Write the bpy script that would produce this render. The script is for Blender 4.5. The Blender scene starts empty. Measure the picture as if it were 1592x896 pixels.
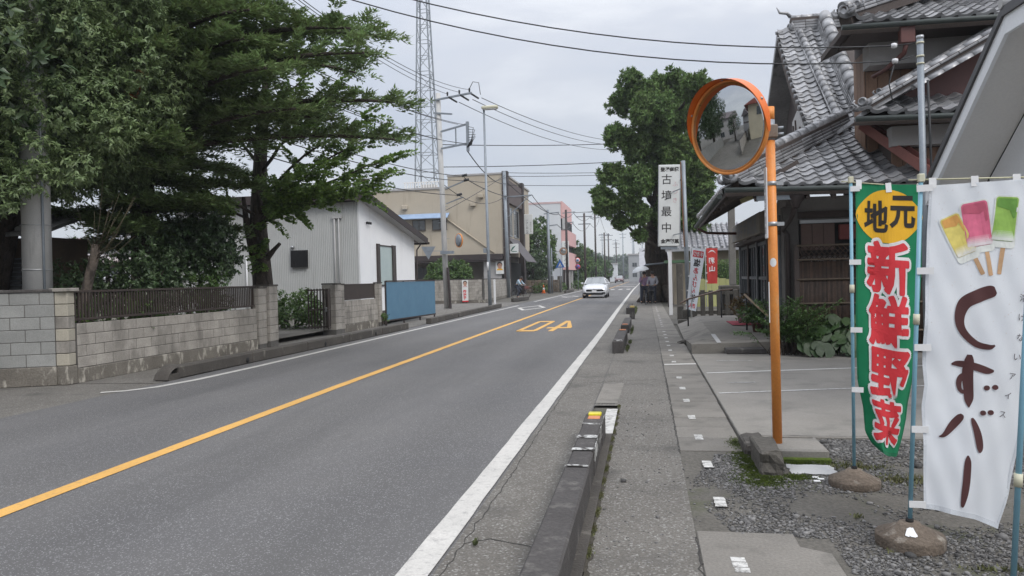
import bpy, bmesh, math, random
import numpy as np
from mathutils import Vector, Matrix, noise as mnoise
R = math.radians
random.seed(7); rng = np.random.default_rng(7)
S = bpy.context.scene; COL = S.collection

# ------------------------------------------------------------------ camera
cam = bpy.data.cameras.new('camera'); camo = bpy.data.objects.new('camera', cam); COL.objects.link(camo)
cam.sensor_width = 36.0; cam.lens = 36.0 * 1150.0 / 1592.0
cam.clip_start = 0.05; cam.clip_end = 4000
YAW, PITCH, ROLL = R(10.271), R(0.693), R(1.4)
f_ = Vector((-math.sin(YAW) * math.cos(PITCH), math.cos(YAW) * math.cos(PITCH), -math.sin(PITCH)))
r0 = Vector((math.cos(YAW), math.sin(YAW), 0)); u0 = r0.cross(f_)
r_ = r0 * math.cos(ROLL) - u0 * math.sin(ROLL); u_ = r0 * math.sin(ROLL) + u0 * math.cos(ROLL)
camo.matrix_world = Matrix(((r_.x, u_.x, -f_.x, 0), (r_.y, u_.y, -f_.y, 0), (r_.z, u_.z, -f_.z, 1.5), (0, 0, 0, 1)))
S.camera = camo

# ------------------------------------------------------------------ sky, sun, exposure
SUN_EL, SUN_AZ = R(46), R(133)          # behind thin cloud, high to the right
W = bpy.data.worlds.new('World'); S.world = W; W.use_nodes = True
nt = W.node_tree; nt.nodes.clear()
def wn(t, **k):
    n = nt.nodes.new(t)
    for a, v in k.items(): setattr(n, a, v)
    return n
out = wn('ShaderNodeOutputWorld'); bg = wn('ShaderNodeBackground'); bg2 = wn('ShaderNodeBackground'); add = wn('ShaderNodeAddShader')
sky = wn('ShaderNodeTexSky', sky_type='NISHITA', sun_disc=False, sun_elevation=SUN_EL, sun_rotation=SUN_AZ)
nt.links.new(sky.outputs[0], bg2.inputs[0]); bg2.inputs[1].default_value = 0.05 * .4
tc = wn('ShaderNodeTexCoord'); mp = wn('ShaderNodeMapping'); mp.inputs['Scale'].default_value = (1.6, 1.6, 5.5); mp.inputs['Location'].default_value = (0.9, 0.35, 0.2)
nz = wn('ShaderNodeTexNoise'); nz.inputs['Scale'].default_value = 1.5; nz.inputs['Detail'].default_value = 7; nz.inputs['Roughness'].default_value = 0.52; nz.inputs['Distortion'].default_value = 0.3
rp = wn('ShaderNodeValToRGB'); e = rp.color_ramp.elements
e[0].position = 0.34; e[0].color = (0.50, 0.535, 0.61, 1); e[1].position = 0.70; e[1].color = (0.80, 0.81, 0.83, 1)
em = e.new(0.52); em.color = (0.585, 0.605, 0.655, 1)
sp = wn('ShaderNodeSeparateXYZ'); m1 = wn('ShaderNodeMath', operation='MAXIMUM'); m1.inputs[1].default_value = 0.0
mq = wn('ShaderNodeMath', operation='MULTIPLY'); m2 = wn('ShaderNodeMath', operation='MULTIPLY_ADD'); m2.inputs[1].default_value = 2.3; m2.inputs[2].default_value = 0.83   # overcast sky is brighter overhead
L = nt.links.new
L(tc.outputs['Generated'], mp.inputs[0]); L(mp.outputs[0], nz.inputs['Vector']); L(nz.outputs[0], rp.inputs[0]); L(rp.outputs[0], bg.inputs[0])
L(tc.outputs['Generated'], sp.inputs[0]); L(sp.outputs[2], m1.inputs[0]); L(m1.outputs[0], mq.inputs[0]); L(m1.outputs[0], mq.inputs[1]); L(mq.outputs[0], m2.inputs[0]); L(m2.outputs[0], bg.inputs[1])
L(bg.outputs[0], add.inputs[0]); L(bg2.outputs[0], add.inputs[1]); L(add.outputs[0], out.inputs[0])
sl = bpy.data.lights.new('sun', 'SUN'); sl.energy = 1.5; sl.angle = R(22); sl.color = (1, 0.965, 0.91)
so = bpy.data.objects.new('sun', sl); COL.objects.link(so)
sd = Vector((math.sin(SUN_AZ) * math.cos(SUN_EL), math.cos(SUN_AZ) * math.cos(SUN_EL), math.sin(SUN_EL)))
so.rotation_euler = sd.to_track_quat('Z', 'Y').to_euler(); so.location = (0, 0, 40)
S.view_settings.view_transform = 'Standard'; S.view_settings.look = 'None'; S.view_settings.exposure = 0.17; S.view_settings.gamma = 1.0
S.render.engine = 'CYCLES'
try:
    S.cycles.max_bounces = 8; S.cycles.diffuse_bounces = 5; S.cycles.glossy_bounces = 3; S.cycles.transmission_bounces = 4
except Exception: pass

# ------------------------------------------------------------------ materials
def lin(h):
    if not isinstance(h, str): return tuple(h)
    h = h.lstrip('#'); o = []
    for i in (0, 2, 4):
        c = int(h[i:i + 2], 16) / 255; o.append(c / 12.92 if c <= .04045 else ((c + .055) / 1.055) ** 2.4)
    return tuple(o)
MATS = {}
def mat(name, c1, c2=None, scale=3.0, rough=0.75, fine=60, fa=0.12, bump=0.0, metal=0.0, rand=0.0, stain=None, st=(1, 1, .15), sth=(.5, .62), sscale=4, spec=0.5, speck=None, trans=0.0, coat=0.0, hue=0.0, wear=None, lanes=False):
    if name in MATS: return MATS[name]
    m = bpy.data.materials.new(name); m.use_nodes = True; t = m.node_tree; N = t.nodes; l = t.links.new
    b = N['Principled BSDF']; b.inputs['Roughness'].default_value = rough; b.inputs['Metallic'].default_value = metal
    b.inputs['Specular IOR Level'].default_value = spec
    if coat: b.inputs['Coat Weight'].default_value = coat; b.inputs['Coat Roughness'].default_value = .05
    c1 = lin(c1); c2 = lin(c2) if c2 else tuple(x * .8 for x in c1)
    g = N.new('ShaderNodeNewGeometry'); P = g.outputs['Position']
    def noise(sc, det=4, vec=None, rgh=.6):
        n = N.new('ShaderNodeTexNoise'); n.inputs['Scale'].default_value = sc; n.inputs['Detail'].default_value = det; n.inputs['Roughness'].default_value = rgh
        l(vec or P, n.inputs['Vector']); return n.outputs[0]
    def mapr(v, a, bb, lo=0, hi=1):
        n = N.new('ShaderNodeMapRange'); n.inputs[1].default_value = a; n.inputs[2].default_value = bb; n.inputs[3].default_value = lo; n.inputs[4].default_value = hi
        l(v, n.inputs[0]); return n.outputs[0]
    def mixc(f, a, bb, mode='MIX'):
        n = N.new('ShaderNodeMix'); n.data_type = 'RGBA'; n.blend_type = mode
        if isinstance(f, (int, float)): n.inputs[0].default_value = f
        else: l(f, n.inputs[0])
        for i, x in ((6, a), (7, bb)):
            if isinstance(x, tuple): n.inputs[i].default_value = (*x, 1)
            else: l(x, n.inputs[i])
        return n.outputs[2]
    n1 = noise(scale, 5); col = mixc(mapr(n1, .32, .68), c1, c2)
    n2 = noise(fine, 3)
    v = mapr(n2, .25, .75, 1 - fa, 1 + fa)
    if rand:
        oi = N.new('ShaderNodeObjectInfo'); ad = N.new('ShaderNodeMath'); ad.operation = 'ADD'; l(oi.outputs['Random'], ad.inputs[0]); l(g.outputs['Random Per Island'], ad.inputs[1])
        fr = N.new('ShaderNodeMath'); fr.operation = 'FRACT'; l(ad.outputs[0], fr.inputs[0])
        mm = N.new('ShaderNodeMath'); mm.operation = 'MULTIPLY'; l(v, mm.inputs[0]); l(mapr(fr.outputs[0], 0, 1, 1 - rand, 1 + rand), mm.inputs[1]); v = mm.outputs[0]
    if lanes:       # tyre-polished strips along the road
        sx = N.new('ShaderNodeSeparateXYZ'); l(P, sx.inputs[0])
        w = N.new('ShaderNodeMath'); w.operation = 'MULTIPLY'; w.inputs[1].default_value = 4.1; l(sx.outputs[0], w.inputs[0])
        s = N.new('ShaderNodeMath'); s.operation = 'SINE'; l(w.outputs[0], s.inputs[0])
        mm = N.new('ShaderNodeMath'); mm.operation = 'MULTIPLY'; l(v, mm.inputs[0]); l(mapr(s.outputs[0], -1, 1, .93, 1.09), mm.inputs[1]); v = mm.outputs[0]
    sc = N.new('ShaderNodeVectorMath'); sc.operation = 'SCALE'; l(col, sc.inputs[0]); l(v, sc.inputs['Scale']); col = sc.outputs[0]
    if hue:
        hn = N.new('ShaderNodeHueSaturation'); l(col, hn.inputs['Color']); hn.inputs['Fac'].default_value = 1
        l(mapr(g.outputs['Random Per Island'], 0, 1, .5 - hue, .5 + hue), hn.inputs['Hue']); col = hn.outputs[0]
    if speck:       # light grains
        vo = N.new('ShaderNodeTexVoronoi'); vo.inputs['Scale'].default_value = speck[0]; l(P, vo.inputs['Vector'])
        sx = N.new('ShaderNodeSeparateColor'); l(vo.outputs['Color'], sx.inputs[0])
        col = mixc(mapr(sx.outputs[0], speck[1], 1.0, 0, 1), col, lin(speck[2]))
    if stain:
        mpn = N.new('ShaderNodeMapping'); mpn.inputs['Scale'].default_value = st; l(P, mpn.inputs[0])
        sn = noise(sscale, 5, mpn.outputs[0]); col = mixc(mapr(sn, sth[0], sth[1]), col, lin(stain))
    if wear:        # paint rubbed through to what lies below
        wn_ = noise(wear[1], 6, None, .72); wm = N.new('ShaderNodeMath'); wm.operation = 'MULTIPLY'; wm.inputs[1].default_value = wear[4] if len(wear) > 4 else 1
        l(mapr(wn_, wear[2], wear[3]), wm.inputs[0]); col = mixc(wm.outputs[0], col, lin(wear[0]))
    l(col, b.inputs['Base Color'])
    if bump:
        bn = N.new('ShaderNodeBump'); bn.inputs['Strength'].default_value = bump; bn.inputs['Distance'].default_value = .02; l(n2, bn.inputs['Height']); l(bn.outputs[0], b.inputs['Normal'])
    if trans:
        tr = N.new('ShaderNodeBsdfTranslucent'); l(col, tr.inputs[0]); mx = N.new('ShaderNodeMixShader'); mx.inputs[0].default_value = trans
        o = N['Material Output']; l(b.outputs[0], mx.inputs[1]); l(tr.outputs[0], mx.inputs[2]); l(mx.outputs[0], o.inputs[0])
    MATS[name] = m; return m

asphalt = mat('asphalt', (.098, .095, .095), (.120, .115, .110), .35, .82, 130, .2, .35, speck=(150, .86, (.30, .30, .30)), lanes=True, stain=(.085, .083, .082), st=(1, .12, 1), sth=(.52, .80), sscale=1.1)
asphalt_old = mat('old_asphalt', (.122, .112, .098), (.160, .148, .130), 1.1, .9, 75, .32, .7, speck=(90, .8, (.3, .29, .27)), stain=(.085, .08, .072), st=(1, 1, 1), sth=(.55, .72), sscale=1.2)
concrete = mat('concrete', (.242, .226, .202), (.195, .182, .163), 1.3, .88, 50, .12, .25, stain=(.14, .134, .12), st=(1, 1, 1), sth=(.53, .75), sscale=1.7)
conc_lid = mat('concrete_lid', (.205, .19, .168), (.16, .148, .13), 1.6, .9, 60, .18, .4, rand=.1, stain=(.09, .086, .075), st=(1, 1, 1), sth=(.52, .72), sscale=2.5)
conc_dark = mat('weathered_kerb', (.075, .069, .066), (.05, .045, .043), 2.5, .9, 45, .25, .5, stain=(.17, .16, .145), st=(1, 1, .5), sth=(.57, .74), sscale=6)
conc_kerb = mat('kerb_concrete', (.082, .073, .063), (.054, .048, .042), 1.8, .9, 45, .22, .4, stain=(.19, .175, .15), st=(1, 1, .6), sth=(.6, .75), sscale=5)
paint_white = mat('road_paint_white', (.54, .52, .485), (.46, .445, .415), 2, .75, 70, .12, .25, wear=((.2, .195, .19), 16, .54, .72, .75))
paint_yellow = mat('road_paint_yellow', (.68, .385, .10), (.58, .325, .085), 1.2, .75, 70, .12, .25, wear=((.26, .19, .11), 14, .54, .74, .7))
soil = mat('soil', (.085, .078, .066), (.13, .12, .104), 1.2, .95, 40, .3, .7, stain=(.07, .075, .04), st=(1, 1, 1), sth=(.55, .7), sscale=1.6)
gravel_m = mat('gravel', (.165, .160, .155), (.115, .110, .105), 3, .85, 90, .2, .2, rand=.65)
moss_m = mat('moss', (.085, .12, .012), (.045, .065, .012), 14, .95, 120, .4, .5, rand=.3)
grass_m = mat('grass_blades', (.085, .14, .035), (.05, .09, .02), 3, .6, 40, .2, rand=.35, trans=.25)
block_grey = mat('wall_block', (.40, .37, .33), (.28, .258, .228), 2.6, .9, 60, .2, .5, rand=.10, stain=(.15, .138, .12), st=(1, 1, .4), sth=(.52, .74), sscale=2.6)
block_dark = mat('wall_block_painted', (.30, .30, .285), (.23, .232, .22), 2.0, .9, 60, .15, .4, rand=.06, stain=(.35, .35, .34), st=(1, 1, .4), sth=(.66, .72), sscale=7)
block_cream = mat('cream_block', (.42, .385, .31), (.35, .325, .27), 2, .9, 60, .15, .4, rand=.06)
mortar = mat('mortar', (.14, .132, .122), (.10, .095, .088), 4, .95, 60, .2, .3)
plinth_m = mat('stained_plinth', (.115, .102, .086), (.19, .172, .145), 1.4, .92, 40, .25, .5, stain=(.46, .43, .37), st=(1, 1, .5), sth=(.52, .66), sscale=6.5)
brown_metal = mat('brown_metal', (.060, .045, .038), (.045, .034, .03), 3, .5, 60, .1, metal=.2)
blue_panel = mat('blue_panel', (.095, .205, .30), (.08, .175, .265), 2.2, .6, 40, .08, .1, stain=(.17, .25, .32), st=(1, 1, .2), sth=(.63, .82), sscale=7)
siding_m = mat('grey_siding', (.50, .505, .495), (.46, .465, .455), 1.2, .6, 40, .04, stain=(.27, .27, .26), st=(1, 1, .12), sth=(.6, .85), sscale=3)
stucco_w = mat('white_stucco', (.85, .85, .85), (.81, .81, .82), 1.5, .85, 70, .04, .15, stain=(.66, .65, .63), st=(1, 1, .08), sth=(.60, .85), sscale=3)
stucco_b = mat('beige_stucco', (.46, .405, .32), (.41, .36, .285), .6, .9, 25, .06, .1, stain=(.24, .195, .15), st=(1, 1, .09), sth=(.58, .8), sscale=1.3)
brown_dark = mat('dark_brown', (.045, .032, .030), (.032, .024, .023), 2, .65, 40, .15)
roof_brown = mat('brown_roof_sheet', (.10, .078, .078), (.085, .066, .066), 2, .55, 40, .1)
black_m = mat('black_plastic', (.012, .012, .013), None, 5, .5, 50, .1)
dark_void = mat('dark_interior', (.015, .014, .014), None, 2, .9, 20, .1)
glass_m = mat('window_glass', (.05, .06, .065), (.035, .042, .046), 1, .06, 20, .02, spec=.9)
frost_m = mat('frosted_glass', (.42, .50, .48), (.36, .44, .43), 1, .2, 20, .03)
alu = mat('aluminium', (.42, .43, .44), (.36, .37, .38), 3, .4, 50, .06, metal=.6)
steel_grey = mat('galvanised_steel', (.27, .30, .33), (.22, .245, .27), 4, .5, 50, .1, metal=.35, stain=(.16, .15, .14), sth=(.62, .8), sscale=6)
conc_pole = mat('pole_concrete', (.52, .515, .50), (.44, .435, .42), 1.3, .8, 60, .08, .15, stain=(.2, .2, .195), st=(1, 1, .1), sth=(.6, .8), sscale=5)
bark_m = mat('bark', (.055, .042, .034), (.09, .072, .06), 6, .95, 35, .4, 1.0, stain=(.03, .024, .02), st=(1, 1, .2), sth=(.5, .62), sscale=12)
bark_light = mat('bark_pale', (.16, .13, .105), (.09, .072, .058), 5, .95, 30, .35, 1.0, stain=(.045, .036, .03), st=(1, 1, .16), sth=(.5, .6), sscale=10)
leaf_oak = mat('oak_leaves', (.165, .235, .10), (.215, .285, .125), .9, .45, 9, .25, rand=.36, trans=.34, hue=.010, spec=.55)
leaf_cedar = mat('cedar_needles', (.135, .20, .075), (.185, .25, .09), .8, .6, 9, .25, rand=.4, trans=.34, hue=.015)
leaf_ginkgo = mat('ginkgo_leaves', (.145, .24, .055), (.20, .30, .075), 1.0, .5, 9, .2, rand=.35, trans=.28, hue=.012)
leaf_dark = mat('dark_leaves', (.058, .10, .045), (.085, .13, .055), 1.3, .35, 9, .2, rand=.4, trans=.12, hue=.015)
leaf_jun = mat('juniper_foliage', (.10, .172, .05), (.155, .225, .068), .45, .7, 3, .35, rand=.48, trans=.25, hue=.015)
leaf_mid = mat('garden_leaves', (.07, .135, .03), (.11, .18, .045), 1.0, .5, 8, .2, rand=.4, trans=.22, hue=.02)
leaf_fern = mat('nandina_leaves', (.055, .115, .032), (.09, .16, .045), 2, .45, 12, .2, rand=.35, trans=.2, hue=.015)
leaf_pad = mat('butterbur_leaf', (.026, .058, .018), (.044, .08, .026), 6, .5, 25, .15, rand=.28, trans=.1)
leaf_far = mat('far_foliage', (.085, .13, .055), (.055, .095, .05), .15, .9, 1.2, .35, rand=.3, trans=.1)
leaf_red = mat('reddish_leaves', (.16, .07, .03), (.11, .10, .03), 3, .5, 12, .2, rand=.35, trans=.2)
orange_m = mat('orange_paint', (.74, .28, .06), (.66, .225, .045), 3.5, .5, 50, .08, .06, stain=(.66, .36, .17), st=(1, 1, .35), sth=(.56, .74), sscale=11, wear=((.20, .085, .035), 26, .66, .74, .8))
orange_hood = mat('orange_plastic', (.74, .16, .018), (.70, .145, .016), 3, .4, 40, .04)
mirror_m = mat('mirror_glass', (.56, .58, .59), (.54, .56, .57), 1, .03, 10, .01, metal=1.0)
tile_m = mat('roof_tile', (.31, .31, .316), (.215, .215, .221), 1.6, .38, 22, .16, .15, rand=.36, spec=.65, stain=(.055, .055, .058), st=(1, 1, 1), sth=(.54, .72), sscale=2.4, metal=.15)
tile_far = mat('pale_roof_tile', (.36, .36, .38), (.27, .27, .285), 1.2, .45, 22, .1, rand=.25)
wood_brown = mat('brown_boards', (.235, .145, .098), (.195, .118, .08), 2, .75, 30, .12, .1, rand=.12, stain=(.075, .044, .036), st=(1, 1, .08), sth=(.58, .8), sscale=8)
wood_dark = mat('dark_timber', (.062, .048, .043), (.080, .063, .056), 3, .8, 40, .2, .2)
copper_red = mat('brown_gutter', (.125, .044, .036), (.10, .035, .03), 3, .45, 40, .1)
plaster_g = mat('grey_plaster', (.40, .39, .385), (.33, .32, .315), 1.6, .9, 40, .06, .1)
plaster_p = mat('pale_plaster', (.46, .455, .45), (.40, .395, .39), 1.2, .9, 40, .05, .1)
bamboo_m = mat('bamboo_brown', (.070, .042, .028), (.036, .023, .017), 6, .6, 40, .25, rand=.45)
white_pl = mat('white_plastic', (.72, .72, .72), (.66, .66, .66), 3, .5, 30, .03)
cap_pl = mat('cream_plastic', (.62, .60, .45), None, 3, .5, 30, .03)
pole_blue = mat('pale_blue_pole', (.19, .37, .46), (.17, .34, .43), 3, .4, 40, .05)
rope_m = mat('cream_rod', (.52, .50, .33), None, 3, .5, 30, .05)
cloth_green = mat('green_cloth', (.014, .24, .105), (.010, .20, .085), 5, .85, 420, .10, .12, trans=.25)
cloth_white = mat('white_cloth', (.80, .83, .86), (.77, .80, .84), 4, .9, 420, .05, .12, trans=.3)
cloth_red = mat('red_cloth', (.56, .06, .05), (.50, .05, .045), 3, .85, 100, .05, trans=.2)
ink_red = mat('red_print', (.62, .035, .045), (.58, .03, .04), 6, .8, 200, .05)
ink_white = mat('white_print', (.78, .76, .76), None, 6, .8, 200, .03)
ink_yellow = mat('yellow_print', (.78, .43, .02), (.74, .40, .02), 4, .8, 200, .04)
ink_black = mat('black_print', (.028, .024, .022), None, 5, .8, 100, .05)
ink_brown = mat('maroon_print', (.075, .024, .024), (.062, .02, .02), 5, .8, 120, .08)
ink_pink = mat('faded_pink_print', (.66, .46, .47), None, 5, .8, 60, .1)
sign_white = mat('sign_white', (.70, .71, .69), (.65, .66, .64), 2, .45, 40, .03)
base_conc = mat('brown_concrete', (.165, .13, .10), (.10, .078, .06), 5, .92, 50, .25, .6, stain=(.30, .27, .23), st=(1, 1, 1), sth=(.6, .72), sscale=9)
wire_m = mat('cable_black', (.025, .026, .028), None, 2, .6, 10, .05)
insul = mat('porcelain', (.72, .72, .72), None, 3, .25, 20, .03)
pink_w = mat('pink_wall', (.66, .40, .385), (.61, .37, .355), .8, .85, 20, .05)
pale_w = mat('pale_grey_wall', (.62, .64, .66), (.57, .59, .61), .5, .85, 20, .04, stain=(.36, .38, .4), st=(1, 1, .1), sth=(.6, .85), sscale=1)
car_white = mat('silver_white_paint', (.62, .63, .65), (.60, .61, .63), 1, .25, 10, .01, metal=.15, coat=1.0)
car_red = mat('dark_red_paint', (.12, .03, .03), None, 1, .3, 10, .01, coat=1.0)
tyre_m = mat('tyre_rubber', (.014, .014, .015), None, 5, .85, 50, .1)
skin_m = mat('skin', (.48, .29, .21), (.44, .26, .185), 5, .6, 60, .05)
hair_m = mat('dark_hair', (.015, .012, .011), None, 8, .55, 80, .2)
stone_m = mat('old_stone', (.115, .105, .09), (.075, .068, .058), 2.5, .95, 30, .25, .6, stain=(.19, .18, .155), st=(1, 1, 1), sth=(.58, .75), sscale=5)

# ------------------------------------------------------------------ mesh helpers
class MB:
    def __init__(s): s.v = []; s.f = []; s.sm = []
    def face(s, pts, sm=False):
        i = len(s.v); s.v += [tuple(p) for p in pts]; s.f.append(tuple(range(i, i + len(pts)))); s.sm.append(sm); return s
    def add(s, V, F, sm=False):
        i = len(s.v); s.v += [tuple(p) for p in V]; s.f += [tuple(i + k for k in q) for q in F]; s.sm += [sm] * len(F); return s
    def box(s, x0, x1, y0, y1, z0, z1, c=0.0, M=None):
        if c <= 0:
            V = [(x, y, z) for z in (z0, z1) for y in (y0, y1) for x in (x0, x1)]
            F = [(0, 2, 3, 1), (4, 5, 7, 6), (0, 1, 5, 4), (2, 6, 7, 3), (0, 4, 6, 2), (1, 3, 7, 5)]
        else:
            V = []; idx = {}
            xs, ys, zs = (x0, x1), (y0, y1), (z0, z1)
            for i in (0, 1):
                for j in (0, 1):
                    for k in (0, 1):
                        sx, sy, sz = (1 - 2 * i) * c, (1 - 2 * j) * c, (1 - 2 * k) * c
                        for a in range(3):
                            idx[i, j, k, a] = len(V)
                            V.append((xs[i] + (0 if a == 0 else sx), ys[j] + (0 if a == 1 else sy), zs[k] + (0 if a == 2 else sz)))
            F = []
            cyc = [(0, 0), (1, 0), (1, 1), (0, 1)]
            for a in range(3):
                for q in (0, 1):
                    fc = []
                    for (m, n) in cyc:
                        t = [0, 0, 0]; t[a] = q; t[(a + 1) % 3] = m; t[(a + 2) % 3] = n; fc.append(idx[t[0], t[1], t[2], a])
                    F.append(tuple(fc) if q else tuple(fc[::-1]))
                b, d = (a + 1) % 3, (a + 2) % 3
                for m in (0, 1):
                    for n in (0, 1):
                        t0 = [0, 0, 0]; t1 = [0, 0, 0]; t0[b] = t1[b] = m; t0[d] = t1[d] = n; t1[a] = 1
                        F.append((idx[(*t0, b)], idx[(*t1, b)], idx[(*t1, d)], idx[(*t0, d)]))
            for i in (0, 1):
                for j in (0, 1):
                    for k in (0, 1): F.append(tuple(idx[i, j, k, a] for a in range(3)))
        if M is not None: V = [M @ Vector(p) for p in V]
        return s.add(V, F)
    def bar(s, p0, p1, w, h, up=(0, 0, 1), c=0.0):
        p0, p1 = Vector(p0), Vector(p1); d = (p1 - p0); L_ = d.length; d.normalize(); up = Vector(up)
        x = d.cross(up)
        if x.length < 1e-4: x = d.cross(Vector((1, 0, 0)))
        x.normalize(); z = x.cross(d)
        M = Matrix(((x.x, d.x, z.x, p0.x), (x.y, d.y, z.y, p0.y), (x.z, d.z, z.z, p0.z), (0, 0, 0, 1)))
        return s.box(-w / 2, w / 2, 0, L_, -h / 2, h / 2, c, M)
    def tube(s, pts, r, n=8, cap=True, sm=True, wob=0.0):
        pts = [Vector(p) for p in pts]; rs = r if isinstance(r, (list, tuple)) else [r] * len(pts); i0 = len(s.v); prev = None
        for i, p in enumerate(pts):
            d = (pts[min(i + 1, len(pts) - 1)] - pts[max(i - 1, 0)]).normalized()
            if prev is None:
                x = d.cross(Vector((0, 0, 1)))
                if x.length < .05: x = d.cross(Vector((0, 1, 0)))
            else: x = prev - d * prev.dot(d)
            x.normalize(); prev = x; y = d.cross(x)
            for k in range(n):
                a = 2 * math.pi * k / n; rr = rs[i] * (1 + (wob * mnoise.noise(p * 1.7 + Vector((math.cos(a) * 2, math.sin(a) * 2, 0))) if wob else 0))
                s.v.append(tuple(p + x * (math.cos(a) * rr) + y * (math.sin(a) * rr)))
        for i in range(len(pts) - 1):
            for k in range(n):
                a, b = i0 + i * n + k, i0 + i * n + (k + 1) % n; s.f.append((a, b, b + n, a + n)); s.sm.append(sm)
        if cap:
            s.f.append(tuple(i0 + k for k in range(n))[::-1]); s.sm.append(False)
            e = i0 + (len(pts) - 1) * n; s.f.append(tuple(e + k for k in range(n))); s.sm.append(False)
        return s
    def lathe(s, prof, n=24, M=None, sm=True, close=False):
        i0 = len(s.v)
        for (r, z) in prof:
            for k in range(n):
                a = 2 * math.pi * k / n; p = Vector((r * math.cos(a), r * math.sin(a), z)); s.v.append(tuple(M @ p if M is not None else p))
        for i in range(len(prof) - 1):
            for k in range(n):
                a, b = i0 + i * n + k, i0 + i * n + (k + 1) % n; s.f.append((a, b, b + n, a + n)); s.sm.append(sm)
        if prof[0][0] > 1e-6: s.f.append(tuple(i0 + k for k in range(n))[::-1]); s.sm.append(False)
        if prof[-1][0] > 1e-6:
            e = i0 + (len(prof) - 1) * n; s.f.append(tuple(e + k for k in range(n))); s.sm.append(False)
        return s
    def grid(s, fn, nu, nv, sm=True, flip=False):
        i0 = len(s.v)
        for j in range(nv + 1):
            for i in range(nu + 1): s.v.append(tuple(fn(i / nu, j / nv)))
        for j in range(nv):
            for i in range(nu):
                a = i0 + j * (nu + 1) + i; q = (a, a + 1, a + nu + 2, a + nu + 1); s.f.append(q[::-1] if flip else q); s.sm.append(sm)
        return s
    def prism(s, poly, d):      # poly: 3-D points (flat), d: extrusion vector
        d = Vector(d); n = len(poly); V = [Vector(p) for p in poly] + [Vector(p) + d for p in poly]
        F = [tuple(range(n))[::-1], tuple(range(n, 2 * n))] + [(i, (i + 1) % n, (i + 1) % n + n, i + n) for i in range(n)]
        return s.add(V, F)
    def mesh(s, name):
        me = bpy.data.meshes.new(name); me.from_pydata(s.v, [], s.f); me.polygons.foreach_set('use_smooth', s.sm); me.update(); return me
    def build(s, name, m, parent=None, **k): return obj(name, s.mesh(name), m, parent, **k)
def npmesh(name, V, F, smooth=False):
    me = bpy.data.meshes.new(name); V = np.asarray(V, np.float32); F = np.asarray(F, np.int32); k = F.shape[1]
    me.vertices.add(len(V)); me.vertices.foreach_set('co', V.ravel()); me.loops.add(F.size); me.loops.foreach_set('vertex_index', F.ravel())
    me.polygons.add(len(F)); me.polygons.foreach_set('loop_start', np.arange(0, F.size, k, dtype=np.int32)); me.polygons.foreach_set('loop_total', np.full(len(F), k, np.int32))
    if smooth: me.polygons.foreach_set('use_smooth', np.ones(len(F), bool))
    me.update(calc_edges=True); me.validate(); return me
WM = {}
def par(o, p):
    if p is not None:
        o.parent = p; o.matrix_parent_inverse = WM.get(p.name, Matrix()).inverted()
def obj(name, me, m, parent=None, label=None, cat=None, group=None, kind=None, loc=None, M=None):
    o = bpy.data.objects.new(name, me); COL.objects.link(o)
    if m is not None and me is not None and hasattr(me, 'materials') and len(me.materials) == 0: me.materials.append(m)
    W_ = Matrix() if M is None else M
    if loc is not None: W_ = Matrix.Translation(loc)
    o.matrix_basis = W_; WM[o.name] = W_.copy(); par(o, parent); tag(o, label, cat, group, kind); return o
def tag(o, label=None, cat=None, group=None, kind=None):
    if label: o['label'] = label
    if cat: o['category'] = cat
    if group: o['group'] = group
    if kind: o['kind'] = kind
    return o
def thing(name, loc, label, cat, group=None, rz=0.0):
    o = bpy.data.objects.new(name, None); COL.objects.link(o); o.empty_display_size = .2
    o.matrix_basis = Matrix.Translation(loc) @ Matrix.Rotation(rz, 4, 'Z'); WM[o.name] = o.matrix_basis.copy(); return tag(o, label, cat, group)
def struct(name, mb, m): return mb.build(name, m, None, kind='structure')
def sheet(name, pts, z, m, kind='structure', n=1):
    b = MB(); b.face([(x, y, z) for x, y in pts]); return b.build(name, m, None, kind=kind)
def frame(o, x, y, z):          # matrix from axes
    return Matrix(((x[0], y[0], z[0], o[0]), (x[1], y[1], z[1], o[1]), (x[2], y[2], z[2], o[2]), (0, 0, 0, 1)))
def textmesh(s, size=1.0, offset=0.0, spacing=1.0, maxe=None, center=True):
    c = bpy.data.curves.new('lettering', 'FONT'); c.body = s; c.size = size; c.offset = offset; c.space_character = spacing; c.fill_mode = 'FRONT'; c.resolution_u = 3
    o = bpy.data.objects.new('lettering', c); COL.objects.link(o); dg = bpy.context.evaluated_depsgraph_get()
    me = bpy.data.meshes.new_from_object(o.evaluated_get(dg)); bpy.data.objects.remove(o); bpy.data.curves.remove(c)
    if maxe:
        bm = bmesh.new(); bm.from_mesh(me)
        for _ in range(5):
            es = [e for e in bm.edges if e.calc_length() > maxe]
            if not es: break
            bmesh.ops.subdivide_edges(bm, edges=es, cuts=1); bmesh.ops.triangulate(bm, faces=bm.faces[:])
        bm.to_mesh(me); bm.free()
    n = len(me.vertices); V = np.zeros(n * 3, np.float32); me.vertices.foreach_get('co', V); V = V.reshape(-1, 3)
    F = [tuple(p.vertices) for p in me.polygons]; bpy.data.meshes.remove(me)
    if center and n: V[:, :2] -= (V[:, :2].max(0) + V[:, :2].min(0)) / 2
    return V, F
def put_text(name, s, M, size, m, parent, offset=0.0, sx=1.0, sy=1.0, thick=False, mirror=False, kind=None):
    V, F = textmesh(s, size, offset); mb = MB()
    mb.add([M @ Vector((v[0] * sx * (-1 if mirror else 1), v[1] * sy, 0)) for v in V], [f[::-1] if mirror else f for f in F]); return mb.build(name, m, parent)
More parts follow.
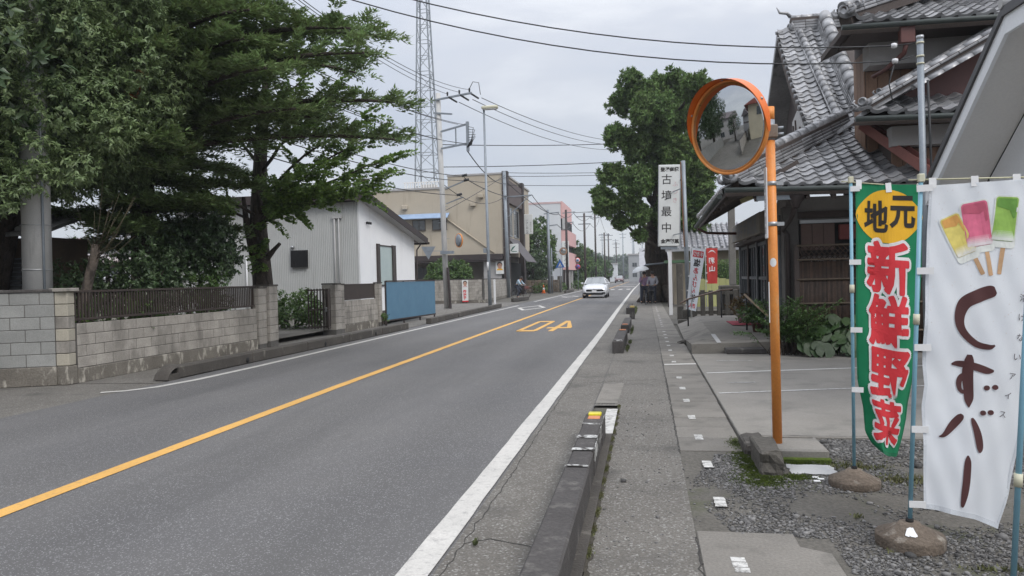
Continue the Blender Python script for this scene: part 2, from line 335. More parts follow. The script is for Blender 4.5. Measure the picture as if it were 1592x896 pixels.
def column_text(name, s, M, size, m, parent, pitch=None, **k):   # characters one under the other
    pitch = pitch or size * 1.05; mb = MB(); mir = -1 if k.get('mirror') else 1; sx = k.get('sx', 1.0)
    for i, ch in enumerate(s):
        if ch == ' ': continue
        V, F = textmesh(ch, size, k.get('offset', 0.0)); y0 = ((len(s) - 1) / 2 - i) * pitch
        mb.add([M @ Vector((v[0] * mir * sx, v[1] + y0, 0)) for v in V], [f[::-1] if mir < 0 else f for f in F])
    return mb.build(name, m, parent)
def copies(o, parent=None):
    c = o.copy(); COL.objects.link(c); c.parent = parent; WM[c.name] = WM.get(o.name, Matrix()).copy()
    for ch in list(o.children): copies(ch, c)
    return c

# ------------------------------------------------------------------ foliage helpers
def unit(a): return a / np.maximum(np.linalg.norm(a, axis=1, keepdims=True), 1e-6)
def leaf_arrays(P, D, Nn, Ln, Wd, fold=.25, base=.35):
    D = unit(D); Sx = unit(np.cross(D, Nn)); Nn = np.cross(Sx, D); Ln = Ln[:, None]; Wd = Wd[:, None]
    mid = P + D * Ln * base
    V = np.stack([P, mid + Sx * Wd / 2 + Nn * Wd * fold, P + D * Ln, mid - Sx * Wd / 2 + Nn * Wd * fold], 1).reshape(-1, 3)
    k = np.arange(len(P))[:, None] * 4; F = np.concatenate([k + [[0, 1, 2]], k + [[0, 2, 3]]], 1).reshape(-1, 3); return V, F
def rand_dirs(n): return unit(rng.normal(size=(n, 3)))
class Fol:
    def __init__(s): s.V = []; s.F = []; s.n = 0
    def add(s, P, D, Nn, Ln, Wd, **k):
        if len(P) == 0: return
        V, F = leaf_arrays(P, D, Nn, Ln, Wd, **k); s.V.append(V); s.F.append(F + s.n); s.n += len(V)
    def build(s, name, m, parent, **k): return obj(name, npmesh(name, np.concatenate(s.V), np.concatenate(s.F)), m, parent, **k)
def clump_leaves(fol, lobes, per, ln, wd, droop=.3, nleaf=10, shell=(.55, 1.0), spread=.9, jit=.0):
    """rosettes of leaves over the shells of lobes (x,y,z,rx,ry,rz)"""
    for (cx, cy, cz, rx, ry, rz) in lobes:
        n = int(per * (rx * ry + ry * rz + rx * rz) / 3 + 3)
        d = rand_dirs(n); rr = rng.uniform(shell[0], shell[1], (n, 1)) ** .5
        c = np.array([cx, cy, cz]) + d * rr * np.array([rx, ry, rz]); ax = unit(d * .8 + rand_dirs(n) * .5 + np.array([0, 0, .1]))
        P = np.repeat(c, nleaf, 0); A = np.repeat(ax, nleaf, 0); rd = rand_dirs(len(P)); rad = unit(rd - A * (rd * A).sum(1, keepdims=True))
        D = unit(A * rng.uniform(.1, .8, (len(P), 1)) + rad * spread + np.array([0, 0, -droop])); 
        P = P + A * rng.uniform(-.08, .08, (len(P), 1)) * 1.0 + rng.normal(size=P.shape) * jit
        Nn = unit(A + np.array([0, 0, .7]) + rand_dirs(len(P)) * .35)
        fol.add(P, D, Nn, ln * rng.uniform(.65, 1.2, len(P)), wd * rng.uniform(.7, 1.2, len(P)))
def crown_lobes(c, r, n, lr, seed=0, flat=1.0, zmin=-.9):
    g = np.random.default_rng(seed); L_ = []
    for i in range(n):
        z = zmin + (1 - zmin) * (i + .5) / n; a = i * 2.39996 + g.uniform(-.4, .4); q = math.sqrt(max(0, 1 - z * z)); k = g.uniform(.62, .92)
        s = lr * g.uniform(.75, 1.3); L_.append((c[0] + r[0] * q * math.cos(a) * k, c[1] + r[1] * q * math.sin(a) * k, c[2] + r[2] * z * k, s, s, s * flat))
    return L_
def limb(mb, p0, p1, r0, r1, sag=0.0, n=6, k=7, seed=0, jit=.06):
    g = random.Random(seed); p0, p1 = Vector(p0), Vector(p1); pts = []; L_ = (p1 - p0).length
    for i in range(n + 1):
        t = i / n; j = 0 if i in (0,) else jit * L_; pts.append(p0.lerp(p1, t) + Vector((g.uniform(-j, j), g.uniform(-j, j), -sag * 4 * t * (1 - t) + g.uniform(-j, j) * .5)))
    mb.tube(pts, [r0 + (r1 - r0) * i / n for i in range(n + 1)], k, wob=.25); return pts

# ================================================================== THE SETTING
sheet('ground', [(-1500, -600), (1500, -600), (1500, 2500), (-1500, 2500)], -.02, soil)
sheet('road', [(-7.55, -25), (-.62, -25), (-.62, 420), (-7.55, 420)], 0.0, asphalt)
AD = Vector((-.917, -.398, 0)); AN = Vector((-.398, .917, 0))     # the side road runs off to the left
a0 = Vector((-9.12, 10.27, 0))
def al(s, t): p = a0 + AD * s + AN * t; return (p.x, p.y)
sheet('side_road', [(-7.56, 11.2), (-8.6, 11.0), al(-.1, 0), al(60, 0), al(60, -5.6), al(2.6, -5.6), (-7.56, 3.0)], -.004, asphalt_old)
sheet('roadside_strip', [(-.63, -8), (-1.10, -8), (-1.10, 10), (-1.13, 36), (-1.15, 60), (-.63, 60)], .005, asphalt_old)
sheet('pavement', [(-.34, -8), (.25, -8), (.25, 60), (-.62, 60), (-.62, 8.6), (-.34, 8.6)], .009, asphalt_old)
sheet('shrine_ground', [(.8, 23), (30, 23), (30, 60), (.8, 60)], .002, soil)
sheet('left_pavement', [(-7.6, 10.4), (-7.6, 47), (-30, 47), (-30, 20), (-12, 10.4)], .0015, asphalt_old)
b = MB(); b.face([(-9.06, 10.3, .05), (-9.06, 30, .05), (-40, 30, .05), (-40, -2.9, .05)]); b.v = [(-9.2, 10.4, .13), (-9.2, 30, .13), (-40, 30, .13), (-40, -2.0, .13)]; struct('garden_soil', b, soil)
b = MB(); b.box(.81, 9, 6.95, 14.1, -.1, .03, .008); struct('parking_slab', b, concrete)
sheet('gravel_yard', [(.25, -6), (9, -6), (9, 6.94), (.81, 6.94), (.81, 6.4), (.25, 6.4)], .006, soil)
b = MB(); b.box(-.455, -.345, -8, 8.35, -.05, .022, .004); struct('kerb_footing', b, conc_kerb)
b = MB(); b.box(-.46, -.34, 7.0, 8.3, .02, .0245); struct('footing_paint', b, mat('worn_kerb_paint', (.56, .55, .52), (.48, .47, .445), 3, .8, 60, .15, .3, wear=((.12, .11, .1), 14, .50, .64, .9)))

# gutter with its lids
gut = MB(); gut.box(.252, .798, -6, 46, -.2, -.005); gut = struct('gutter', gut, conc_dark)
lid = MB().box(-.268, .268, .006, .494, -.05, .016, .006).mesh('gutter_lid'); lid.materials.append(conc_lid)
y = 2.9
while y < 22:
    if not (4.35 < y < 6.2): obj('gutter_lid', lid, None, gut, loc=(.524 + random.uniform(-.004, .004), y, random.uniform(-.003, .002)))
    y += .5
b = MB(); b.box(.256, .792, 22, 46, -.05, .014); b.build('far_lid_strip', conc_lid, gut)
for i in range(34):
    yy = 3.92 + i * 1.0 + random.uniform(-.03, .03)
    if i > 1 and i % 9 == 8: continue
    m_ = MB(); z = .0185 if yy < 21 else .0175; z = .026 if 4.3 < yy < 6.2 else z
    for k in range(3): m_.face([(.404 + random.uniform(-.004, .004), yy - .105 + k * .07, z), (.478 + random.uniform(-.004, .004), yy - .105 + k * .07, z), (.478 + random.uniform(-.005, .003), yy - .042 + k * .07, z), (.404 + random.uniform(-.003, .005), yy - .042 + k * .07, z)])
    m_.build('lid_mark', mat('lid_paint', (.60, .59, .56), (.52, .51, .485), 3, .8, 60, .15, .3, wear=((.17, .165, .155), 26, .47, .62, .9)), gut)
b = MB(); b.face([(.27, 12.45, .0185), (.79, 12.55, .0185), (.79, 12.72, .0185), (.27, 12.62, .0185)]); b.build('lid_mark', paint_white, gut)

# painted lines
def ribbon(name, pts, w, z, m, jit=0.0):
    mb = MB(); P = [Vector((x, y, z)) for x, y in pts]; Lf, Rt = [], []
    for i, p in enumerate(P):
        d = (P[min(i + 1, len(P) - 1)] - P[max(i - 1, 0)]).normalized(); n = Vector((-d.y, d.x, 0))
        Lf.append(p + n * (w / 2 + random.uniform(-jit, jit))); Rt.append(p - n * (w / 2 + random.uniform(-jit, jit)))
    for i in range(len(P) - 1): mb.face([Rt[i], Rt[i + 1], Lf[i + 1], Lf[i]])
    return mb.build(name, m, None, kind='structure')
def dens(pts, st=.35):
    o = []
    for (a, c), (d, e_) in zip(pts[:-1], pts[1:]):
        n = max(1, int(math.hypot(d - a, e_ - c) / st)); o += [(a + (d - a) * i / n, c + (e_ - c) * i / n) for i in range(n)]
    return o + [pts[-1]]
ribbon('edge_line', dens([(-1.2, -6), (-1.2, 20), (-1.27, 35), (-1.34, 60)]) + [(-1.4, 85), (-1.3, 120), (-1.2, 400)], .165, .010, paint_white, .004)
ribbon('centre_line', dens([(-4.27, 2), (-4.36, 6), (-4.44, 10), (-4.5, 20), (-4.56, 40)]) + [(-4.56, 400)], .15, .005, paint_yellow, .005)
ribbon('left_edge_line', dens([(-7.8, 9.45), (-7.52, 9.62), (-7.3, 10.0), (-7.16, 10.8), (-7.10, 12.4), (-7.07, 20), (-7.07, 41)], .3), .13, .005, paint_white, .005)
ribbon('left_edge_line', [(-7.1, 47), (-7.12, 60), (-7.1, 90), (-7.1, 400)], .14, .005, paint_white)
# cracks in the roadside strip
def crack(pts, w=.012, z=.0075, m=None):
    w *= .6
    P = dens(pts, .05); Q = [(x + .02 * mnoise.noise(Vector((x * 9, y * 9, 0))) + .012 * mnoise.noise(Vector((x * 40, y * 40, 3))), y + .02 * mnoise.noise(Vector((y * 8, x * 9, 5)))) for x, y in P]
    ribbon('road_crack', Q, w, z, m or mat('crack_dirt', (.045, .042, .038), None, 20, .95), w * .35)
crack([(-1.06, 3.35), (-1.04, 5.4), (-1.07, 8.6), (-1.08, 12)], .010)
crack([(-1.06, 4.05), (-.92, 4.15), (-.66, 4.05)], .012); crack([(-1.1, 10.4), (-.64, 10.5)], .018); crack([(-.64, 10.55), (.2, 10.8)], .016, .011); crack([(-1.1, 12.9), (-.64, 12.8)], .014)
crack([(-.62, 8.7), (-.4, 8.72), (-.36, 10.4)], .014, .011); crack([(-.335, 3), (-.33, 8.5)], .05, .0105, mat('gap_dirt', (.045, .04, .03), (.07, .06, .045), 20, .95, 120, .5, .6)); crack([(.247, 6.3), (.245, 14)], .014, .011); crack([(.246, 2.5), (.246, 4.3)], .014, .011)
sheet('tarmac_patch', [(-.62, 8.75), (-.36, 8.75), (-.33, 10.4), (-.6, 10.4)], .0125, conc_lid)
# speed limit figures, upside down from here
b = MB(); Z = .006
def q4(x0, y0, x1, y1, x2, y2, x3, y3): b.face([(x0, y0, Z), (x1, y1, Z), (x2, y2, Z), (x3, y3, Z)])
y0, y1 = 20.7, 25.6
q4(-3.74, y0, -3.12, y0, -3.22, y0 + .55, -3.64, y0 + .55); q4(-3.64, y1 - .55, -3.22, y1 - .55, -3.12, y1, -3.74, y1)
q4(-3.80, y0 + .1, -3.74, y0, -3.64, y0 + .55, -3.64, y0 + .56); q4(-3.82, y0 + .35, -3.64, y0 + .55, -3.64, y1 - .55, -3.82, y1 - .35); q4(-3.22, y0 + .55, -3.04, y0 + .35, -3.04, y1 - .35, -3.22, y1 - .55)
q4(-3.82, y0 + .35, -3.74, y0, -3.66, y0 + .2, -3.64, y0 + .55); q4(-3.12, y0, -3.04, y0 + .35, -3.22, y0 + .55, -3.22, y0 + .5); q4(-3.82, y1 - .35, -3.64, y1 - .55, -3.68, y1 - .3, -3.74, y1); q4(-3.22, y1 - .55, -3.04, y1 - .35, -3.12, y1, -3.2, y1 - .4)
q4(-2.60, y0, -2.40, y0, -2.40, y1, -2.60, y1)                                    # upright of the 4
q4(-2.86, y0 + 1.15, -2.60, y0 + 1.15, -2.60, y0 + 1.65, -2.86, y0 + 1.65); q4(-2.40, y0 + 1.15, -1.92, y0 + 1.15, -1.92, y0 + 1.65, -2.40, y0 + 1.65)
q4(-2.12, y0 + 1.65, -1.92, y0 + 1.65, -2.40, y1, -2.40, y1 - .9)
b.v = [(-2.97 + (x + 2.87) * .78 + .0, y, z) for x, y, z in b.v]; b.build('speed_figures', paint_yellow, None, kind='structure')
for (cx, cy, hw, hl) in ((-5.8, 37.5, .75, 3.0), (-5.9, 58, .75, 2.6)):
    b = MB(); o_ = [(cx, cy - hl), (cx + hw, cy), (cx, cy + hl), (cx - hw, cy)]; w_ = .17; i_ = [(cx, cy - hl + w_ * 4.4), (cx + hw - w_ * 1.2, cy), (cx, cy + hl - w_ * 4.4), (cx - hw + w_ * 1.2, cy)]
    for k in range(4): b.face([(*o_[k], .006), (*o_[(k + 1) % 4], .006), (*i_[(k + 1) % 4], .006), (*i_[k], .006)])
    b.build('lozenge_mark', paint_white, None, kind='structure')
b = MB()
for x in (-6.5, -5.6, -4.7, -3.8, -2.9, -2.0): b.face([(x - .22, 84, .007), (x + .22, 84, .007), (x + .22, 88, .007), (x - .22, 88, .007)])
for yy in (108, 128): b.face([(-4.3, yy, .007), (-1.6, yy, .007), (-1.6, yy + 3, .007), (-4.3, yy + 3, .007)])
b.build('crossing_stripes', paint_white, None, kind='structure')
# lines on the parking slab
ribbon('parking_line', dens([(.86, 11.32), (2.98, 11.86), (4.8, 12.3)], .2), .065, .0345, mat('slab_paint', (.66, .65, .62), (.58, .57, .55), 3, .8, 60, .1, wear=((.22, .215, .2), 20, .56, .72, .8)), .008)
ribbon('parking_line', dens([(.86, 9.40), (2.47, 9.82), (4.8, 10.4)], .2), .055, .0345, mat('worn_paint', (.56, .55, .53), None, 3, .8, 60, .1, wear=((.22, .215, .2), 24, .50, .66, .9)), .008)
ribbon('parking_mark', dens([(1.15, 12.9), (1.75, 12.95)], .1), .11, .0345, mat('very_worn_paint', (.40, .39, .37), None, 3, .8, 60, .1, wear=((.22, .215, .2), 14, .42, .55, 1)), .02)
ribbon('parking_mark', dens([(1.05, 10.3), (1.42, 10.35)], .1), .07, .0345, MATS['very_worn_paint'], .02)
crack([(.83, 6.97), (9, 6.97)], .012, .033)

# kerbs on the left, with drain holes
def kerb(name, label, x, ya, yb, h=.2, holes=(), rnd=False, xb=None):
    xb = x if xb is None else xb; t = thing(name, ((x + xb) / 2, ya, 0), label, 'kerb'); n = max(1, int((yb - ya) / 2.0)); 
    for i in range(n):
        u0_, u1_ = i / n, (i + 1) / n; p = Vector((x + (xb - x) * u0_, ya + (yb - ya) * u0_ + .006, h / 2)); q = Vector((x + (xb - x) * u1_, ya + (yb - ya) * u1_ - .006, h / 2))
        MB().bar(p, q, .20, h, c=.018).build('kerb_stone', conc_kerb, t)
    if rnd:
        m_ = MB(); M = Matrix.Translation((x, ya, 0)) @ Matrix.Rotation(R(90), 4, 'Y')
        m_.grid(lambda u, v: (x - .13 + .26 * u, ya - .30 + .30 * v + 0.0, .02 + (h + .03) * math.sin(R(90) * min(1, v * 1.15)) ** .6 * (1 - .25 * (2 * u - 1) ** 4)), 8, 8); m_.box(x - .12, x + .12, ya - .26, ya + .02, 0, .1); m_.build('kerb_end', conc_kerb, t)
    for hy in holes:
        M = Matrix.Translation((x + (xb - x) * (hy - ya) / (yb - ya) + .104, hy, .075)) @ Matrix.Rotation(R(90), 4, 'Y'); MB().lathe([(.0, -.002), (.055, -.002), (.055, .002), (0, .002)], 12, M).build('drain_hole', dark_void, t)
    return t
kerb('roadside_kerb', 'long low concrete kerb with round drain holes in front of the slatted garden wall', -7.66, 10.9, 22.4, .2, (13.0, 16.4, 19.6), True, -7.50)
kerb('roadside_kerb', 'low concrete kerb beside the blue panel, leading up to the lamp post', -7.5, 24.9, 39.0, .2, (29,), False, -7.75)
kerb('roadside_kerb', 'short dark kerb at the mouth of the lane past the grey block wall', -8.6, 47.5, 52, .25, (), False, -8.3)
kerb('roadside_kerb', 'low kerb in front of the orange traffic cone', -7.8, 72, 80, .25)

# ================================================================== WALLS AND FENCES ON THE LEFT
def block_wall(name, label, p0, p1, rows, m, z0=.18, L_=.4, H_=.19, th=.12, plinth=True, parts=True, parent=None, cap=None, off=0.5, pm=None):
    p0 = Vector((*p0, 0)); p1 = Vector((*p1, 0)); d = (p1 - p0); ln = d.length; d.normalize(); n = Vector((d.y, -d.x, 0))
    t = parent or thing(name, ((p0 + p1) / 2)[:], label, 'wall'); Fm = frame(p0, d, -n, (0, 0, 1)); top = z0 + rows * H_
    MB().box(0, ln, -th / 2 + .008, th / 2 - .008, 0, top - .004, 0, Fm).build('mortar_core', mortar, t)
    if plinth: MB().box(-.01, ln + .01, -th / 2 - .012, th / 2 + .012, 0, z0 - .006, .008, Fm).build('plinth', pm or plinth_m, t)
    cache = {}; stuff = MB()
    for r in range(rows):
        x = -(off * L_ if r % 2 else 0)
        while x < ln - .01:
            xa, xb = max(0, x) + .005, min(ln, x + L_) - .005; x += L_
            if xb - xa < .03: continue
            w_ = round(xb - xa, 3); j = random.uniform(-.0025, .0025)
            if parts:
                if w_ not in cache: cache[w_] = MB().box(0, w_, -th / 2, th / 2, .004, H_ - .004, .006).mesh('block'); cache[w_].materials.append(m)
                obj('block', cache[w_], None, t, M=Fm @ Matrix.Translation((xa, j, z0 + r * H_)))
            else: stuff.box(xa, xb, -th / 2 + j, th / 2 + j, z0 + r * H_ + .004, z0 + (r + 1) * H_ - .004, .006, Fm)
    if not parts: stuff.build('block_courses', m, t, kind='stuff')
    if cap: MB().box(-.02, ln + .02, -th / 2 - .02, th / 2 + .02, top, top + cap, .008, Fm).build('coping', conc_dark, t)
    return t
def al3(s, t=0): p = a0 + AD * s + AN * t; return (p.x, p.y)
w1 = block_wall('block_wall', 'tall grey concrete block wall at far left, below the fat concrete pole', al3(.09), al3(3.2), 6, block_dark, .30, .42, .195, .13, cap=.05)
MB().box(0, 12, -.065, .065, 0, 1.47, 0, frame(Vector((*al3(3.2), 0)), AD, -AN, (0, 0, 1))).build('far_wall_run', block_dark, w1)
# cream quoin column where the two walls meet
q = thing('wall_pillar', (-9.1, 10.3, 0), 'cream and grey block pillar at the corner between the tall wall and the slatted wall', 'pillar')
for r in range(6): MB().box(-.10, .10, -.10, .10, .004, .191, .008).build('block', block_cream if r % 2 == 0 or r > 3 else block_grey, q).matrix_basis = Matrix.Translation((-9.1, 10.3, .30 + r * .195)) @ Matrix.Rotation(math.atan2(AD.y, AD.x) * .5, 4, 'Z')
for o_ in q.children: o_.matrix_parent_inverse = WM[q.name].inverted()
MB().box(-9.21, -8.99, 10.19, 10.41, 0, .295, .01).build('plinth', plinth_m, q); MB().box(-9.25, -8.95, 10.15, 10.45, 1.472, 1.53, .01).build('cap_block', block_grey, q)
wx = -9.05
w2 = block_wall('block_wall', 'long low grey block wall with stained foot, carrying the brown slatted railing', (wx, 10.42), (wx, 15.98), 4, block_grey, .24, .4, .18)
def slat_fence(label, x, ya, yb, za, zb, n, sw=.03):
    t = thing('slat_railing', (x, (ya + yb) / 2, za), label, 'railing')
    for z in (za + .02, zb - .02): MB().box(x - .025, x + .025, ya, yb, z - .02, z + .02, .004).build('rail', brown_metal, t)
    me = MB().box(-.010, .010, -sw / 2, sw / 2, za + .04, zb - .04).mesh('slat'); me.materials.append(brown_metal)
    for i in range(n): obj('slat', me, None, t, loc=(x, ya + (i + .5) * (yb - ya) / n, 0))
    for i in range(4): yy = ya + .1 + (yb - ya - .2) * i / 3; MB().box(x - .018, x + .018, yy - .018, yy + .018, za - .1, za).build('post_foot', brown_metal, t)
    return t
slat_fence('long brown metal railing of thin upright slats on the low wall below the trees', wx, 10.42, 15.98, 1.0, 1.49, 75)
def pillar(label, x, y, rows, w=.4, d=.2, z0=.14):
    t = thing('gate_pillar', (x, y, 0), label, 'pillar'); MB().box(x - d / 2 + .008, x + d / 2 - .008, y - w / 2 + .008, y + w / 2 - .008, 0, z0 + rows * .19 - .004).build('mortar_core', mortar, t)
    for r in range(rows): MB().box(x - d / 2, x + d / 2, y - w / 2, y + w / 2, z0 + r * .19 + .004, z0 + (r + 1) * .19 - .004, .008).build('block', block_grey, t)
    MB().box(x - d / 2 - .015, x + d / 2 + .015, y - w / 2 - .015, y + w / 2 + .015, z0 + rows * .19, z0 + rows * .19 + .04, .008).build('cap_block', conc_kerb, t); return t
pillar('grey block pillar at the near side of the garden gate', -9.1, 16.62, 7, .40, .42); pillar('shorter grey block pillar ending the slatted wall', -9.05, 16.2, 7, .36, .2, .10)
pillar('grey block pillar at the far side of the garden gate', -9.1, 20.45, 7, .40, .42); pillar('narrow grey block pillar joined to the low wall past the gate', -9.05, 20.86, 7, .34, .2, .12)
pillar('narrow grey block pillar beside the blue panel', -9.0, 24.0, 7, .26, .2)
w3 = block_wall('block_wall', 'short low block wall between the gate pillar and the blue panel', (-9.05, 21.06), (-9.02, 23.85), 4, block_grey, .24, .4, .18)
t = thing('fence_panel', (-9.03, 22.4, .98), 'small dark brown fence panel on the short wall past the gate', 'fence')
for z in (1.0, 1.45): MB().box(-9.055, -9.015, 21.1, 23.8, z - .02, z + .02).build('rail', brown_metal, t)
me = MB().box(-.006, .006, -.026, .026, 1.02, 1.43).mesh('slat'); me.materials.append(brown_metal)
for i in range(48): obj('slat', me, None, t, loc=(-9.035, 21.13 + i * .0557, 0))
# iron gate leaf standing ajar
t = thing('garden_gate', (-9.0, 20.2, .15), 'narrow dark brown metal garden gate standing open at its pillar', 'gate')
for k, (dx, dy) in enumerate(((-.05, -.1), (.35, -.75))):
    p = Vector((-9.05, 20.22, 0)); d = Vector((dx - .1, dy, 0)).normalized()
    for z in (.25, .75, 1.32): MB().bar(p + Vector((0, 0, z)), p + d * .62 + Vector((0, 0, z)), .03, .04).build('rail', brown_metal, t)
    for i in range(8): pp = p + d * (.02 + i * .085); MB().bar(pp + Vector((0, 0, .2)), pp + Vector((0, 0, 1.36)), .028, .028).build('bar', brown_metal, t)
MB().box(-9.0, -8.96, 19.75, 19.82, .7, .82, .005).build('latch', alu, t)
# blue panel
t = thing('blue_fence_panel', (-8.6, 26.5, .15), 'big plain blue sheet panel in a dark frame between block wall and utility pole', 'panel')
p, q_ = Vector((-8.80, 24.3, 0)), Vector((-8.42, 28.9, 0))
for i in range(3):
    a, c = p.lerp(q_, i / 3), p.lerp(q_, (i + 1) / 3); MB().bar(a + Vector((0, 0, .83)) , c + Vector((0, 0, .83)), .02, 1.34).build('panel_sheet', blue_panel, t)
for z in (.17, 1.53): MB().bar(p + Vector((0, 0, z)), q_ + Vector((0, 0, z)), .05, .05).build('rail', brown_dark, t)
for u in (0, 1 / 3, 2 / 3, 1): a = p.lerp(q_, u) + Vector((-.035, 0, 0)); MB().bar(a + Vector((0, 0, .0)), a + Vector((0, 0, 1.55)), .05, .05).build('post', brown_dark, t)
# the far block wall
w4 = block_wall('block_wall', 'grey block wall beyond the blue panel, with the campaign poster on it', (-15.9, 46.2), (-10.5, 47.0), 7, block_grey, .2, .4, .19, .14, parts=False, cap=.05)
block_wall('block_wall', 'grey block wall running back along the lane beside the lamp post', (-10.42, 47.1), (-11.6, 63), 7, block_grey, .2, .4, .19, .14, parts=False, parent=None, cap=.05)
def poster(label, M, w, h, face_c, tie, lines, wear=ink_red):
    t = thing('campaign_poster', M.translation[:], label, 'poster'); pl = lambda z, poly, name, m: MB().add([M @ Vector((x, y, z)) for x, y in poly], [tuple(range(len(poly)))]).build(name, m, t)
    MB().box(-w / 2, w / 2, -h / 2, h / 2, -.012, 0, 0, M).build('board', sign_white, t)
    el = lambda cx, cy, rx, ry, n=18: [(cx + rx * math.cos(2 * math.pi * k / n), cy + ry * math.sin(2 * math.pi * k / n)) for k in range(n)]
    cy = h / 2 - w * .62
    pl(.002, [(-w * .46, cy - w * .45), (w * .46, cy - w * .45), (w * .46, h / 2 - w * .06), (-w * .46, h / 2 - w * .06)], 'photo_ground', sign_white)
    pl(.004, el(0, cy + w * .16, w * .33, w * .34), 'printed_hair', hair_m); pl(.006, el(0, cy, w * .28, w * .36), 'printed_face', skin_m); pl(.005, [(-w * .42, cy - w * .52), (w * .42, cy - w * .52), (w * .25, cy - w * .30), (-w * .25, cy - w * .30)], 'printed_collar', tie)
    for sx in (-1, 1): pl(.008, el(sx * w * .11, cy + w * .06, w * .045, w * .018, 8), 'printed_eye', hair_m)
    pl(.008, el(0, cy - w * .16, w * .09, w * .02, 8), 'printed_mouth', ink_red)
    if lines:
        column_text('lettering', lines, M @ Matrix.Translation((-w * .08, -h * .17, .004)), h * .155, wear, t, h * .145, offset=.012, sx=.9); pl(.003, [(-w / 2, -h / 2), (w / 2, -h / 2), (w / 2, -h / 2 + h * .06), (-w / 2, -h / 2 + h * .06)], 'red_band', ink_red)
    return t
d = (Vector((-10.5, 47.0, 0)) - Vector((-15.9, 46.2, 0))).normalized(); nrm = Vector((d.y, -d.x, 0))
pp = Vector((-11.55, 46.72, .80)) + nrm * .10
poster('tall narrow campaign poster with a dark haired face and red lettering on the grey wall', frame(pp, d, (0, 0, 1), nrm), .40, 1.42, skin_m, ink_pink, '行淳子')
poster('small campaign poster with a face in a pale jacket on the beige shop', frame(Vector((-12.62, 63.85, 2.55)), (1, 0, 0), (0, 0, 1), (0, -1, 0)), .72, 1.15, skin_m, ink_yellow, '')

# ================================================================== UTILITY POLES, LAMP, TOWER
def upole(label, base, top, r0_, r1_, group=None, m=conc_pole, bands=True, cat='utility pole', name='utility_pole'):
    t = thing(name, base, label, cat, group); MB().tube([base, Vector(base).lerp(Vector(top), .5), top], [r0_, (r0_ + r1_) / 2, r1_], 16).build('shaft', m, t)
    if bands:
        for k in range(9):
            p_ = Vector(base).lerp(Vector(top), .25 + k * .075); s_ = 1 if k % 2 else -1; MB().tube([p_ + Vector((s_ * r1_ * .8, 0, 0)), p_ + Vector((s_ * (r1_ + .16), 0, 0))], .012, 6).build('step_bolt', steel_grey, t)
    return t
t = upole('fat grey concrete utility pole rising behind the tall left wall into the oak', (-10.38, 11.15, 0), (-10.28, 11.15, 12.5), .232, .19, bands=False)
for z in (1.85, 2.62): MB().lathe([(.2345, z), (.237, z), (.237, z + .012), (.2345, z + .012)], 20, Matrix.Translation((-10.37, 11.15, 0))).build('steel_band', alu, t)
MB().tube([(-10.16, 11.06, .3), (-10.13, 11.06, 5.5)], .022, 8).build('cable_guard', steel_grey, t)
UP = upole('grey concrete utility pole with crossarms and a small mirror, beside the blue panel', (-10.55, 38.5, 0), (-10.75, 38.5, 11.55), .155, .125)
def part_bar(t, p, q_, w, h, m, name, **k): return MB().bar(p, q_, w, h, **k).build(name, m, t)
part_bar(UP, (-11.1, 38.4, 11.15), (-8.8, 38.1, 11.35), .09, .09, steel_grey, 'crossarm'); part_bar(UP, (-11.0, 38.4, 10.5), (-9.95, 38.3, 10.35), .08, .08, steel_grey, 'crossarm')
part_bar(UP, (-10.6, 38.3, 9.45), (-9.0, 38.1, 9.75), .07, .09, steel_grey, 'crossarm'); part_bar(UP, (-10.6, 38.3, 8.55), (-9.0, 38.1, 8.72), .07, .09, steel_grey, 'crossarm'); part_bar(UP, (-9.75, 38.2, 8.65), (-9.75, 38.2, 9.6), .06, .06, steel_grey, 'arm_strut')
part_bar(UP, (-9.08, 38.1, 8.3), (-9.08, 38.1, 9.85), .16, .14, steel_grey, 'junction_case'); part_bar(UP, (-10.4, 38.3, 6.4), (-9.3, 38.1, 6.75), .06, .06, steel_grey, 'crossarm'); part_bar(UP, (-10.4, 38.3, 5.6), (-9.4, 38.1, 5.9), .05, .05, steel_grey, 'crossarm')
for (x, z) in ((-10.15, 11.3), (-9.5, 11.36), (-8.95, 11.42)):
    MB().lathe([(.02, 0), (.05, .03), (.035, .07), (.06, .1), (.04, .14), (.06, .17), (.02, .22)], 10, Matrix.Translation((x, 38.2, z))).build('insulator', black_m, UP)
    MB().tube([(x + .1, 38.1, z - .1), (x + .32, 38.9, z - .18)], .05, 8).build('strain_insulator', black_m, UP)
MB().tube([(-8.95, 38.2, 11.6), (-8.75, 38.2, 11.95), (-8.45, 38.25, 11.9), (-8.4, 38.4, 11.3)], .02, 6).build('jumper', wire_m, UP)
rr = random.Random(3)
for k in range(7): MB().tube([(-9.1, 38.05, 9.6 - k * .15), (-8.7 + rr.uniform(-.1, .15), 38.0, 9.5 - k * .12), (-8.85, 38.0, 8.9 - k * .05), (-9.1, 38.0, 8.5)], .018, 5).build('cable_loop', wire_m, UP)
for (z, x) in ((7.0, -9.3), (6.75, -9.2), (6.0, -9.6)): MB().tube([(x - .12, 38.0, z), (x + .15, 38.0, z + .05)], .07, 8).build('closure', black_m, UP)
part_bar(UP, (-10.75, 38.25, 3.0), (-10.0, 38.1, 3.0), .14, .16, steel_grey, 'mirror_bracket')
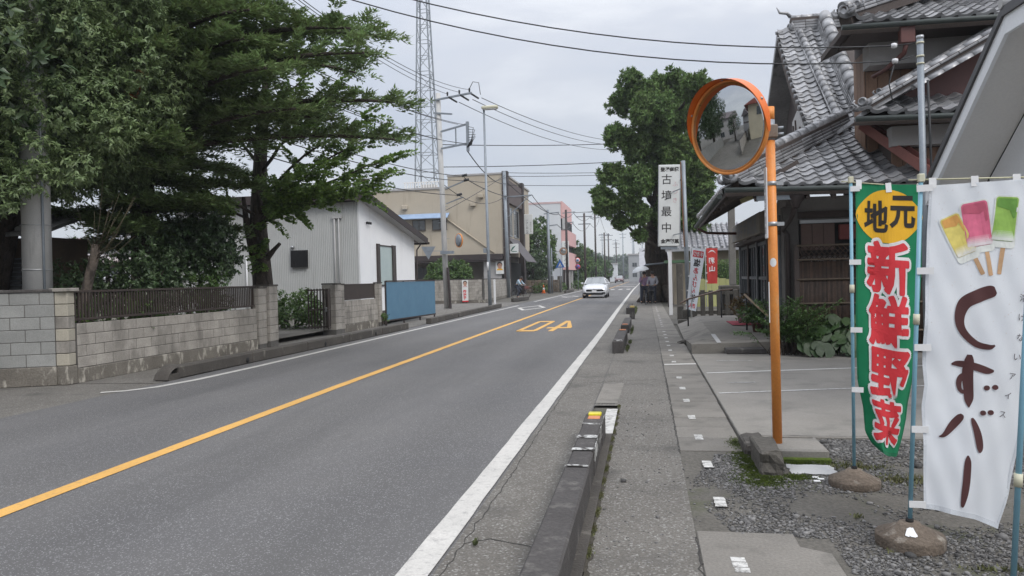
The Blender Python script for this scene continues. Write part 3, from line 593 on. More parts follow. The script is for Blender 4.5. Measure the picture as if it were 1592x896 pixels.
def round_mirror(t, c, n, r, rim=orange_m, back=steel_grey):
    c = Vector(c); n = Vector(n).normalized(); M = Matrix.Translation(c) @ n.to_track_quat('Z', 'Y').to_matrix().to_4x4()
    MB().lathe([(r * .2, -.10), (r * .6, -.08), (r * 1.0, -.02)], 24, M).build('mirror_back', back, t); MB().lathe([(r, -.03), (r * 1.05, -.03), (r * 1.05, .03), (r, .03)], 28, M).build('mirror_rim', rim, t)
    MB().lathe([(r, .0), (r * .7, .03), (r * .35, .05), (0.0, .055)], 24, M).build('mirror_face', mirror_m, t)
round_mirror(UP, (-9.72, 38.2, 3.62), (.72, .7, 0), .36, orange_m)
MB().prism([(-11.85, 38.3, 3.35), (-11.05, 38.3, 3.35), (-11.45, 38.3, 2.65)][::-1], (0, -.02, 0)).build('triangle_sign_back', steel_grey, UP)
part_bar(UP, (-11.5, 38.27, 3.1), (-10.6, 38.35, 3.1), .03, .03, steel_grey, 'sign_bracket')
part_bar(UP, (-10.30, 38.3, 0), (-10.40, 38.3, 2.2), .17, .10, brown_dark, 'cable_trough')
LP = thing('street_lamp', (-8.33, 39.2, 0), 'slim grey steel lamp post with a flat cream lantern, left of the road', 'street lamp')
MB().tube([(-8.33, 39.2, 0), (-8.36, 39.2, 3), (-8.41, 39.2, 10.65)], [.10, .085, .055], 14).build('mast', steel_grey, LP); MB().tube([(-8.41, 39.2, 10.6), (-8.41, 39.1, 10.72)], .05, 8).build('arm', steel_grey, LP)
MB().box(-8.52, -7.62, 39.0, 39.3, 10.68, 10.86, .05).build('lantern_housing', cap_pl, LP); MB().box(-8.40, -7.70, 39.03, 39.27, 10.655, 10.685, .01).build('lantern_lens', white_pl, LP)
MB().box(-8.62, -8.44, 39.12, 39.28, 2.95, 3.2, .01).build('switch_box', steel_grey, LP); MB().lathe([(.088, 0), (.092, .0), (.092, .45), (.088, .45)], 14, Matrix.Translation((-8.365, 39.2, 2.0))).build('sticker_band', white_pl, LP)
MB().box(-8.12, -8.02, 39.2, 39.28, 0, 1.5, .005).build('marker_board', white_pl, LP)
T = thing('lattice_tower', (-22.6, 76, 0), 'tall slim steel lattice mast behind the beige building', 'mast')
zs = [0, 6]; 
while zs[-1] < 46: zs.append(zs[-1] + 1.9 - .01 * zs[-1])
def tw(z): return 1.16 - .68 * min(1, max(0, z - 8) / 24)
for sx in (-1, 1):
    for sy in (-1, 1): MB().tube([(-22.6 + sx * tw(z), 76 + sy * tw(z), z) for z in (0, 8, 16, 24, 32, 46)], .085, 6).build('leg', steel_grey, T)
for i in range(1, len(zs) - 1):
    za, zb = zs[i], zs[i + 1]; wa, wb = tw(za), tw(zb); br = MB()
    for (ax, ay, bx, by) in ((-1, -1, 1, -1), (1, -1, 1, 1), (1, 1, -1, 1), (-1, 1, -1, -1)):
        pa, pb = (-22.6 + ax * wa, 76 + ay * wa, za), (-22.6 + bx * wa, 76 + by * wa, za); pc = (-22.6 + bx * wb, 76 + by * wb, zb); pd = (-22.6 + ax * wb, 76 + ay * wb, zb)
        br.tube([pa, pb], .035, 4, False); br.tube([pa, pc] if i % 2 else [pb, pd], .032, 4, False)
    br.build('brace_ring', steel_grey, T)
P2 = upole('grey steel utility pole at the brown corner of the beige building', (-11.05, 59.5, 0), (-11.2, 59.5, 10.3), .15, .135, m=steel_grey); part_bar(P2, (-11.2, 59.3, 8.2), (-8.9, 59.2, 8.25), .08, .08, steel_grey, 'crossarm'); part_bar(P2, (-10.9, 59.3, 6.6), (-9.2, 59.2, 8.1), .06, .06, steel_grey, 'arm_strut')
for k, (x, Y_, h, lb) in enumerate(((-9.3, 72, 8.2, 'dark utility pole standing before the grey side of the pink building'), (-9.2, 88, 9.6, 'brown utility pole just past the pink building'))):
    t = upole(lb, (x, Y_, 0), (x, Y_, h), .17, .13, m=brown_dark if k else steel_grey, bands=False); part_bar(t, (x - .4, Y_, h - .4), (x + 1.1, Y_, h - .3), .1, .1, steel_grey, 'crossarm'); part_bar(t, (x - .2, Y_, h - 1.6), (x + .9, Y_, h - 1.5), .1, .1, steel_grey, 'crossarm')
far_poles = [(-8.8, 110, 11, 'l'), (-9.0, 137, 14, 'l'), (-8.6, 160, 11, 'l'), (-9.2, 190, 12.5, 'l'), (-8.8, 230, 12, 'l'), (-17, 300, 19, 't'), (-12, 310, 17, 't'), (-7, 240, 15.5, 't'), (-1.0, 260, 17.5, 't'), (-3.2, 215, 14.5, 't'), (.3, 190, 13, 't'), (2.6, 170, 13, 't'), (-5.5, 330, 18, 't')]
for k, (x, Y_, h, ty) in enumerate(far_poles):
    t = upole(('nearest', 'second', 'third', 'fourth', 'farthest')[k] + ' of the distant brown utility poles on the left of the far road' if ty == 'l' else ('tallest', 'second from left', 'shorter', 'far central', 'slim left', 'slim right', 'lowest right', 'far middle')[k - 5] + ' pale utility pole above the roofs at the road end', (x, Y_, 0), (x, Y_, h), .19, .15, 'far utility poles on the left' if ty == 'l' else 'far utility poles over the roofs', steel_grey if ty == 't' else brown_metal, False)
    part_bar(t, (x - 1.2, Y_, h - .5), (x + 1.2, Y_, h - .5), .12, .14, steel_grey, 'crossarm'); part_bar(t, (x - .9, Y_, h - 1.6), (x + .9, Y_, h - 1.6), .12, .14, steel_grey, 'crossarm')

# ================================================================== BUILDINGS ON THE LEFT
def box_part(t, name, m, *a, c=0.0, **k): return MB().box(*a, c=c).build(name, m, t, **k)
def window_y(t, x0, x1, z0, z1, y, fm=brown_metal, gm=glass_m, mull=1, sill=True):      # in a wall facing -y
    f = MB(); w = .05
    f.box(x0, x1, y - .05, y + .02, z1 - w, z1); f.box(x0, x1, y - .05, y + .02, z0, z0 + w); f.box(x0, x0 + w, y - .05, y + .02, z0 + w, z1 - w); f.box(x1 - w, x1, y - .05, y + .02, z0 + w, z1 - w)
    for k in range(mull): xm = x0 + (x1 - x0) * (k + 1) / (mull + 1); f.box(xm - .022, xm + .022, y - .045, y + .01, z0 + w, z1 - w)
    o = f.build('window', fm, t); MB().box(x0 + w * .5, x1 - w * .5, y - .018, y - .006, z0 + w * .5, z1 - w * .5).build('pane', gm, o)
    if sill: MB().box(x0 - .05, x1 + .05, y - .1, y - .051, z0 - .04, z0 + .01).build('sill', fm, o)
    return o
def window_x(t, y0, y1, z0, z1, x, s=1, fm=brown_metal, gm=glass_m, mull=1):            # in a wall facing +x (s=1) or -x
    f = MB(); w = .05; a, b_ = (x - .02, x + .05) if s > 0 else (x - .05, x + .02)
    f.box(a, b_, y0, y1, z1 - w, z1); f.box(a, b_, y0, y1, z0, z0 + w); f.box(a, b_, y0, y0 + w, z0 + w, z1 - w); f.box(a, b_, y1 - w, y1, z0 + w, z1 - w)
    for k in range(mull): ym = y0 + (y1 - y0) * (k + 1) / (mull + 1); f.box(a + .005, b_ - .005, ym - .022, ym + .022, z0 + w, z1 - w)
    o = f.build('window', fm, t); g_ = x + s * .012; MB().box(g_ - .006, g_ + .006, y0 + w * .5, y1 - w * .5, z0 + w * .5, z1 - w * .5).build('pane', gm, o); return o
H = thing('white_house', (-14, 30, .14), 'low house with grey ribbed siding and a white stuccoed end wall behind the block walls', 'house')
x0, x1, y0, y1 = -18.6, -10.8, 26.96, 33.8
b = MB(); n = 104; prof = []
for i in range(n):
    xa = x0 + (x1 - x0) * i / n; w_ = (x1 - x0) / n
    prof += [(xa, y0), (xa + w_ * .5, y0), (xa + w_ * .6, y0 - .014), (xa + w_ * .9, y0 - .014)]
prof.append((x1, y0))
for (a, c) in zip(prof[:-1], prof[1:]): b.face([(a[0], a[1], .3), (c[0], c[1], .3), (c[0], c[1], 4.62), (a[0], a[1], 4.62)])
b.build('ribbed_siding', siding_m, H)
MB().prism([(x1, y0 + .003, .1), (x1, y1, .1), (x1, y1, 3.5), (x1, y0 + .003, 4.72)], (-.12, 0, 0)).build('end_wall', stucco_w, H)
MB().prism([(x0, y0 + .05, .1), (x0, y1, .1), (x0, y1, 3.5), (x0, y0 + .05, 4.72)], (.12, 0, 0)).build('far_end_wall', stucco_w, H); box_part(H, 'back_wall', stucco_w, x0 + .13, x1 - .13, y1 - .1, y1 - .005, .1, 3.5)
MB().prism([(x1 + .42, y0 - .30, 4.80), (x1 + .42, y1 + .75, 3.40), (x1 + .42, y1 + .75, 3.54), (x1 + .42, y0 - .30, 4.94)], (x0 - x1 - .8, 0, 0)).build('roof', roof_brown, H)
MB().prism([(x1 + .45, y0 - .33, 4.72), (x1 + .45, y1 + .80, 3.30), (x1 + .45, y1 + .80, 3.58), (x1 + .45, y0 - .33, 4.99)], (-.035, 0, 0)).build('bargeboard', brown_dark, H)
MB().prism([(x1 + .40, y0 - .25, 4.74), (x1 + .40, y1 + .70, 3.36), (x1 + .40, y1 + .70, 3.38), (x1 + .40, y0 - .25, 4.77)], (-.395, 0, 0)).build('soffit', plaster_p, H)
box_part(H, 'fascia', brown_dark, x0 - .3, x1 + .4, y0 - .33, y0 - .30, 4.64, 4.98); box_part(H, 'gutter', brown_dark, x0 - .3, x1 + .5, y1 + .81, y1 + .92, 3.28, 3.40, c=.02)
box_part(H, 'corner_trim', white_pl, x1 - .05, x1 + .012, y0 - .025, y0 + .002, .3, 4.6); box_part(H, 'foundation', conc_kerb, x0, x1 + .03, y0 - .03, y1, 0, .32)
w_ = window_x(H, 28.95, 30.95, 1.35, 3.05, x1 + .005, 1, brown_metal, frost_m, 0)
box_part(w_, 'shutter', brown_metal, x1 + .01, x1 + .07, 28.72, 29.02, 1.3, 3.08); box_part(w_, 'shutter', brown_metal, x1 + .01, x1 + .07, 30.55, 30.98, 1.3, 3.08)
v = box_part(H, 'louvre_box', black_m, -13.60, -12.92, y0 - .12, y0 - .016, 2.16, 2.82)
for i in range(8): box_part(v, 'louvre_slat', black_m, -13.58 + i * .083, -13.53 + i * .083, y0 - .14, y0 - .121, 2.18, 2.80)
for x in (-11.78, -11.60): MB().tube([(x, y0 - .06, .3), (x, y0 - .06, 4.0)], .035, 8).build('drainpipe', plaster_p, H)
box_part(H, 'pipe_head', plaster_p, -11.88, -11.48, y0 - .10, y0 - .02, 4.0, 4.1); MB().tube([(-15.5, y0 - .06, .3), (-15.5, y0 - .06, 2.6)], .035, 8).build('drainpipe', white_pl, H)
MB().tube([(x1 + .08, y1 + .8, 3.3), (x1 + .08, y1 + .15, 3.0), (x1 + .08, y1 + .06, .3)], .035, 8).build('drainpipe', brown_dark, H)
for x in (-15.3, -13.55, -14.95): MB().lathe([(.07, 0), (.07, .06), (.04, .09), (0, .1)], 12, Matrix.Translation((x, y0 - .02, 2.95)) @ Matrix.Rotation(R(90), 4, 'X')).build('vent_hood', alu, H)
for dy in (0, .22): MB().tube([(x1 + .02, 27.7 + dy, 3.86), (x1 + .14, 27.7 + dy, 3.84)], .05, 8).build('spot_lamp', black_m, H)

B = thing('beige_building', (-17, 72, 0), 'two storey beige rendered shop building with brown corner columns, behind the utility pole', 'building')
Y0 = 64.0
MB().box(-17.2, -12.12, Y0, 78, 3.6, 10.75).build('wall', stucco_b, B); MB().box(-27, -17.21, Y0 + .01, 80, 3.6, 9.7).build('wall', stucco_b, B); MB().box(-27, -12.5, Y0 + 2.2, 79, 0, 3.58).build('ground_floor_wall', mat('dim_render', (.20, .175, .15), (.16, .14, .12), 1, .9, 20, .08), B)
MB().box(-27.1, -17.1, Y0 - .08, Y0 + .2, 9.7, 9.86).build('parapet', plaster_g, B); MB().box(-17.25, -12.0, Y0 - .06, 78.1, 10.75, 10.9).build('parapet', plaster_g, B)
MB().box(-12.25, -11.75, Y0 - .12, Y0 + .55, 0, 11.0).build('corner_column', brown_dark, B); MB().box(-12.25, -11.70, 71.7, 72.6, 0, 10.9).build('corner_column', brown_dark, B); MB().box(-12.1, -11.8, Y0 + .56, 71.69, 8.3, 10.3).build('brown_band', mat('brown_tile_face', (.09, .062, .055), (.075, .052, .046), 2, .6, 30, .1), B)
MB().box(-14.1, -12.5, Y0 - .02, Y0 + .5, 0, 3.55).build('pier', plaster_g, B)
MB().box(-24.4, -12.3, Y0 - .5, Y0 - .01, 3.25, 3.75).build('canopy_beam', brown_dark, B); MB().box(-24.4, -12.5, Y0 - .45, Y0 + 2.2, 3.1, 3.22).build('canopy_ceiling', brown_dark, B)
aw = MB().prism([(-24.6, Y0 - .02, 7.55), (-24.6, Y0 - .75, 7.1), (-24.6, Y0 - .75, 7.04), (-24.6, Y0 - .02, 7.5)], (7.5, 0, 0)).build('awning', mat('blue_awning', (.30, .40, .55), (.24, .33, .47), 2, .6, 30, .1), B)
for (a, c) in ((-22.5, -21.5), (-20.55, -19.35), (-18.7, -17.35)): window_y(B, a, c, 6.05, 6.98, Y0 - .01, mull=1)
for k in range(4): window_y(B, -23.5 + k * 1.3, -22.4 + k * 1.3, 1.7, 2.8, Y0 + 2.19, mull=1, sill=False)
window_x(B, 65.2, 67.6, 5.4, 8.0, -12.10, 1, alu, glass_m); window_x(B, 68.4, 71.2, 5.4, 8.0, -12.10, 1, alu, glass_m)
MB().tube([(-17.6, Y0 - .08, 7.2), (-13.1, Y0 - .08, 3.85)], .06, 8).build('waste_pipe', mat('beige_pipe', (.5, .43, .33)), B)
for (x, z) in ((-23.0, 8.1), (-21.2, 8.15), (-14.9, 8.2), (-14.2, 8.9)): box_part(B, 'vent_hood', stucco_b, x - .25, x + .25, Y0 - .32, Y0 - .01, z - .18, z + .2, c=.04)
r_ = thing('roof_railing', (-20.5, 69, 9.7), 'pale railing and plant box on the flat roof of the beige building', 'railing')
for i in range(15): box_part(r_, 'baluster', white_pl, -22.2 + i * .26, -22.12 + i * .26, 67, 67.06, 9.70, 10.75)
box_part(r_, 'rail', white_pl, -22.3, -18.4, 66.98, 67.08, 10.76, 10.84); box_part(r_, 'plant_box', plaster_p, -20.9, -19.6, 68, 69.2, 9.7, 10.7)
MB().face([(-12.05, 65.0, 5.25), (-12.05, 70.8, 5.25), (-10.35, 71.0, 3.05), (-10.35, 64.9, 3.05)][::-1]).face([(-12.05, 65.0, 5.22), (-10.35, 64.9, 3.02), (-10.35, 71.0, 3.02), (-12.05, 70.8, 5.22)][::-1]).build('dark_awning', mat('grey_awning_cloth', (.115, .105, .11), (.10, .092, .097), 2, .8, 30, .05), B)
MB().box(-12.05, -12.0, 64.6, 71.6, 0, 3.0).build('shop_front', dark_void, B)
sg = thing('leaf_sign', (-11.4, 64.3, 3.9), 'small white square sign with a green leaf mark, on the corner of the beige shop', 'sign'); MB().box(-11.85, -11.0, 64.25, 64.38, 3.75, 4.6, .02).build('sign_box', sign_white, sg); box_part(sg, 'sign_arm', steel_grey, -11.9, -11.84, 64.28, 64.34, 3.9, 4.5)
MB().face([(-11.7, 64.245, 3.98), (-11.6, 64.245, 3.98), (-11.2, 64.245, 4.45), (-11.5, 64.245, 4.32)]).build('leaf_mark', mat('green_print', (.05, .16, .12)), sg); MB().face([(-11.6, 64.245, 3.9), (-11.1, 64.245, 3.9), (-11.1, 64.245, 3.96), (-11.6, 64.245, 3.96)]).build('small_lettering', mat('green_print', (.05, .16, .12)), sg)
sg = thing('shop_sign', (-11.3, 72.3, 6), 'narrow upright white sign with small dark lettering on the far column of the beige shop', 'sign'); MB().box(-11.70, -10.85, 72.2, 72.34, 5.9, 7.85, .02).build('sign_panel', sign_white, sg)
column_text('lettering', 'いけしめんの', frame(Vector((-11.42, 72.19, 6.62)), (1, 0, 0), (0, 0, 1), (0, -1, 0)), .24, ink_black, sg); column_text('lettering', '手打うどん', frame(Vector((-11.05, 72.19, 6.6)), (1, 0, 0), (0, 0, 1), (0, -1, 0)), .19, mat('grey_print', (.2, .2, .2)), sg)

B = thing('pink_building', (-14, 106, 0), 'tall building with a blank pale grey side and pink balconies facing the road', 'building')
MB().box(-17.6, -11.2, 100, 113.5, 0, 11.6).build('wall', pale_w, B); MB().box(-17.7, -11.15, 99.95, 113.6, 11.6, 11.85).build('parapet', mat('pale_pink', (.6, .44, .44)), B)
for (za, zb, xo) in ((9.6, 11.9, -10.95), (6.0, 8.0, -10.35), (2.6, 5.0, -10.35)):
    bl = MB().box(-11.18, xo, 100.2, 113, za, zb).build('balcony', pink_w, B); MB().box(-11.18, xo - .1, 100.3, 112.9, zb + .001, zb + .02).build('balcony_floor', plaster_g, bl)
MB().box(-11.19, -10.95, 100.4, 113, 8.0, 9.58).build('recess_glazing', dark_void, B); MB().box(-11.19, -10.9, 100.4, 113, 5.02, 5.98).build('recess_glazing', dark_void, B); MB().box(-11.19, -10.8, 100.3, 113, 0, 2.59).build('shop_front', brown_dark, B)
for yy in (100.6, 104, 108): MB().box(-11.0, -10.5, yy, yy + .5, 0, 2.59).build('pier', plaster_p, B)
MB().box(-11.0, -10.6, 100.1, 100.4, 8.01, 9.59).build('pier', plaster_p, B)
sg = thing('tall_shop_sign', (-10.5, 98.6, 3), 'tall white upright sign with dark lettering in front of the pink building', 'sign'); MB().box(-10.95, -10.05, 98.6, 98.8, 2.9, 6.4, .03).build('sign_panel', sign_white, sg); MB().tube([(-10.95, 98.7, 0), (-10.95, 98.7, 6.2)], .06, 8).build('post', steel_grey, sg)
column_text('lettering', 'クスリのみせ', frame(Vector((-10.5, 98.59, 4.65)), (1, 0, 0), (0, 0, 1), (0, -1, 0)), .5, mat('grey_print', (.2, .2, .2)), sg)
# sheds and houses seen between the trees
Hs = thing('garden_shed', (-14, 14.5, .1), 'brown boarded shed with a grey roller shutter at the far left edge', 'shed'); box_part(Hs, 'wall', mat('tan_boards', (.20, .145, .10), (.15, .11, .08), 2, .8, 30, .1), -17.5, -12.35, 13.6, 14.7, .1, 2.62); sh = box_part(Hs, 'roller_shutter', steel_grey, -14.6, -12.95, 13.54, 13.59, .15, 2.2)
for i in range(22): box_part(sh, 'shutter_slat', mat('shutter_grey', (.13, .13, .135)), -14.58, -12.97, 13.515, 13.538, .17 + i * .092, .235 + i * .092)
for i in range(12): MB().lathe([(.11, 0), (.11, .9)], 8, Matrix.Translation((-17.2 + i * .42, 13.1, 2.72)) @ Matrix.Rotation(R(-68), 4, 'X')).build('roof_tile', tile_m, Hs)
MB().prism([(-17.8, 13.05, 2.62), (-17.8, 14.9, 3.28), (-17.8, 14.9, 3.36), (-17.8, 13.05, 2.70)], (5.8, 0, 0)).build('roof', tile_m, Hs); MB().tube([(-12.9, 13.5, 2.2), (-12.45, 13.5, 1.3)], .02, 6).build('brace', alu, Hs); MB().box(-12.93, -12.88, 13.5, 13.56, .1, 2.3).build('door_post', alu, Hs)
Hr = thing('red_roofed_house', (-33, 42, 0), 'distant tan house with a dull red roof glimpsed between the pole and the cedar', 'house'); box_part(Hr, 'wall', mat('tan_wall', (.46, .33, .23), (.40, .28, .19), 1, .9, 20, .05), -38.5, -29.4, 41, 48, 0, 3.9); MB().prism([(-39, 40.3, 3.8), (-39, 44.5, 5.0), (-39, 48.7, 3.8)], (10.2, 0, 0)).build('roof', mat('red_roof', (.15, .065, .06), (.12, .05, .05), 2, .7, 20, .1), Hr)
for k in range(3): window_y(Hr, -36.5 + k * 2.4, -35 + k * 2.4, 2.2, 3.6, 40.99, white_pl)
Hw = thing('white_outbuilding', (-27, 33, 0), 'plain white outbuilding glimpsed beyond the carport', 'outbuilding'); box_part(Hw, 'wall', plaster_p, -28.5, -24.6, 33, 38, 0, 3.7); MB().prism([(-28.8, 32.7, 3.6), (-28.8, 35.5, 4.6), (-28.8, 38.3, 3.6)], (4.5, 0, 0)).build('roof', tile_far, Hw); window_y(Hw, -27.4, -26, 1.6, 2.9, 32.99, alu)
Cp = thing('carport', (-19.2, 24, 0), 'carport with a curved brown tinted roof behind the leaning bare tree', 'carport')
for i in range(5):
    ya = 23 + i * 1.2; arc = [(-21.6 + 2.9 * math.cos(R(180 - a)) * .5 + 1.45, ya, 2.35 + .42 * math.sin(R(a))) for a in range(0, 181, 15)]; MB().tube(arc, .03, 6).build('roof_rib', brown_metal, Cp)
MB().grid(lambda u, v: (-20.15 - 1.45 * math.cos(math.pi * u), 23 + 4.8 * v, 2.37 + .42 * math.sin(math.pi * u)), 12, 1).build('roof_sheet', mat('tinted_sheet', (.34, .27, .25), None, 2, .2), Cp)
for (x, yy) in ((-21.5, 23.3), (-18.8, 23.3), (-21.5, 27.4), (-18.8, 27.4)): box_part(Cp, 'post', brown_metal, x - .05, x + .05, yy - .05, yy + .05, 0, 2.4)
Wt = thing('white_garden_wall', (-18.5, 29, 0), 'pale garden wall with a wavy tiled top glimpsed under the carport', 'wall'); box_part(Wt, 'wall', mat('cream_wall', (.52, .49, .41)), -24, -17.5, 29, 29.2, 0, 1.75)
for i in range(20): MB().lathe([(.16, 0), (.16, .5)], 8, Matrix.Translation((-23.8 + i * .32, 28.8, 1.82)) @ Matrix.Rotation(R(-75), 4, 'X')).build('cap_tile', tile_far, Wt)

# ---- side road to the left, which the round mirror looks into
block_wall('block_wall', 'grey block wall along the far side of the lane, seen in the round mirror', al(3.2, -6.0), al(16, -6.0), 6, block_grey, .2, parts=False, cap=.05)
Hm = thing('cream_house', (-20.5, -6.2, 0), 'cream two storey house with a red roof, seen in the round mirror', 'house', None, math.atan2(AD.y, AD.x))
Mh = Matrix.Translation((-20.5, -6.2, 0)) @ Matrix.Rotation(math.atan2(AD.y, AD.x), 4, 'Z')
cw = mat('cream_render', (.55, .49, .36), (.48, .43, .32), 1, .9, 20, .05); rw = mat('red_tile_roof', (.30, .085, .06), (.25, .07, .05), 2, .7, 20, .1)
MB().box(-5, 5, -3.6, 3.6, 0, 5.6, 0, Mh).build('wall', cw, Hm); MB().prism([Mh @ Vector(p) for p in ((-5.6, -4.4, 5.5), (-5.6, 0, 7.5), (-5.6, 4.4, 5.5))], Mh.to_3x3() @ Vector((11.2, 0, 0))).build('roof', rw, Hm); MB().box(-5.5, 5.5, -4.6, -3.61, 2.8, 3.0, 0, Mh).build('porch_roof', brown_dark, Hm); MB().box(-5.5, 5.5, 3.61, 4.8, 2.8, 3.0, 0, Mh).build('porch_roof', brown_dark, Hm)
for s_ in (-1, 1):
    for xx in (-3.4, .2, 3.0):
        for zz in (1.0, 3.7): o = MB().box(xx - .75, xx + .75, s_ * 3.6 - .04, s_ * 3.6 + .04, zz, zz + 1.3, 0, Mh).build('window', alu, Hm); MB().box(xx - .68, xx + .68, s_ * 3.6 - .05, s_ * 3.6 + .05, zz + .07, zz + 1.23, 0, Mh).build('pane', glass_m, o)
for xx in (-2.0,): MB().box(4.96, 5.04, xx, xx + 1.5, 3.7, 5.0, 0, Mh).build('window', alu, Hm); MB().box(-5.04, -4.96, xx, xx + 1.5, 3.7, 5.0, 0, Mh).build('window', glass_m, Hm)
block_wall('block_wall', 'cream low wall further along the lane, seen in the round mirror', al(19, -6.2), al(27, -6.2), 6, block_cream, .2, parts=False)

for (lx, ly, lh, lb) in ((-37, 1.5, 5.6, 'grey house closing the far end of the lane, seen in the round mirror'), (-33, -10, 5.2, 'pale house behind the cream house in the lane, seen in the round mirror')):
    hl = thing('lane_house', (lx, ly, 0), lb, 'house'); MB().box(lx - 3.5, lx + 3.5, ly - 4, ly + 4, 0, lh).build('wall', plaster_p if ly < 0 else plaster_g, hl); MB().prism([(lx - 4, ly - 4.6, lh - .1), (lx, ly - 4.6, lh + 1.9), (lx + 4, ly - 4.6, lh - .1)], (0, 9.2, 0)).build('roof', roof_brown, hl)
    for yy in (-2.6, .8): window_x(hl, ly + yy, ly + yy + 1.6, 3.4, 4.6, lx + 3.5, 1, alu, glass_m); window_x(hl, ly + yy, ly + yy + 1.6, .8, 2.2, lx + 3.5, 1, alu, glass_m)
# ================================================================== TREES AND SHRUBS ON THE LEFT
def tree_trunk(t, pts, rs, m=bark_m, seed=1): return MB().tube(pts, rs, 14, wob=.35).build('trunk', m, t)
# big oak
T = thing('oak_tree', (-13.5, 13.3, .1), 'big dense broadleaf tree filling the top left corner above the tall block wall', 'tree')
tr = MB(); tr.tube([(-13.5, 13.3, 0), (-13.4, 13.2, 1.5), (-12.9, 13.2, 3.2), (-11.9, 13.3, 6)], [.34, .28, .24, .15], 12, wob=.3)
for k in range(9): a = k * 2.4; limb(tr, (-12.9 + .12 * k, 13.2, 3.2 + k * .3), (-12 + 2.4 * math.cos(a), 13.6 + 2.2 * math.sin(a), 4.4 + k * .45), .11, .03, seed=k)
tr.build('trunk', bark_m, T)
fol = Fol(); lob = crown_lobes((-11.45, 12.6, 6.1), (2.75, 2.6, 3.3), 58, .78, 3, zmin=-.92)
lob += [(-9.3, 12.3, 5.3, .55, .55, .55), (-8.95, 12.6, 4.8, .42, .45, .42), (-9.2, 12.9, 6.3, .65, .65, .6), (-10.3, 11.5, 5.0, .7, .6, .6), (-11.2, 11.3, 4.1, .7, .6, .5), (-12.5, 11.6, 3.9, .8, .6, .5), (-9.7, 12.2, 4.1, .55, .5, .45), (-12.3, 12.0, 3.3, .6, .5, .4), (-10.6, 12.2, 3.5, .5, .5, .35), (-13.3, 12.4, 3.2, .8, .6, .4), (-10.3, 10.5, 4.6, .5, .45, .6), (-10.6, 10.4, 3.65, .5, .4, .4), (-9.9, 10.6, 3.75, .4, .4, .4), (-10.2, 10.3, 5.6, .6, .5, .6), (-9.6, 10.8, 4.6, .45, .4, .5), (-11.2, 10.4, 4.6, .6, .5, .6), (-10.9, 10.2, 3.9, .5, .4, .4), (-10.2, 10.55, 6.4, .6, .5, .5), (-11.9, 10.9, 3.6, .6, .5, .4)]
lob += [(-10.35, 10.3, 3.0, .45, .3, .25), (-10.3, 10.4, 3.3, .5, .35, .3), (-9.85, 10.6, 3.35, .4, .35, .28), (-10.9, 10.4, 3.25, .5, .4, .3), (-9.5, 11.0, 3.6, .45, .4, .35), (-9.05, 11.4, 4.3, .4, .4, .4), (-8.9, 11.9, 5.6, .45, .4, .5), (-8.95, 12.0, 6.5, .5, .5, .5)]
clump_leaves(fol, lob, 560, .098, .036, .55, 10, (.4, 1.0), .9)
fol.build('crown', leaf_oak, T)
fol = Fol(); clump_leaves(fol, [(-9.02, 12.2, 5.35, .12, .1, .2), (-9.15, 12.1, 5.05, .1, .1, .15)], 700, .09, .03, .5, 8); fol.build('withered_sprig', mat('withered_leaves', (.30, .10, .035), (.22, .12, .04), 4, .6, 20, .2, rand=.4, trans=.2), T)
# cedar with layered limbs
T = thing('cedar_tree', (-11.3, 15.2, .1), 'wide spreading dark conifer with layered drooping limbs between the oak and the ginkgo', 'tree')
tr = MB(); cz = [0, 2, 4, 7, 10, 13.5]; tr.tube([(-11.3, 15.2, z) for z in cz], [.36, .30, .27, .2, .13, .03], 14, wob=.3)
fol = Fol(); g = random.Random(11); P, D, Nn, Ln, Wd = [], [], [], [], []
def spray(p, d, ln, seedn):
    """a flat twig clothed in short needles, tip nodding"""
    n = int(ln * 58); t_ = rng.uniform(0, 1, n); s_ = np.cross(d, [0, 0, 1]); s_ = s_ / max(1e-6, np.linalg.norm(s_))
    c = p[None] + d[None] * (t_ * ln)[:, None] + np.array([0, 0, -1])[None] * (t_ ** 2 * ln * .22)[:, None]
    side = rng.choice([-1, 1], n)[:, None]; dd = d[None] * rng.uniform(.3, 1.0, (n, 1)) + s_[None] * side * rng.uniform(.2, 1.0, (n, 1)) + np.array([0, 0, 1])[None] * rng.uniform(-.35, .55, (n, 1))
    P.append(c + rng.normal(size=(n, 3)) * .025); D.append(dd); Nn.append(np.tile([0, 0, 1.0], (n, 1)) + rng.normal(size=(n, 3)) * .5); Ln.append(rng.uniform(.09, .19, n)); Wd.append(rng.uniform(.030, .052, n))
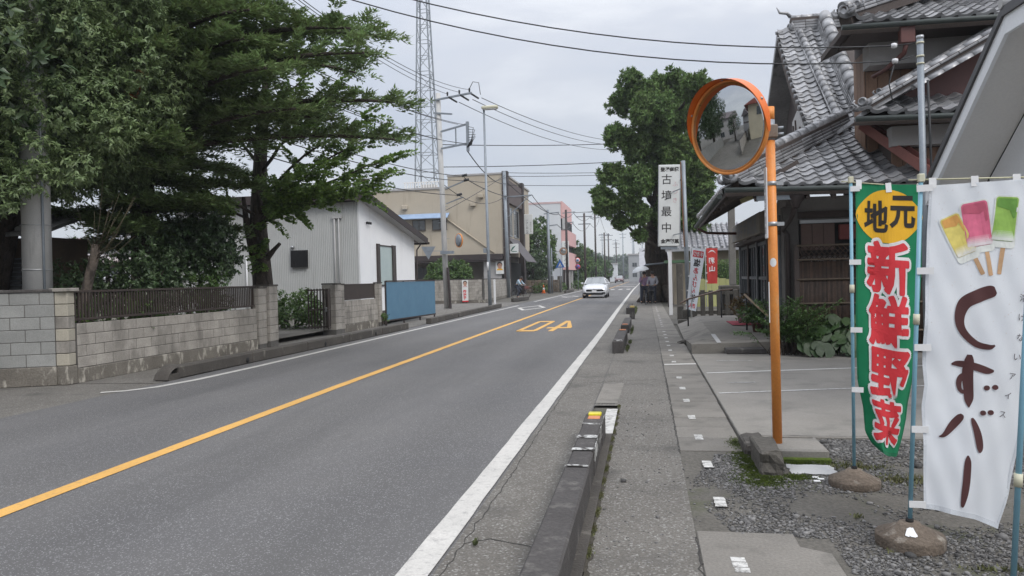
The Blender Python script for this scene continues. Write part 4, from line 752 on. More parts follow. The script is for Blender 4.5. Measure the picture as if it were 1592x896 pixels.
def cedar_branch(z, az, ln, rise):
    o = np.array([-11.3, 15.2, z]); hd = np.array([math.cos(az), math.sin(az), 0]); sd_ = np.array([-hd[1], hd[0], 0]); pts = []
    n = 9; bend = g.uniform(-.12, .12)
    for i in range(n + 1):
        u = i / n; pts.append(o + hd * ln * u + sd_ * bend * ln * u * u + np.array([0, 0, rise * ln * (u - .75 * u * u) - .02 * ln * u]))
    tr.tube([tuple(p) for p in pts], [.085 * (1 - .85 * i / n) * min(1.3, ln / 4) + .008 for i in range(n + 1)], 6)
    for i in range(1, n + 1):
        for k in range(4):
            u = (i - 1 + (k + g.random()) / 4) / n; j = min(int(u * n), n - 1); p = pts[j] + (pts[j + 1] - pts[j]) * (u * n - j)
            for sg_ in (-1, 1):
                if g.random() < .12: continue
                a2 = g.uniform(.55, 1.1); d = hd * math.cos(a2) + sd_ * sg_ * math.sin(a2); l2 = (g.uniform(.5, 1.15)) * (1.15 - .55 * u) * min(1.25, ln / 4.2 + .25)
                d = d + np.array([0, 0, g.uniform(-.02, .25)]); d /= np.linalg.norm(d); spray(p, d, l2, 0)
                for q in range(2):
                    pq = p + d * l2 * g.uniform(.3, .8); d2 = d + sd_ * g.uniform(-.7, .7) + hd * g.uniform(0, .6) + np.array([0, 0, g.uniform(-.1, .3)]); d2 /= np.linalg.norm(d2); spray(pq, d2, l2 * .5, 0)
    spray(pts[-1], hd + np.array([0, 0, -.05]), .6, 0)
az = 0.3
for i in range(46):
    z = 2.5 + i * .20; az += 2.39996; c = math.cos(az)
    ln = (5.0 if 4.5 < z < 8 else 3.9 if z <= 4.5 else 4.0 * (12.5 - z) / 5 + .6) * g.uniform(.8, 1.1)
    if c < -.2: ln *= .75
    if z < 4.3 and c > .2: ln = min(ln, 2.3)
    cedar_branch(z, az, ln, .30 if z > 4.5 else .08)
for (z, a, ln, rs) in ((5.6, -.12, 6.1, .34), (5.0, -.05, 6.2, .26), (6.3, -.2, 5.6, .34), (5.2, -.45, 5.2, .30), (4.7, -.25, 5.0, .24), (6.7, .1, 5.6, .3), (4.6, .2, 5.8, .2), (6.4, -.6, 4.6, .35), (3.9, -.9, 3.0, .1), (3.3, -1.0, 2.4, .05), (7.4, -.3, 5.0, .35), (5.7, -.9, 4.0, .3), (4.2, -1.0, 3.4, .1), (2.9, -1.3, 2.2, .05), (8.0, -.6, 4.2, .35)): cedar_branch(z, a, ln, rs)
tr.build('trunk', bark_m, T)
fol.add(np.concatenate(P), np.concatenate(D), np.concatenate(Nn), np.concatenate(Ln), np.concatenate(Wd), fold=.1)
fol.build('crown', leaf_cedar, T)
# ginkgo with spiky shoots
T = thing('ginkgo_tree', (-10.3, 18.7, .1), 'bright green ginkgo with a straight bare trunk in front of the ribbed siding', 'tree')
tr = MB(); tr.tube([(-10.3, 18.7, 0), (-10.28, 18.7, 1.5), (-10.38, 18.7, 3.2), (-10.3, 18.75, 5), (-10.1, 18.8, 7.2)], [.27, .245, .20, .16, .08], 16, wob=.35)
tr.tube([(-10.2, 18.65, 2.15), (-9.9, 18.6, 2.45), (-9.72, 18.6, 2.62)], [.09, .06, .045], 8, wob=.3); tr.tube([(-10.5, 18.6, 2.2), (-10.62, 18.5, 3.1), (-10.7, 18.5, 3.9)], [.1, .09, .05], 8)
fol = Fol(); P, D, Nn, Ln, Wd = [], [], [], [], []; g = random.Random(5)
def shoot(p, d, ln):
    n = int(ln * 150); t_ = rng.uniform(.08, 1, n); d = np.array(d) / np.linalg.norm(d); c = p[None] + d[None] * (t_ * ln)[:, None] + np.array([[0, 0, -.12]]) * (t_ ** 2 * ln)[:, None]
    r1 = rand_dirs(n); r1 -= d[None] * (r1 @ d)[:, None]; r1 = unit(r1); P.append(c + r1 * .03); D.append(r1 * .9 + d[None] * .5 + np.array([[0, 0, -.2]])); Nn.append(rand_dirs(n) * .6 + np.array([[0, 0, 1]])); k = (1.1 - .5 * t_); Ln.append(.105 * k * rng.uniform(.7, 1.25, n)); Wd.append(.105 * k * rng.uniform(.7, 1.25, n))
def gbranch(p0, p1, n=11, r0_=.05):
    pts = limb(tr, p0, p1, r0_, .012, -.1, 6, 6, g.randrange(999), .03)
    for i in range(n):
        u = .3 + .7 * (i + g.random()) / n; p = Vector(p0).lerp(Vector(p1), u); d = (Vector(p1) - Vector(p0)).normalized() * g.uniform(.5, 1.1) + Vector((g.uniform(-.8, .8), g.uniform(-.8, .8), g.uniform(-.5, .6))); shoot(np.array(p), np.array(d), g.uniform(.45, 1.0))
    shoot(np.array(p1), np.array(Vector(p1) - Vector(p0)), .9)
for (z0_, e_) in ((3.2, (-6.9, 18.4, 4.2)), (3.4, (-6.6, 18.6, 4.7)), (3.6, (-7.0, 18.2, 5.2)), (3.2, (-7.3, 18.3, 3.8)), (3.4, (-8.2, 17.8, 3.9)), (3.9, (-7.3, 18.5, 5.8)), (3.4, (-8.3, 17.5, 4.3)), (3.2, (-9.0, 17.6, 3.7)), (3.1, (-8.9, 17.2, 3.9)), (3.1, (-12.2, 18.2, 3.9)), (3.3, (-11.3, 17.2, 4.0)), (4.5, (-8.0, 18.5, 6.6)), (4.8, (-12, 19, 6.5)), (5.5, (-9, 19.5, 7.8)), (5, (-10.5, 17.4, 6.8))): gbranch((-10.35, 18.7, z0_), e_, 14)
for k in range(14): shoot(np.array([-10.3 + g.uniform(-.1, .1), 18.6, g.uniform(1.9, 3.2)]), np.array([g.uniform(-1, 1), g.uniform(-1, .2), g.uniform(-.4, .6)]), g.uniform(.25, .5))
tr.build('trunk', bark_m, T); fol.add(np.concatenate(P), np.concatenate(D), np.concatenate(Nn), np.concatenate(Ln), np.concatenate(Wd), fold=.15, base=.6); fol.build('crown', leaf_ginkgo, T)
def shrub(name, label, c, r, n, lr, m, per, ln, wd, cat='shrub', droop=.1, nleaf=9, zmin=-.7, seed=1, group=None):
    t = thing(name, (c[0], c[1], 0.0), label, cat, group); tr = MB()
    for k in range(5): a = k * 1.3 + seed; limb(tr, (c[0] + .06 * math.cos(a), c[1] + .06 * math.sin(a), .05), (c[0] + r[0] * .6 * math.cos(a), c[1] + r[1] * .6 * math.sin(a), c[2] + r[2] * .3), .035, .012, seed=k)
    tr.build('stems', bark_m, t); fol = Fol(); clump_leaves(fol, crown_lobes(c, r, n, lr, seed, zmin=zmin), per, ln, wd, droop, nleaf); fol.build('foliage', m, t); return t
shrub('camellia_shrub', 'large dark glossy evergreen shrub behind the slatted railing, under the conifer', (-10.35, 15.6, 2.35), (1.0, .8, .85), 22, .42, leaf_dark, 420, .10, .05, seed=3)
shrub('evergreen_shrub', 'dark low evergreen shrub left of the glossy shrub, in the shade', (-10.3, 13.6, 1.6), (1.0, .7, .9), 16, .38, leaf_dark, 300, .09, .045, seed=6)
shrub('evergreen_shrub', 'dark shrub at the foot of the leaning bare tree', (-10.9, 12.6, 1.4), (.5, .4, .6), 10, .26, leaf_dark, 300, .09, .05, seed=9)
shrub('weed_shrub', 'yellow green weeds showing over the slatted railing near the ribbed siding', (-9.75, 15.1, 1.35), (.55, .35, .45), 10, .22, leaf_mid, 380, .075, .028, seed=12)
shrub('garden_shrub', 'bright green low bush showing through the open garden gate', (-11.0, 21.8, .62), (1.2, .9, .55), 14, .36, leaf_mid, 300, .11, .05, seed=14)
shrub('garden_shrub', 'green weeds growing behind the slats of the long railing', (-9.4, 12.0, .95), (.22, 1.5, .4), 12, .24, leaf_mid, 350, .07, .03, seed=21)
shrub('garden_shrub', 'green tangle behind the railing near the gate pillar', (-9.45, 14.7, .9), (.25, 1.0, .45), 10, .24, leaf_mid, 330, .07, .03, seed=22)
shrub('round_bush', 'rounded bright green bush rising behind the grey block wall, right of the utility pole', (-13.3, 49.0, 1.75), (1.6, 1.0, .95), 22, .5, leaf_mid, 240, .17, .08, seed=15)
shrub('wall_weed', 'small weed growing at the foot of the blue panel', (-8.85, 24.1, .28), (.12, .1, .13), 5, .08, leaf_mid, 900, .07, .03, seed=16)
T = thing('pollarded_tree', (-9.9, 11.6, .1), 'leaning bare pollarded trunk with thin whippy twigs beside the fat pole', 'tree')
tr = MB(); tr.tube([(-9.95, 11.6, .1), (-9.85, 11.6, 1.3), (-9.72, 11.6, 1.75), (-9.60, 11.6, 2.1), (-9.58, 11.6, 2.3)], [.10, .085, .08, .075, .065], 10, wob=.5); tr.build('trunk', bark_light, T)
tw_ = MB(); g = random.Random(4)
for k in range(17): a = g.uniform(-.3, 2.4); l_ = g.uniform(.45, 1.0); d = Vector((math.cos(a), g.uniform(-.5, .3), abs(math.sin(a)) + .1)); p = Vector((-9.6 + g.uniform(-.06, .06), 11.6, 2.1 + g.uniform(-.1, .2))); tw_.tube([p, p + d * l_ * .5, p + d * l_ + Vector((0, 0, l_ * .3))], [.007, .005, .0025], 4)
tw_.build('twigs', mat('pale_twig', (.11, .09, .055)), T)
def broad_tree(name, label, x, y, h, rad, m, seed, n=26, per=90, ln=.22, wd=.13, group=None, zc=.62, tm=bark_m):
    t = thing(name, (x, y, 0), label, 'tree', group); tr = MB(); tr.tube([(x, y, 0), (x + .1, y, h * .3), (x, y + .1, h * .7)], [rad * .09 + .06, rad * .07 + .04, .04], 9, wob=.3)
    for k in range(6): a = k * 1.1 + seed; limb(tr, (x, y, h * (.3 + .04 * k)), (x + rad * .6 * math.cos(a), y + rad * .6 * math.sin(a), h * (.55 + .05 * k)), .07, .02, seed=k)
    tr.build('trunk', tm, t); fol = Fol(); clump_leaves(fol, crown_lobes((x, y, h * zc), (rad, rad, h * (1 - zc)), n, rad * .34, seed, zmin=-.95), per, ln, wd, .15, 8, (.4, 1.0)); fol.build('crown', m, t); return t
broad_tree('garden_tree', 'bushy green tree between the beige shop and the pink building', -12.2, 84, 8.2, 2.2, leaf_mid, 31, 30, 110, .26, .15, zc=.56)
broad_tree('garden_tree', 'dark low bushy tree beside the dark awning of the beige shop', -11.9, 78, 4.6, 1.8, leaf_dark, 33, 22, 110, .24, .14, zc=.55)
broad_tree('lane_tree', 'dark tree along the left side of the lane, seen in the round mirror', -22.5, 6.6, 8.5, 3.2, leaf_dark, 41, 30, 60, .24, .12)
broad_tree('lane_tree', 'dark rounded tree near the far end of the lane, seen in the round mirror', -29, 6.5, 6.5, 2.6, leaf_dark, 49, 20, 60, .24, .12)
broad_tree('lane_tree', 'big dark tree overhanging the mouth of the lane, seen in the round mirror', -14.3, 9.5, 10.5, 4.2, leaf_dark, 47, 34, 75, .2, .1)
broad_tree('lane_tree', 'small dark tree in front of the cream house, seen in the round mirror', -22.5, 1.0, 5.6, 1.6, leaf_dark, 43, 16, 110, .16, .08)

# ================================================================== RIGHT SIDE: KERB BLOCKS
def rkerb(label, ya, yb, h, refl=(), x0=-.575, x1=-.405, seg=1.0, z0=.02):
    t = thing('kerb_block', ((x0 + x1) / 2, (ya + yb) / 2, 0), label, 'kerb'); n = max(1, round((yb - ya) / seg)); 
    for i in range(n):
        a, c = ya + (yb - ya) * i / n, ya + (yb - ya) * (i + 1) / n; MB().box(x0 + random.uniform(-.004, .004), x1 + random.uniform(-.004, .004), a + .003, c - .003, 0 if not z0 else -.01, h + random.uniform(-.006, .006), .012).build('kerb_stone', conc_dark, t)
    for (yy, m) in refl: MB().box(x0 + .03, x1 - .03, yy - .05, yy + .05, h - .002, h + .022, .008).build('reflector', m, t)
    return t
ry, ro = mat('yellow_reflector', (.72, .62, .03), None, 3, .3), mat('orange_reflector', (.62, .20, .06), (.5, .2, .1), 30, .5, 60, .2)
k = rkerb('long dark foreground kerb block with yellow and orange reflectors at its far end', -6, 5.0, .22, (), seg=2.2)
for (a, c) in ((5.0, 5.48), (5.48, 5.95), (5.95, 6.45), (6.45, 6.95)): MB().box(-.575 + random.uniform(-.01, .01), -.405 + random.uniform(-.006, .006), a + .008, c - .008, -.01, .222 + random.uniform(-.012, .006), .014).build('kerb_stone', conc_dark, k)
MB().box(-.55, -.43, 6.80, 6.90, .22, .248, .008).build('reflector', ry, k); MB().box(-.545, -.435, 6.66, 6.78, .216, .232, .006).build('reflector', ro, k)
chip = mat('chipped_white_paint', (.6, .6, .58), None, 6, .8, 40, .1, wear=((.06, .055, .05), 11, .42, .52, 1))
for (a, c) in ((5.0, 5.03), (5.48, 5.53), (5.90, 5.98), (6.42, 6.5)): MB().box(-.572, -.408, a - .012, c, .2205, .2245).build('paint_trace', chip, k)
MB().box(-.4085, -.4035, 5.5, 6.9, .12, .22).build('paint_trace', chip, k)
rkerb('second dark kerb block along the pavement edge, white chipped reflector on its near end', 14.45, 17.7, .24, ((14.58, chip), (17.5, ro)), -.67, -.455, 1.6)
rkerb('third dark kerb block, in line behind the second one', 19.6, 23.2, .22, ((19.8, ro),), -.67, -.465, 1.8)
t = rkerb('small square concrete post with a yellow top, past the kerb blocks', 25.9, 26.12, .40, (), -.58, -.40); MB().box(-.57, -.41, 25.92, 26.1, .40, .47, .015).build('yellow_cap', mat('old_yellow', (.5, .38, .12), (.36, .27, .1), 12, .8, 60, .2), t)
rkerb('low far kerb block near the big old tree', 29.5, 34.5, .25, ((29.7, chip),), -.80, -.62, 2.5)

# ================================================================== TRAFFIC MIRROR ON THE ORANGE POLE
TM = thing('traffic_mirror', (1.04, 6.38, 0), 'big round convex mirror with an orange hood on an orange pole', 'traffic mirror')
MB().tube([(1.04, 6.38, .09), (1.035, 6.38, 1.5), (1.03, 6.38, 2.585)], .038, 20).build('pole', orange_m, TM); MB().tube([(1.03, 6.38, 2.755), (1.03, 6.38, 2.86)], .038, 20).build('pole', orange_m, TM); MB().tube([(1.03, 6.38, 2.586), (1.03, 6.38, 2.754)], .0395, 20).build('grey_sleeve', steel_grey, TM)
mc = Vector((.685, 6.24, 2.685)); mn = Vector((-.695, -.705, -.11)).normalized(); Mm = Matrix.Translation(mc) @ mn.to_track_quat('Z', 'Y').to_matrix().to_4x4() @ Matrix.Scale(.835, 4)
rad = .432; Rc = 2.5; prof = [(rad * (1 - k / 12), math.sqrt(Rc * Rc - (rad * (1 - k / 12)) ** 2) - math.sqrt(Rc * Rc - rad * rad)) for k in range(13)]; prof[-1] = (0.0005, prof[-1][1])
MB().lathe(prof, 56, Mm).build('mirror_face', mirror_m, TM)
MB().lathe([(.430, -.012), (.430, .008), (.436, .020), (.448, .020), (.455, .008), (.455, -.02), (.445, -.03)], 56, Mm).build('rim', orange_m, TM)
MB().lathe([(.440, -.0305), (.38, -.06), (.2, -.085), (.0005, -.09)], 40, Mm).build('back_shell', orange_m, TM)
def hood(u, v):
    a = R(-14 + 208 * u); f = .125 * (max(0.0, math.sin(math.pi * u)) ** .65) * (1 + .0 * u); r = .457 - .004 * v
    return Mm @ Vector((r * math.cos(a), r * math.sin(a), -.018 + (f + .02) * v))
h_ = MB(); h_.grid(hood, 44, 4); h_.grid(lambda u, v: Mm @ (Mm.inverted() @ hood(u, v) * 1.0 + Vector((.006 * math.cos(R(-14 + 208 * u)), .006 * math.sin(R(-14 + 208 * u)), 0))), 44, 4, flip=True); h_.build('hood', orange_hood, TM)
for a in (25, 90, 155): MB().lathe([(.012, 0), (.012, .012), (.0, .016)], 8, Matrix.Translation(Mm @ Vector((.462 * math.cos(R(a)), .462 * math.sin(R(a)), .02))) @ Vector((mn.x, mn.y, mn.z)).to_track_quat('Z', 'Y').to_matrix().to_4x4()).build('hood_screw', alu, TM)
MB().bar(Mm @ Vector((0, 0, -.085)), (1.03, 6.38, 2.67), .05, .09).build('arm', steel_grey, TM); MB().box(.975, 1.085, 6.325, 6.435, 2.60, 2.71, .01).build('clamp', mat('rusty_steel', (.22, .19, .16), (.16, .12, .09), 12, .7, 60, .2), TM)
MB().tube([(1.07, 6.35, 2.63), (1.13, 6.34, 2.63)], .012, 8).build('clamp_bolt', steel_grey, TM); MB().tube([(1.07, 6.35, 2.68), (1.13, 6.34, 2.68)], .012, 8).build('clamp_bolt', steel_grey, TM)
for z in (2.216, 1.884): MB().lathe([(.0395, 0), (.043, 0), (.043, .033), (.0395, .033)], 20, Matrix.Translation((1.033, 6.38, z))).build('band', alu, TM); MB().box(1.07, 1.125, 6.36, 6.38, z, z + .03).build('band_tail', alu, TM)
MB().box(.975, .989, 6.30, 6.39, 1.78, 2.36, .006).build('name_plate', white_pl, TM)
column_text('plate_lettering', '道路反射鏡', frame(Vector((.9745, 6.345, 2.02)), (0, -1, 0), (0, 0, 1), (-1, 0, 0)), .07, mat('grey_print', (.2, .2, .2)), TM, .085)
MB().box(.990, .9965, 6.345, 6.355, 1.09, 1.425).build('white_strip', white_pl, TM)
MB().grid(lambda u, v: (1.035 + .0392 * math.cos(R(-100 + 80 * (u - .5))), 6.38 + .0392 * math.sin(R(-100 + 80 * (u - .5))), 1.584 + .036 * (2 * v - 1)), 26, 24).build('white_sticker', white_pl, TM)
o = bpy.data.objects['white_sticker']; bm = bmesh.new(); bm.from_mesh(o.data); bmesh.ops.delete(bm, geom=[f for f in bm.faces if ((f.calc_center_median().z - 1.584) / .036) ** 2 + ((math.degrees(math.atan2(f.calc_center_median().y - 6.38, f.calc_center_median().x - 1.035)) + 100) / 40) ** 2 > 1.0], context='FACES'); bm.to_mesh(o.data); bm.free()
Ft = thing('mirror_footing', (1.18, 6.35, 0), 'flat concrete footing slab under the orange mirror pole', 'footing'); MB().box(.965, 1.39, 6.14, 6.58, .0, .095, .014).build('slab', concrete, Ft); MB().box(.99, 1.40, 6.105, 6.16, 0, .035, .01).build('moss_band', moss_m, Ft)
def rock(name, label, c, s, m, seed, cat='rock', flat=False):
    bm = bmesh.new(); bmesh.ops.create_cube(bm, size=2); bmesh.ops.bevel(bm, geom=bm.edges[:], offset=.16, segments=1, affect='EDGES'); bmesh.ops.subdivide_edges(bm, edges=bm.edges[:], cuts=2, use_grid_fill=True)
    for v in bm.verts:
        n_ = mnoise.fractal(v.co * 1.4 + Vector((seed * 7, 0, 0)), 1, 2, 4); v.co = Vector((v.co.x * s[0], v.co.y * s[1], v.co.z * s[2])) * (1 + .16 * n_) + Vector(c)
    me = bpy.data.meshes.new(name); bm.to_mesh(me); bm.free(); o = obj(name, me, m); return tag(o, label, cat)
rock('broken_concrete', 'dark broken concrete lump with a mossy brown top beside the mirror footing', (.885, 5.92, .07), (.085, .27, .115), stone_m, 2); rock('broken_concrete', 'rough weathered concrete chunk behind the mossy lump', (.86, 6.5, .03), (.09, .24, .075), conc_kerb, 4)
b = MB(); b.grid(lambda u, v: (1.03 + .33 * u + .03 * mnoise.noise(Vector((u * 5, v * 5, 1))), 5.72 + .27 * v + .03 * mnoise.noise(Vector((u * 5, v * 5, 4))), .014 + .03 * math.sin(math.pi * u) * math.sin(math.pi * v)), 10, 8); b.build('mortar_spill', plaster_p, None, kind='structure')

# gravel, moss and grass of the yard
def scatter_stones(name, n, rx, ry, size, m, dens_fn=None, z=.008):
    base = []; bm = bmesh.new(); bmesh.ops.create_icosphere(bm, subdivisions=1, radius=1) if size > .01 else bmesh.ops.create_cube(bm, size=1.5); bmesh.ops.triangulate(bm, faces=bm.faces[:]); bv = np.array([v.co[:] for v in bm.verts]); bf = np.array([[v.index for v in f.verts] for f in bm.faces]); bm.free()
    X = rng.uniform(*rx, n * 3); Y = rng.uniform(*ry, n * 3)
    keep = np.array([dens_fn(x, y) for x, y in zip(X, Y)]) > rng.uniform(0, 1, n * 3) if dens_fn else np.ones(n * 3, bool); X, Y = X[keep][:n], Y[keep][:n]; n = len(X)
    s = size * rng.lognormal(0, .42, (n, 1)) * rng.uniform(.6, 1.3, (n, 3)); s[:, 2] *= .62
    V = bv[None] * (1 + rng.uniform(-.28, .22, (n, len(bv), 1))) * s[:, None]; a = rng.uniform(0, 6.28, n); c, si = np.cos(a), np.sin(a)
    x, y_ = V[..., 0] * c[:, None] - V[..., 1] * si[:, None], V[..., 0] * si[:, None] + V[..., 1] * c[:, None]
    V = np.stack([x + X[:, None], y_ + Y[:, None], V[..., 2] + z + s[:, 2:3] * .35], -1).reshape(-1, 3); Fx = (bf[None] + (np.arange(n) * len(bv))[:, None, None]).reshape(-1, 3)
    return obj(name, npmesh(name, V, Fx), m, None, kind='stuff')
def gd(x, y):
    n_ = mnoise.fractal(Vector((x * 1.1, y * 1.1, 3)), 1, 2, 3); d = .26 + 1.2 * n_
    if x < 1.6 and 4.3 < y < 6.3: d += .35 * max(0, 1 - abs(x - .85) / .7)
    if x < .27 + .22 * abs(y - 5.3) ** 1.2 + .08 * n_: d = 0
    if x < 1.0 and y > 6.3: d = 0
    if y < 4.35 and x < .98: d = 0
    if .97 < x < 1.42 and 5.70 < y < 6.15: d *= .12
    return d
scatter_stones('gravel', 50000, (.2, 3.2), (3.0, 6.9), .0048, gravel_m, gd); scatter_stones('coarse_gravel', 1100, (.2, 3.6), (2.8, 6.9), .0115, gravel_m, gd); scatter_stones('pavement_grit', 900, (-.33, .3), (3.2, 9), .004, gravel_m); scatter_stones('gravel', 5000, (1.0, 4.5), (6.0, 6.94), .008, gravel_m, lambda x, y: .8 if x > 1.5 else .2)
sheet('lid_near', [(.26, 2), (.93, 2), (.93, 4.1), (.60, 4.3), (.26, 4.3)], .0165, conc_lid)
def moss_patch(name, spots, m, kind='stuff', h=.012, per=2600, ln=.014):
    P = []
    for (x, y, rx, ry) in spots:
        n = int(per * rx * ry * 60); a = rng.normal(size=(n, 2)) * .5; p = np.stack([x + a[:, 0] * rx, y + a[:, 1] * ry, np.full(n, .008)], 1); P.append(p)
    P = np.concatenate(P); D = rand_dirs(len(P)) * .6 + np.array([0, 0, 1]); f = Fol(); f.add(P, D, rand_dirs(len(P)), ln * rng.uniform(.5, 1.4, len(P)), ln * .5 * rng.uniform(.6, 1.2, len(P))); return f.build(name, m, None, kind=kind)
moss_patch('moss', [(.78, 6.0, .12, .45), (1.17, 6.06, .24, .06), (1.05, 5.62, .14, .08), (.80, 5.55, .16, .18), (.75, 6.7, .08, .2)], moss_m)
moss_patch('grass_tufts', [(1.55, 5.95, .22, .10), (1.8, 5.6, .3, .12), (1.23, 4.75, .06, .04), (1.7, 3.98, .2, .04), (1.26, 4.2, .04, .06)], mat('dry_grass', (.10, .115, .035), (.13, .12, .06), 6, .7, 20, .2, rand=.4), per=170, ln=.028)
moss_patch('kerb_weeds', [(-.335, 4 + .35 * k, .018, .10) for k in range(14)], mat('dry_grass', (.1, .1, .04)), per=2600, ln=.012); moss_patch('kerb_weeds', [(-.40, 15.4, .02, .5), (-.38, 16.8, .02, .3), (-.40, 20.5, .02, 1.0), (-.98, 4.03, .012, .02), (-.5, 32, .06, 3)], mat('verge_grass', (.10, .13, .045), (.07, .08, .03), 6, .7, 20, .2, rand=.4), per=900, ln=.045)
litter = [(1.17, 5.62), (1.20, 5.58), (1.16, 5.52)]
b = MB()
for (x, y) in litter: b.box(x - .02, x + .025, y - .012, y + .014, .012, .02, .002)
tag(b.build('paper_scrap', white_pl), 'torn scraps of white paper lying on the gravel in front of the mirror footing', 'litter')

# ================================================================== BANNERS
def base_disc(name, label, x, y, rb, rt, h, lip):
    t = thing('concrete_weight', (x, y, 0), label, 'weight'); prof = [(rb * .98, 0), (rb, .015), (rb, lip), (rb * .985, lip + .012), (rt + .012, h - .015), (rt, h), (.0005, h + .002)]; b = MB(); b.lathe(prof, 40, Matrix.Translation((x, y, 0)))
    for i, v in enumerate(b.v):
        n_ = mnoise.noise(Vector(v) * 14); b.v[i] = (v[0] + (v[0] - x) * .006 * n_, v[1] + (v[1] - y) * .006 * n_, v[2] + .0015 * n_)
    b.build('weight', base_conc, t); MB().tube([(x, y, h - .01), (x, y, h + .02)], .02, 12).build('socket', dark_void, t); return t
base_disc('concrete_weight', 'brown concrete weight holding the green banner pole', 1.395, 5.46, .168, .045, .125, .045); base_disc('concrete_weight', 'brown concrete weight with a white paint splash holding the white ice bar banner pole', 1.375, 4.30, .172, .05, .135, .06)
def splash(u, v):
    a = R(-118 + 26 * u + 10 * (v - .5) * math.sin(u * 9)); t_ = .08 + .50 * v + .06 * math.sin(u * 11); r = .062 + (.170 - .062) * t_; return (1.375 + r * math.cos(a), 4.30 + r * math.sin(a), .1225 + (.072 - .1225) * t_ + .0035)
MB().grid(splash, 8, 8).build('paint_splash', white_pl, bpy.data.objects['concrete_weight.001'])
def cloth(name, F, m, parent, nu=36, nv=96):
    b = MB(); b.grid(F, nu, nv); return b.build(name, m, parent)
def interp(tab, v):
    for (a, p), (c, q) in zip(tab[:-1], tab[1:]):
        if v <= c: s = (v - a) / (c - a); s = s * s * (3 - 2 * s) * .5 + s * .5; return p + (q - p) * s
    return tab[-1][1]
def on_cloth(name, V, F, fn, m, parent, u0_, u1_, v0_, v1_, off=.003, step=0.0):
    """lay flat lettering (V in its own units) on the cloth between u0..u1, v0..v1"""
    mn_, mx_ = V[:, :2].min(0), V[:, :2].max(0); out_ = []
    for p in V:
        u = u0_ + (u1_ - u0_) * (p[0] - mn_[0]) / (mx_[0] - mn_[0]); v = v1_ - (v1_ - v0_) * (p[1] - mn_[1]) / (mx_[1] - mn_[1]); e_ = .01
        q = Vector(fn(u, v)); n_ = (Vector(fn(u + e_, v)) - q).cross(q - Vector(fn(u, v + e_))).normalized()
        if n_.y > 0: n_ = -n_
        out_.append(q + n_ * (off + step * p[2]))
    return MB().add(out_, F).build(name, m, parent)
def poly_on(name, pts, fn, m, parent, off=.003, sub=.06):
    bm = bmesh.new(); bm.faces.new([bm.verts.new((x, y, 0)) for x, y in pts]); bmesh.ops.triangulate(bm, faces=bm.faces[:])
    for _ in range(4):
        es = [e for e in bm.edges if e.calc_length() > sub]
        if not es: break
        bmesh.ops.subdivide_edges(bm, edges=es, cuts=1); bmesh.ops.triangulate(bm, faces=bm.faces[:])
    bm.verts.index_update(); out_ = []
    for v_ in bm.verts:
        u, v = v_.co.x, v_.co.y; q = Vector(fn(u, v)); n_ = (Vector(fn(u + .01, v)) - q).cross(q - Vector(fn(u, v + .01))).normalized(); n_ = -n_ if n_.y > 0 else n_; out_.append(q + n_ * off)
    Fc = [tuple(v.index for v in f.verts) for f in bm.faces]; bm.free(); return MB().add(out_, Fc).build(name, m, parent)
def banner_pole(t, p0, p1, rod_to, tabs, joint):
    MB().tube([p0, p1], .0115, 12).build('pole', pole_blue, t); d = Vector(p1) - Vector(p0)
    j = Vector(p0) + d * joint; MB().tube([j - d.normalized() * .028, j + d.normalized() * .028], .0165, 12).build('joint_collar', cap_pl, t); MB().box(p1[0] - .016, p1[0] + .016, p1[1] - .016, p1[1] + .016, p1[2] - .02, p1[2] + .025, .004).build('top_cap', cap_pl, t)
    MB().tube([Vector(p1) + Vector((-.06, 0, -.005))] + [Vector(q) for q in rod_to], .0042, 8).build('top_rod', rope_m, t)
    for tb in tabs: b = MB(); b.bar(tb[0], tb[1], .036, .004, up=(0, -1, 0)); b.build('tab', white_pl, t)
# green banner
GB = thing('green_banner', (1.395, 5.46, .1), 'green banner with a yellow oval and big red characters outlined in white', 'banner'); GY = 5.46
gL = [(0, 1.435), (.25, 1.432), (.5, 1.428), (.75, 1.435), (.88, 1.475), (.95, 1.478), (1.05, 1.56)]; gR = [(0, 1.855), (.3, 1.850), (.6, 1.830), (.85, 1.775), (1.05, 1.70)]
def GF(u, v):
    l_, r_2 = interp(gL, v), interp(gR, v); z = 2.10 - .03 * u + (-.0) - v * (1.80 + .08 * u) ; x = l_ + (r_2 - l_) * u; w_ = .35 + .65 * v
    return (x, GY - .01 + w_ * (.045 * math.sin(u * 5.2 + v * 2.5) + .018 * math.sin(u * 11 - v * 5) + .10 * v * u) + .012 * math.sin(v * 9) * u + .007 * mnoise.noise(Vector((u * 5 + v * 3, v * 9, 1))) + .004 * math.sin(u * 21 + v * 30), z - .03 * math.sin(u * 3.14) * v)
cloth('banner_cloth', GF, cloth_green, GB)
oval = [(.50 + .475 * math.cos(a) * (1 + .06 * math.cos(4 * a)), .118 + .098 * math.sin(a)) for a in [2 * math.pi * k / 40 for k in range(40)]]; poly_on('yellow_oval', oval, GF, ink_yellow, GB, .0028)
for ch, (ua, ub, va, vb) in zip('地元', ((.14, .50, .060, .178), (.52, .90, .040, .160))): V, F = textmesh(ch, 1, .03, maxe=.14); on_cloth('lettering', V, F, GF, ink_black, GB, ua, ub, va, vb, .0050)
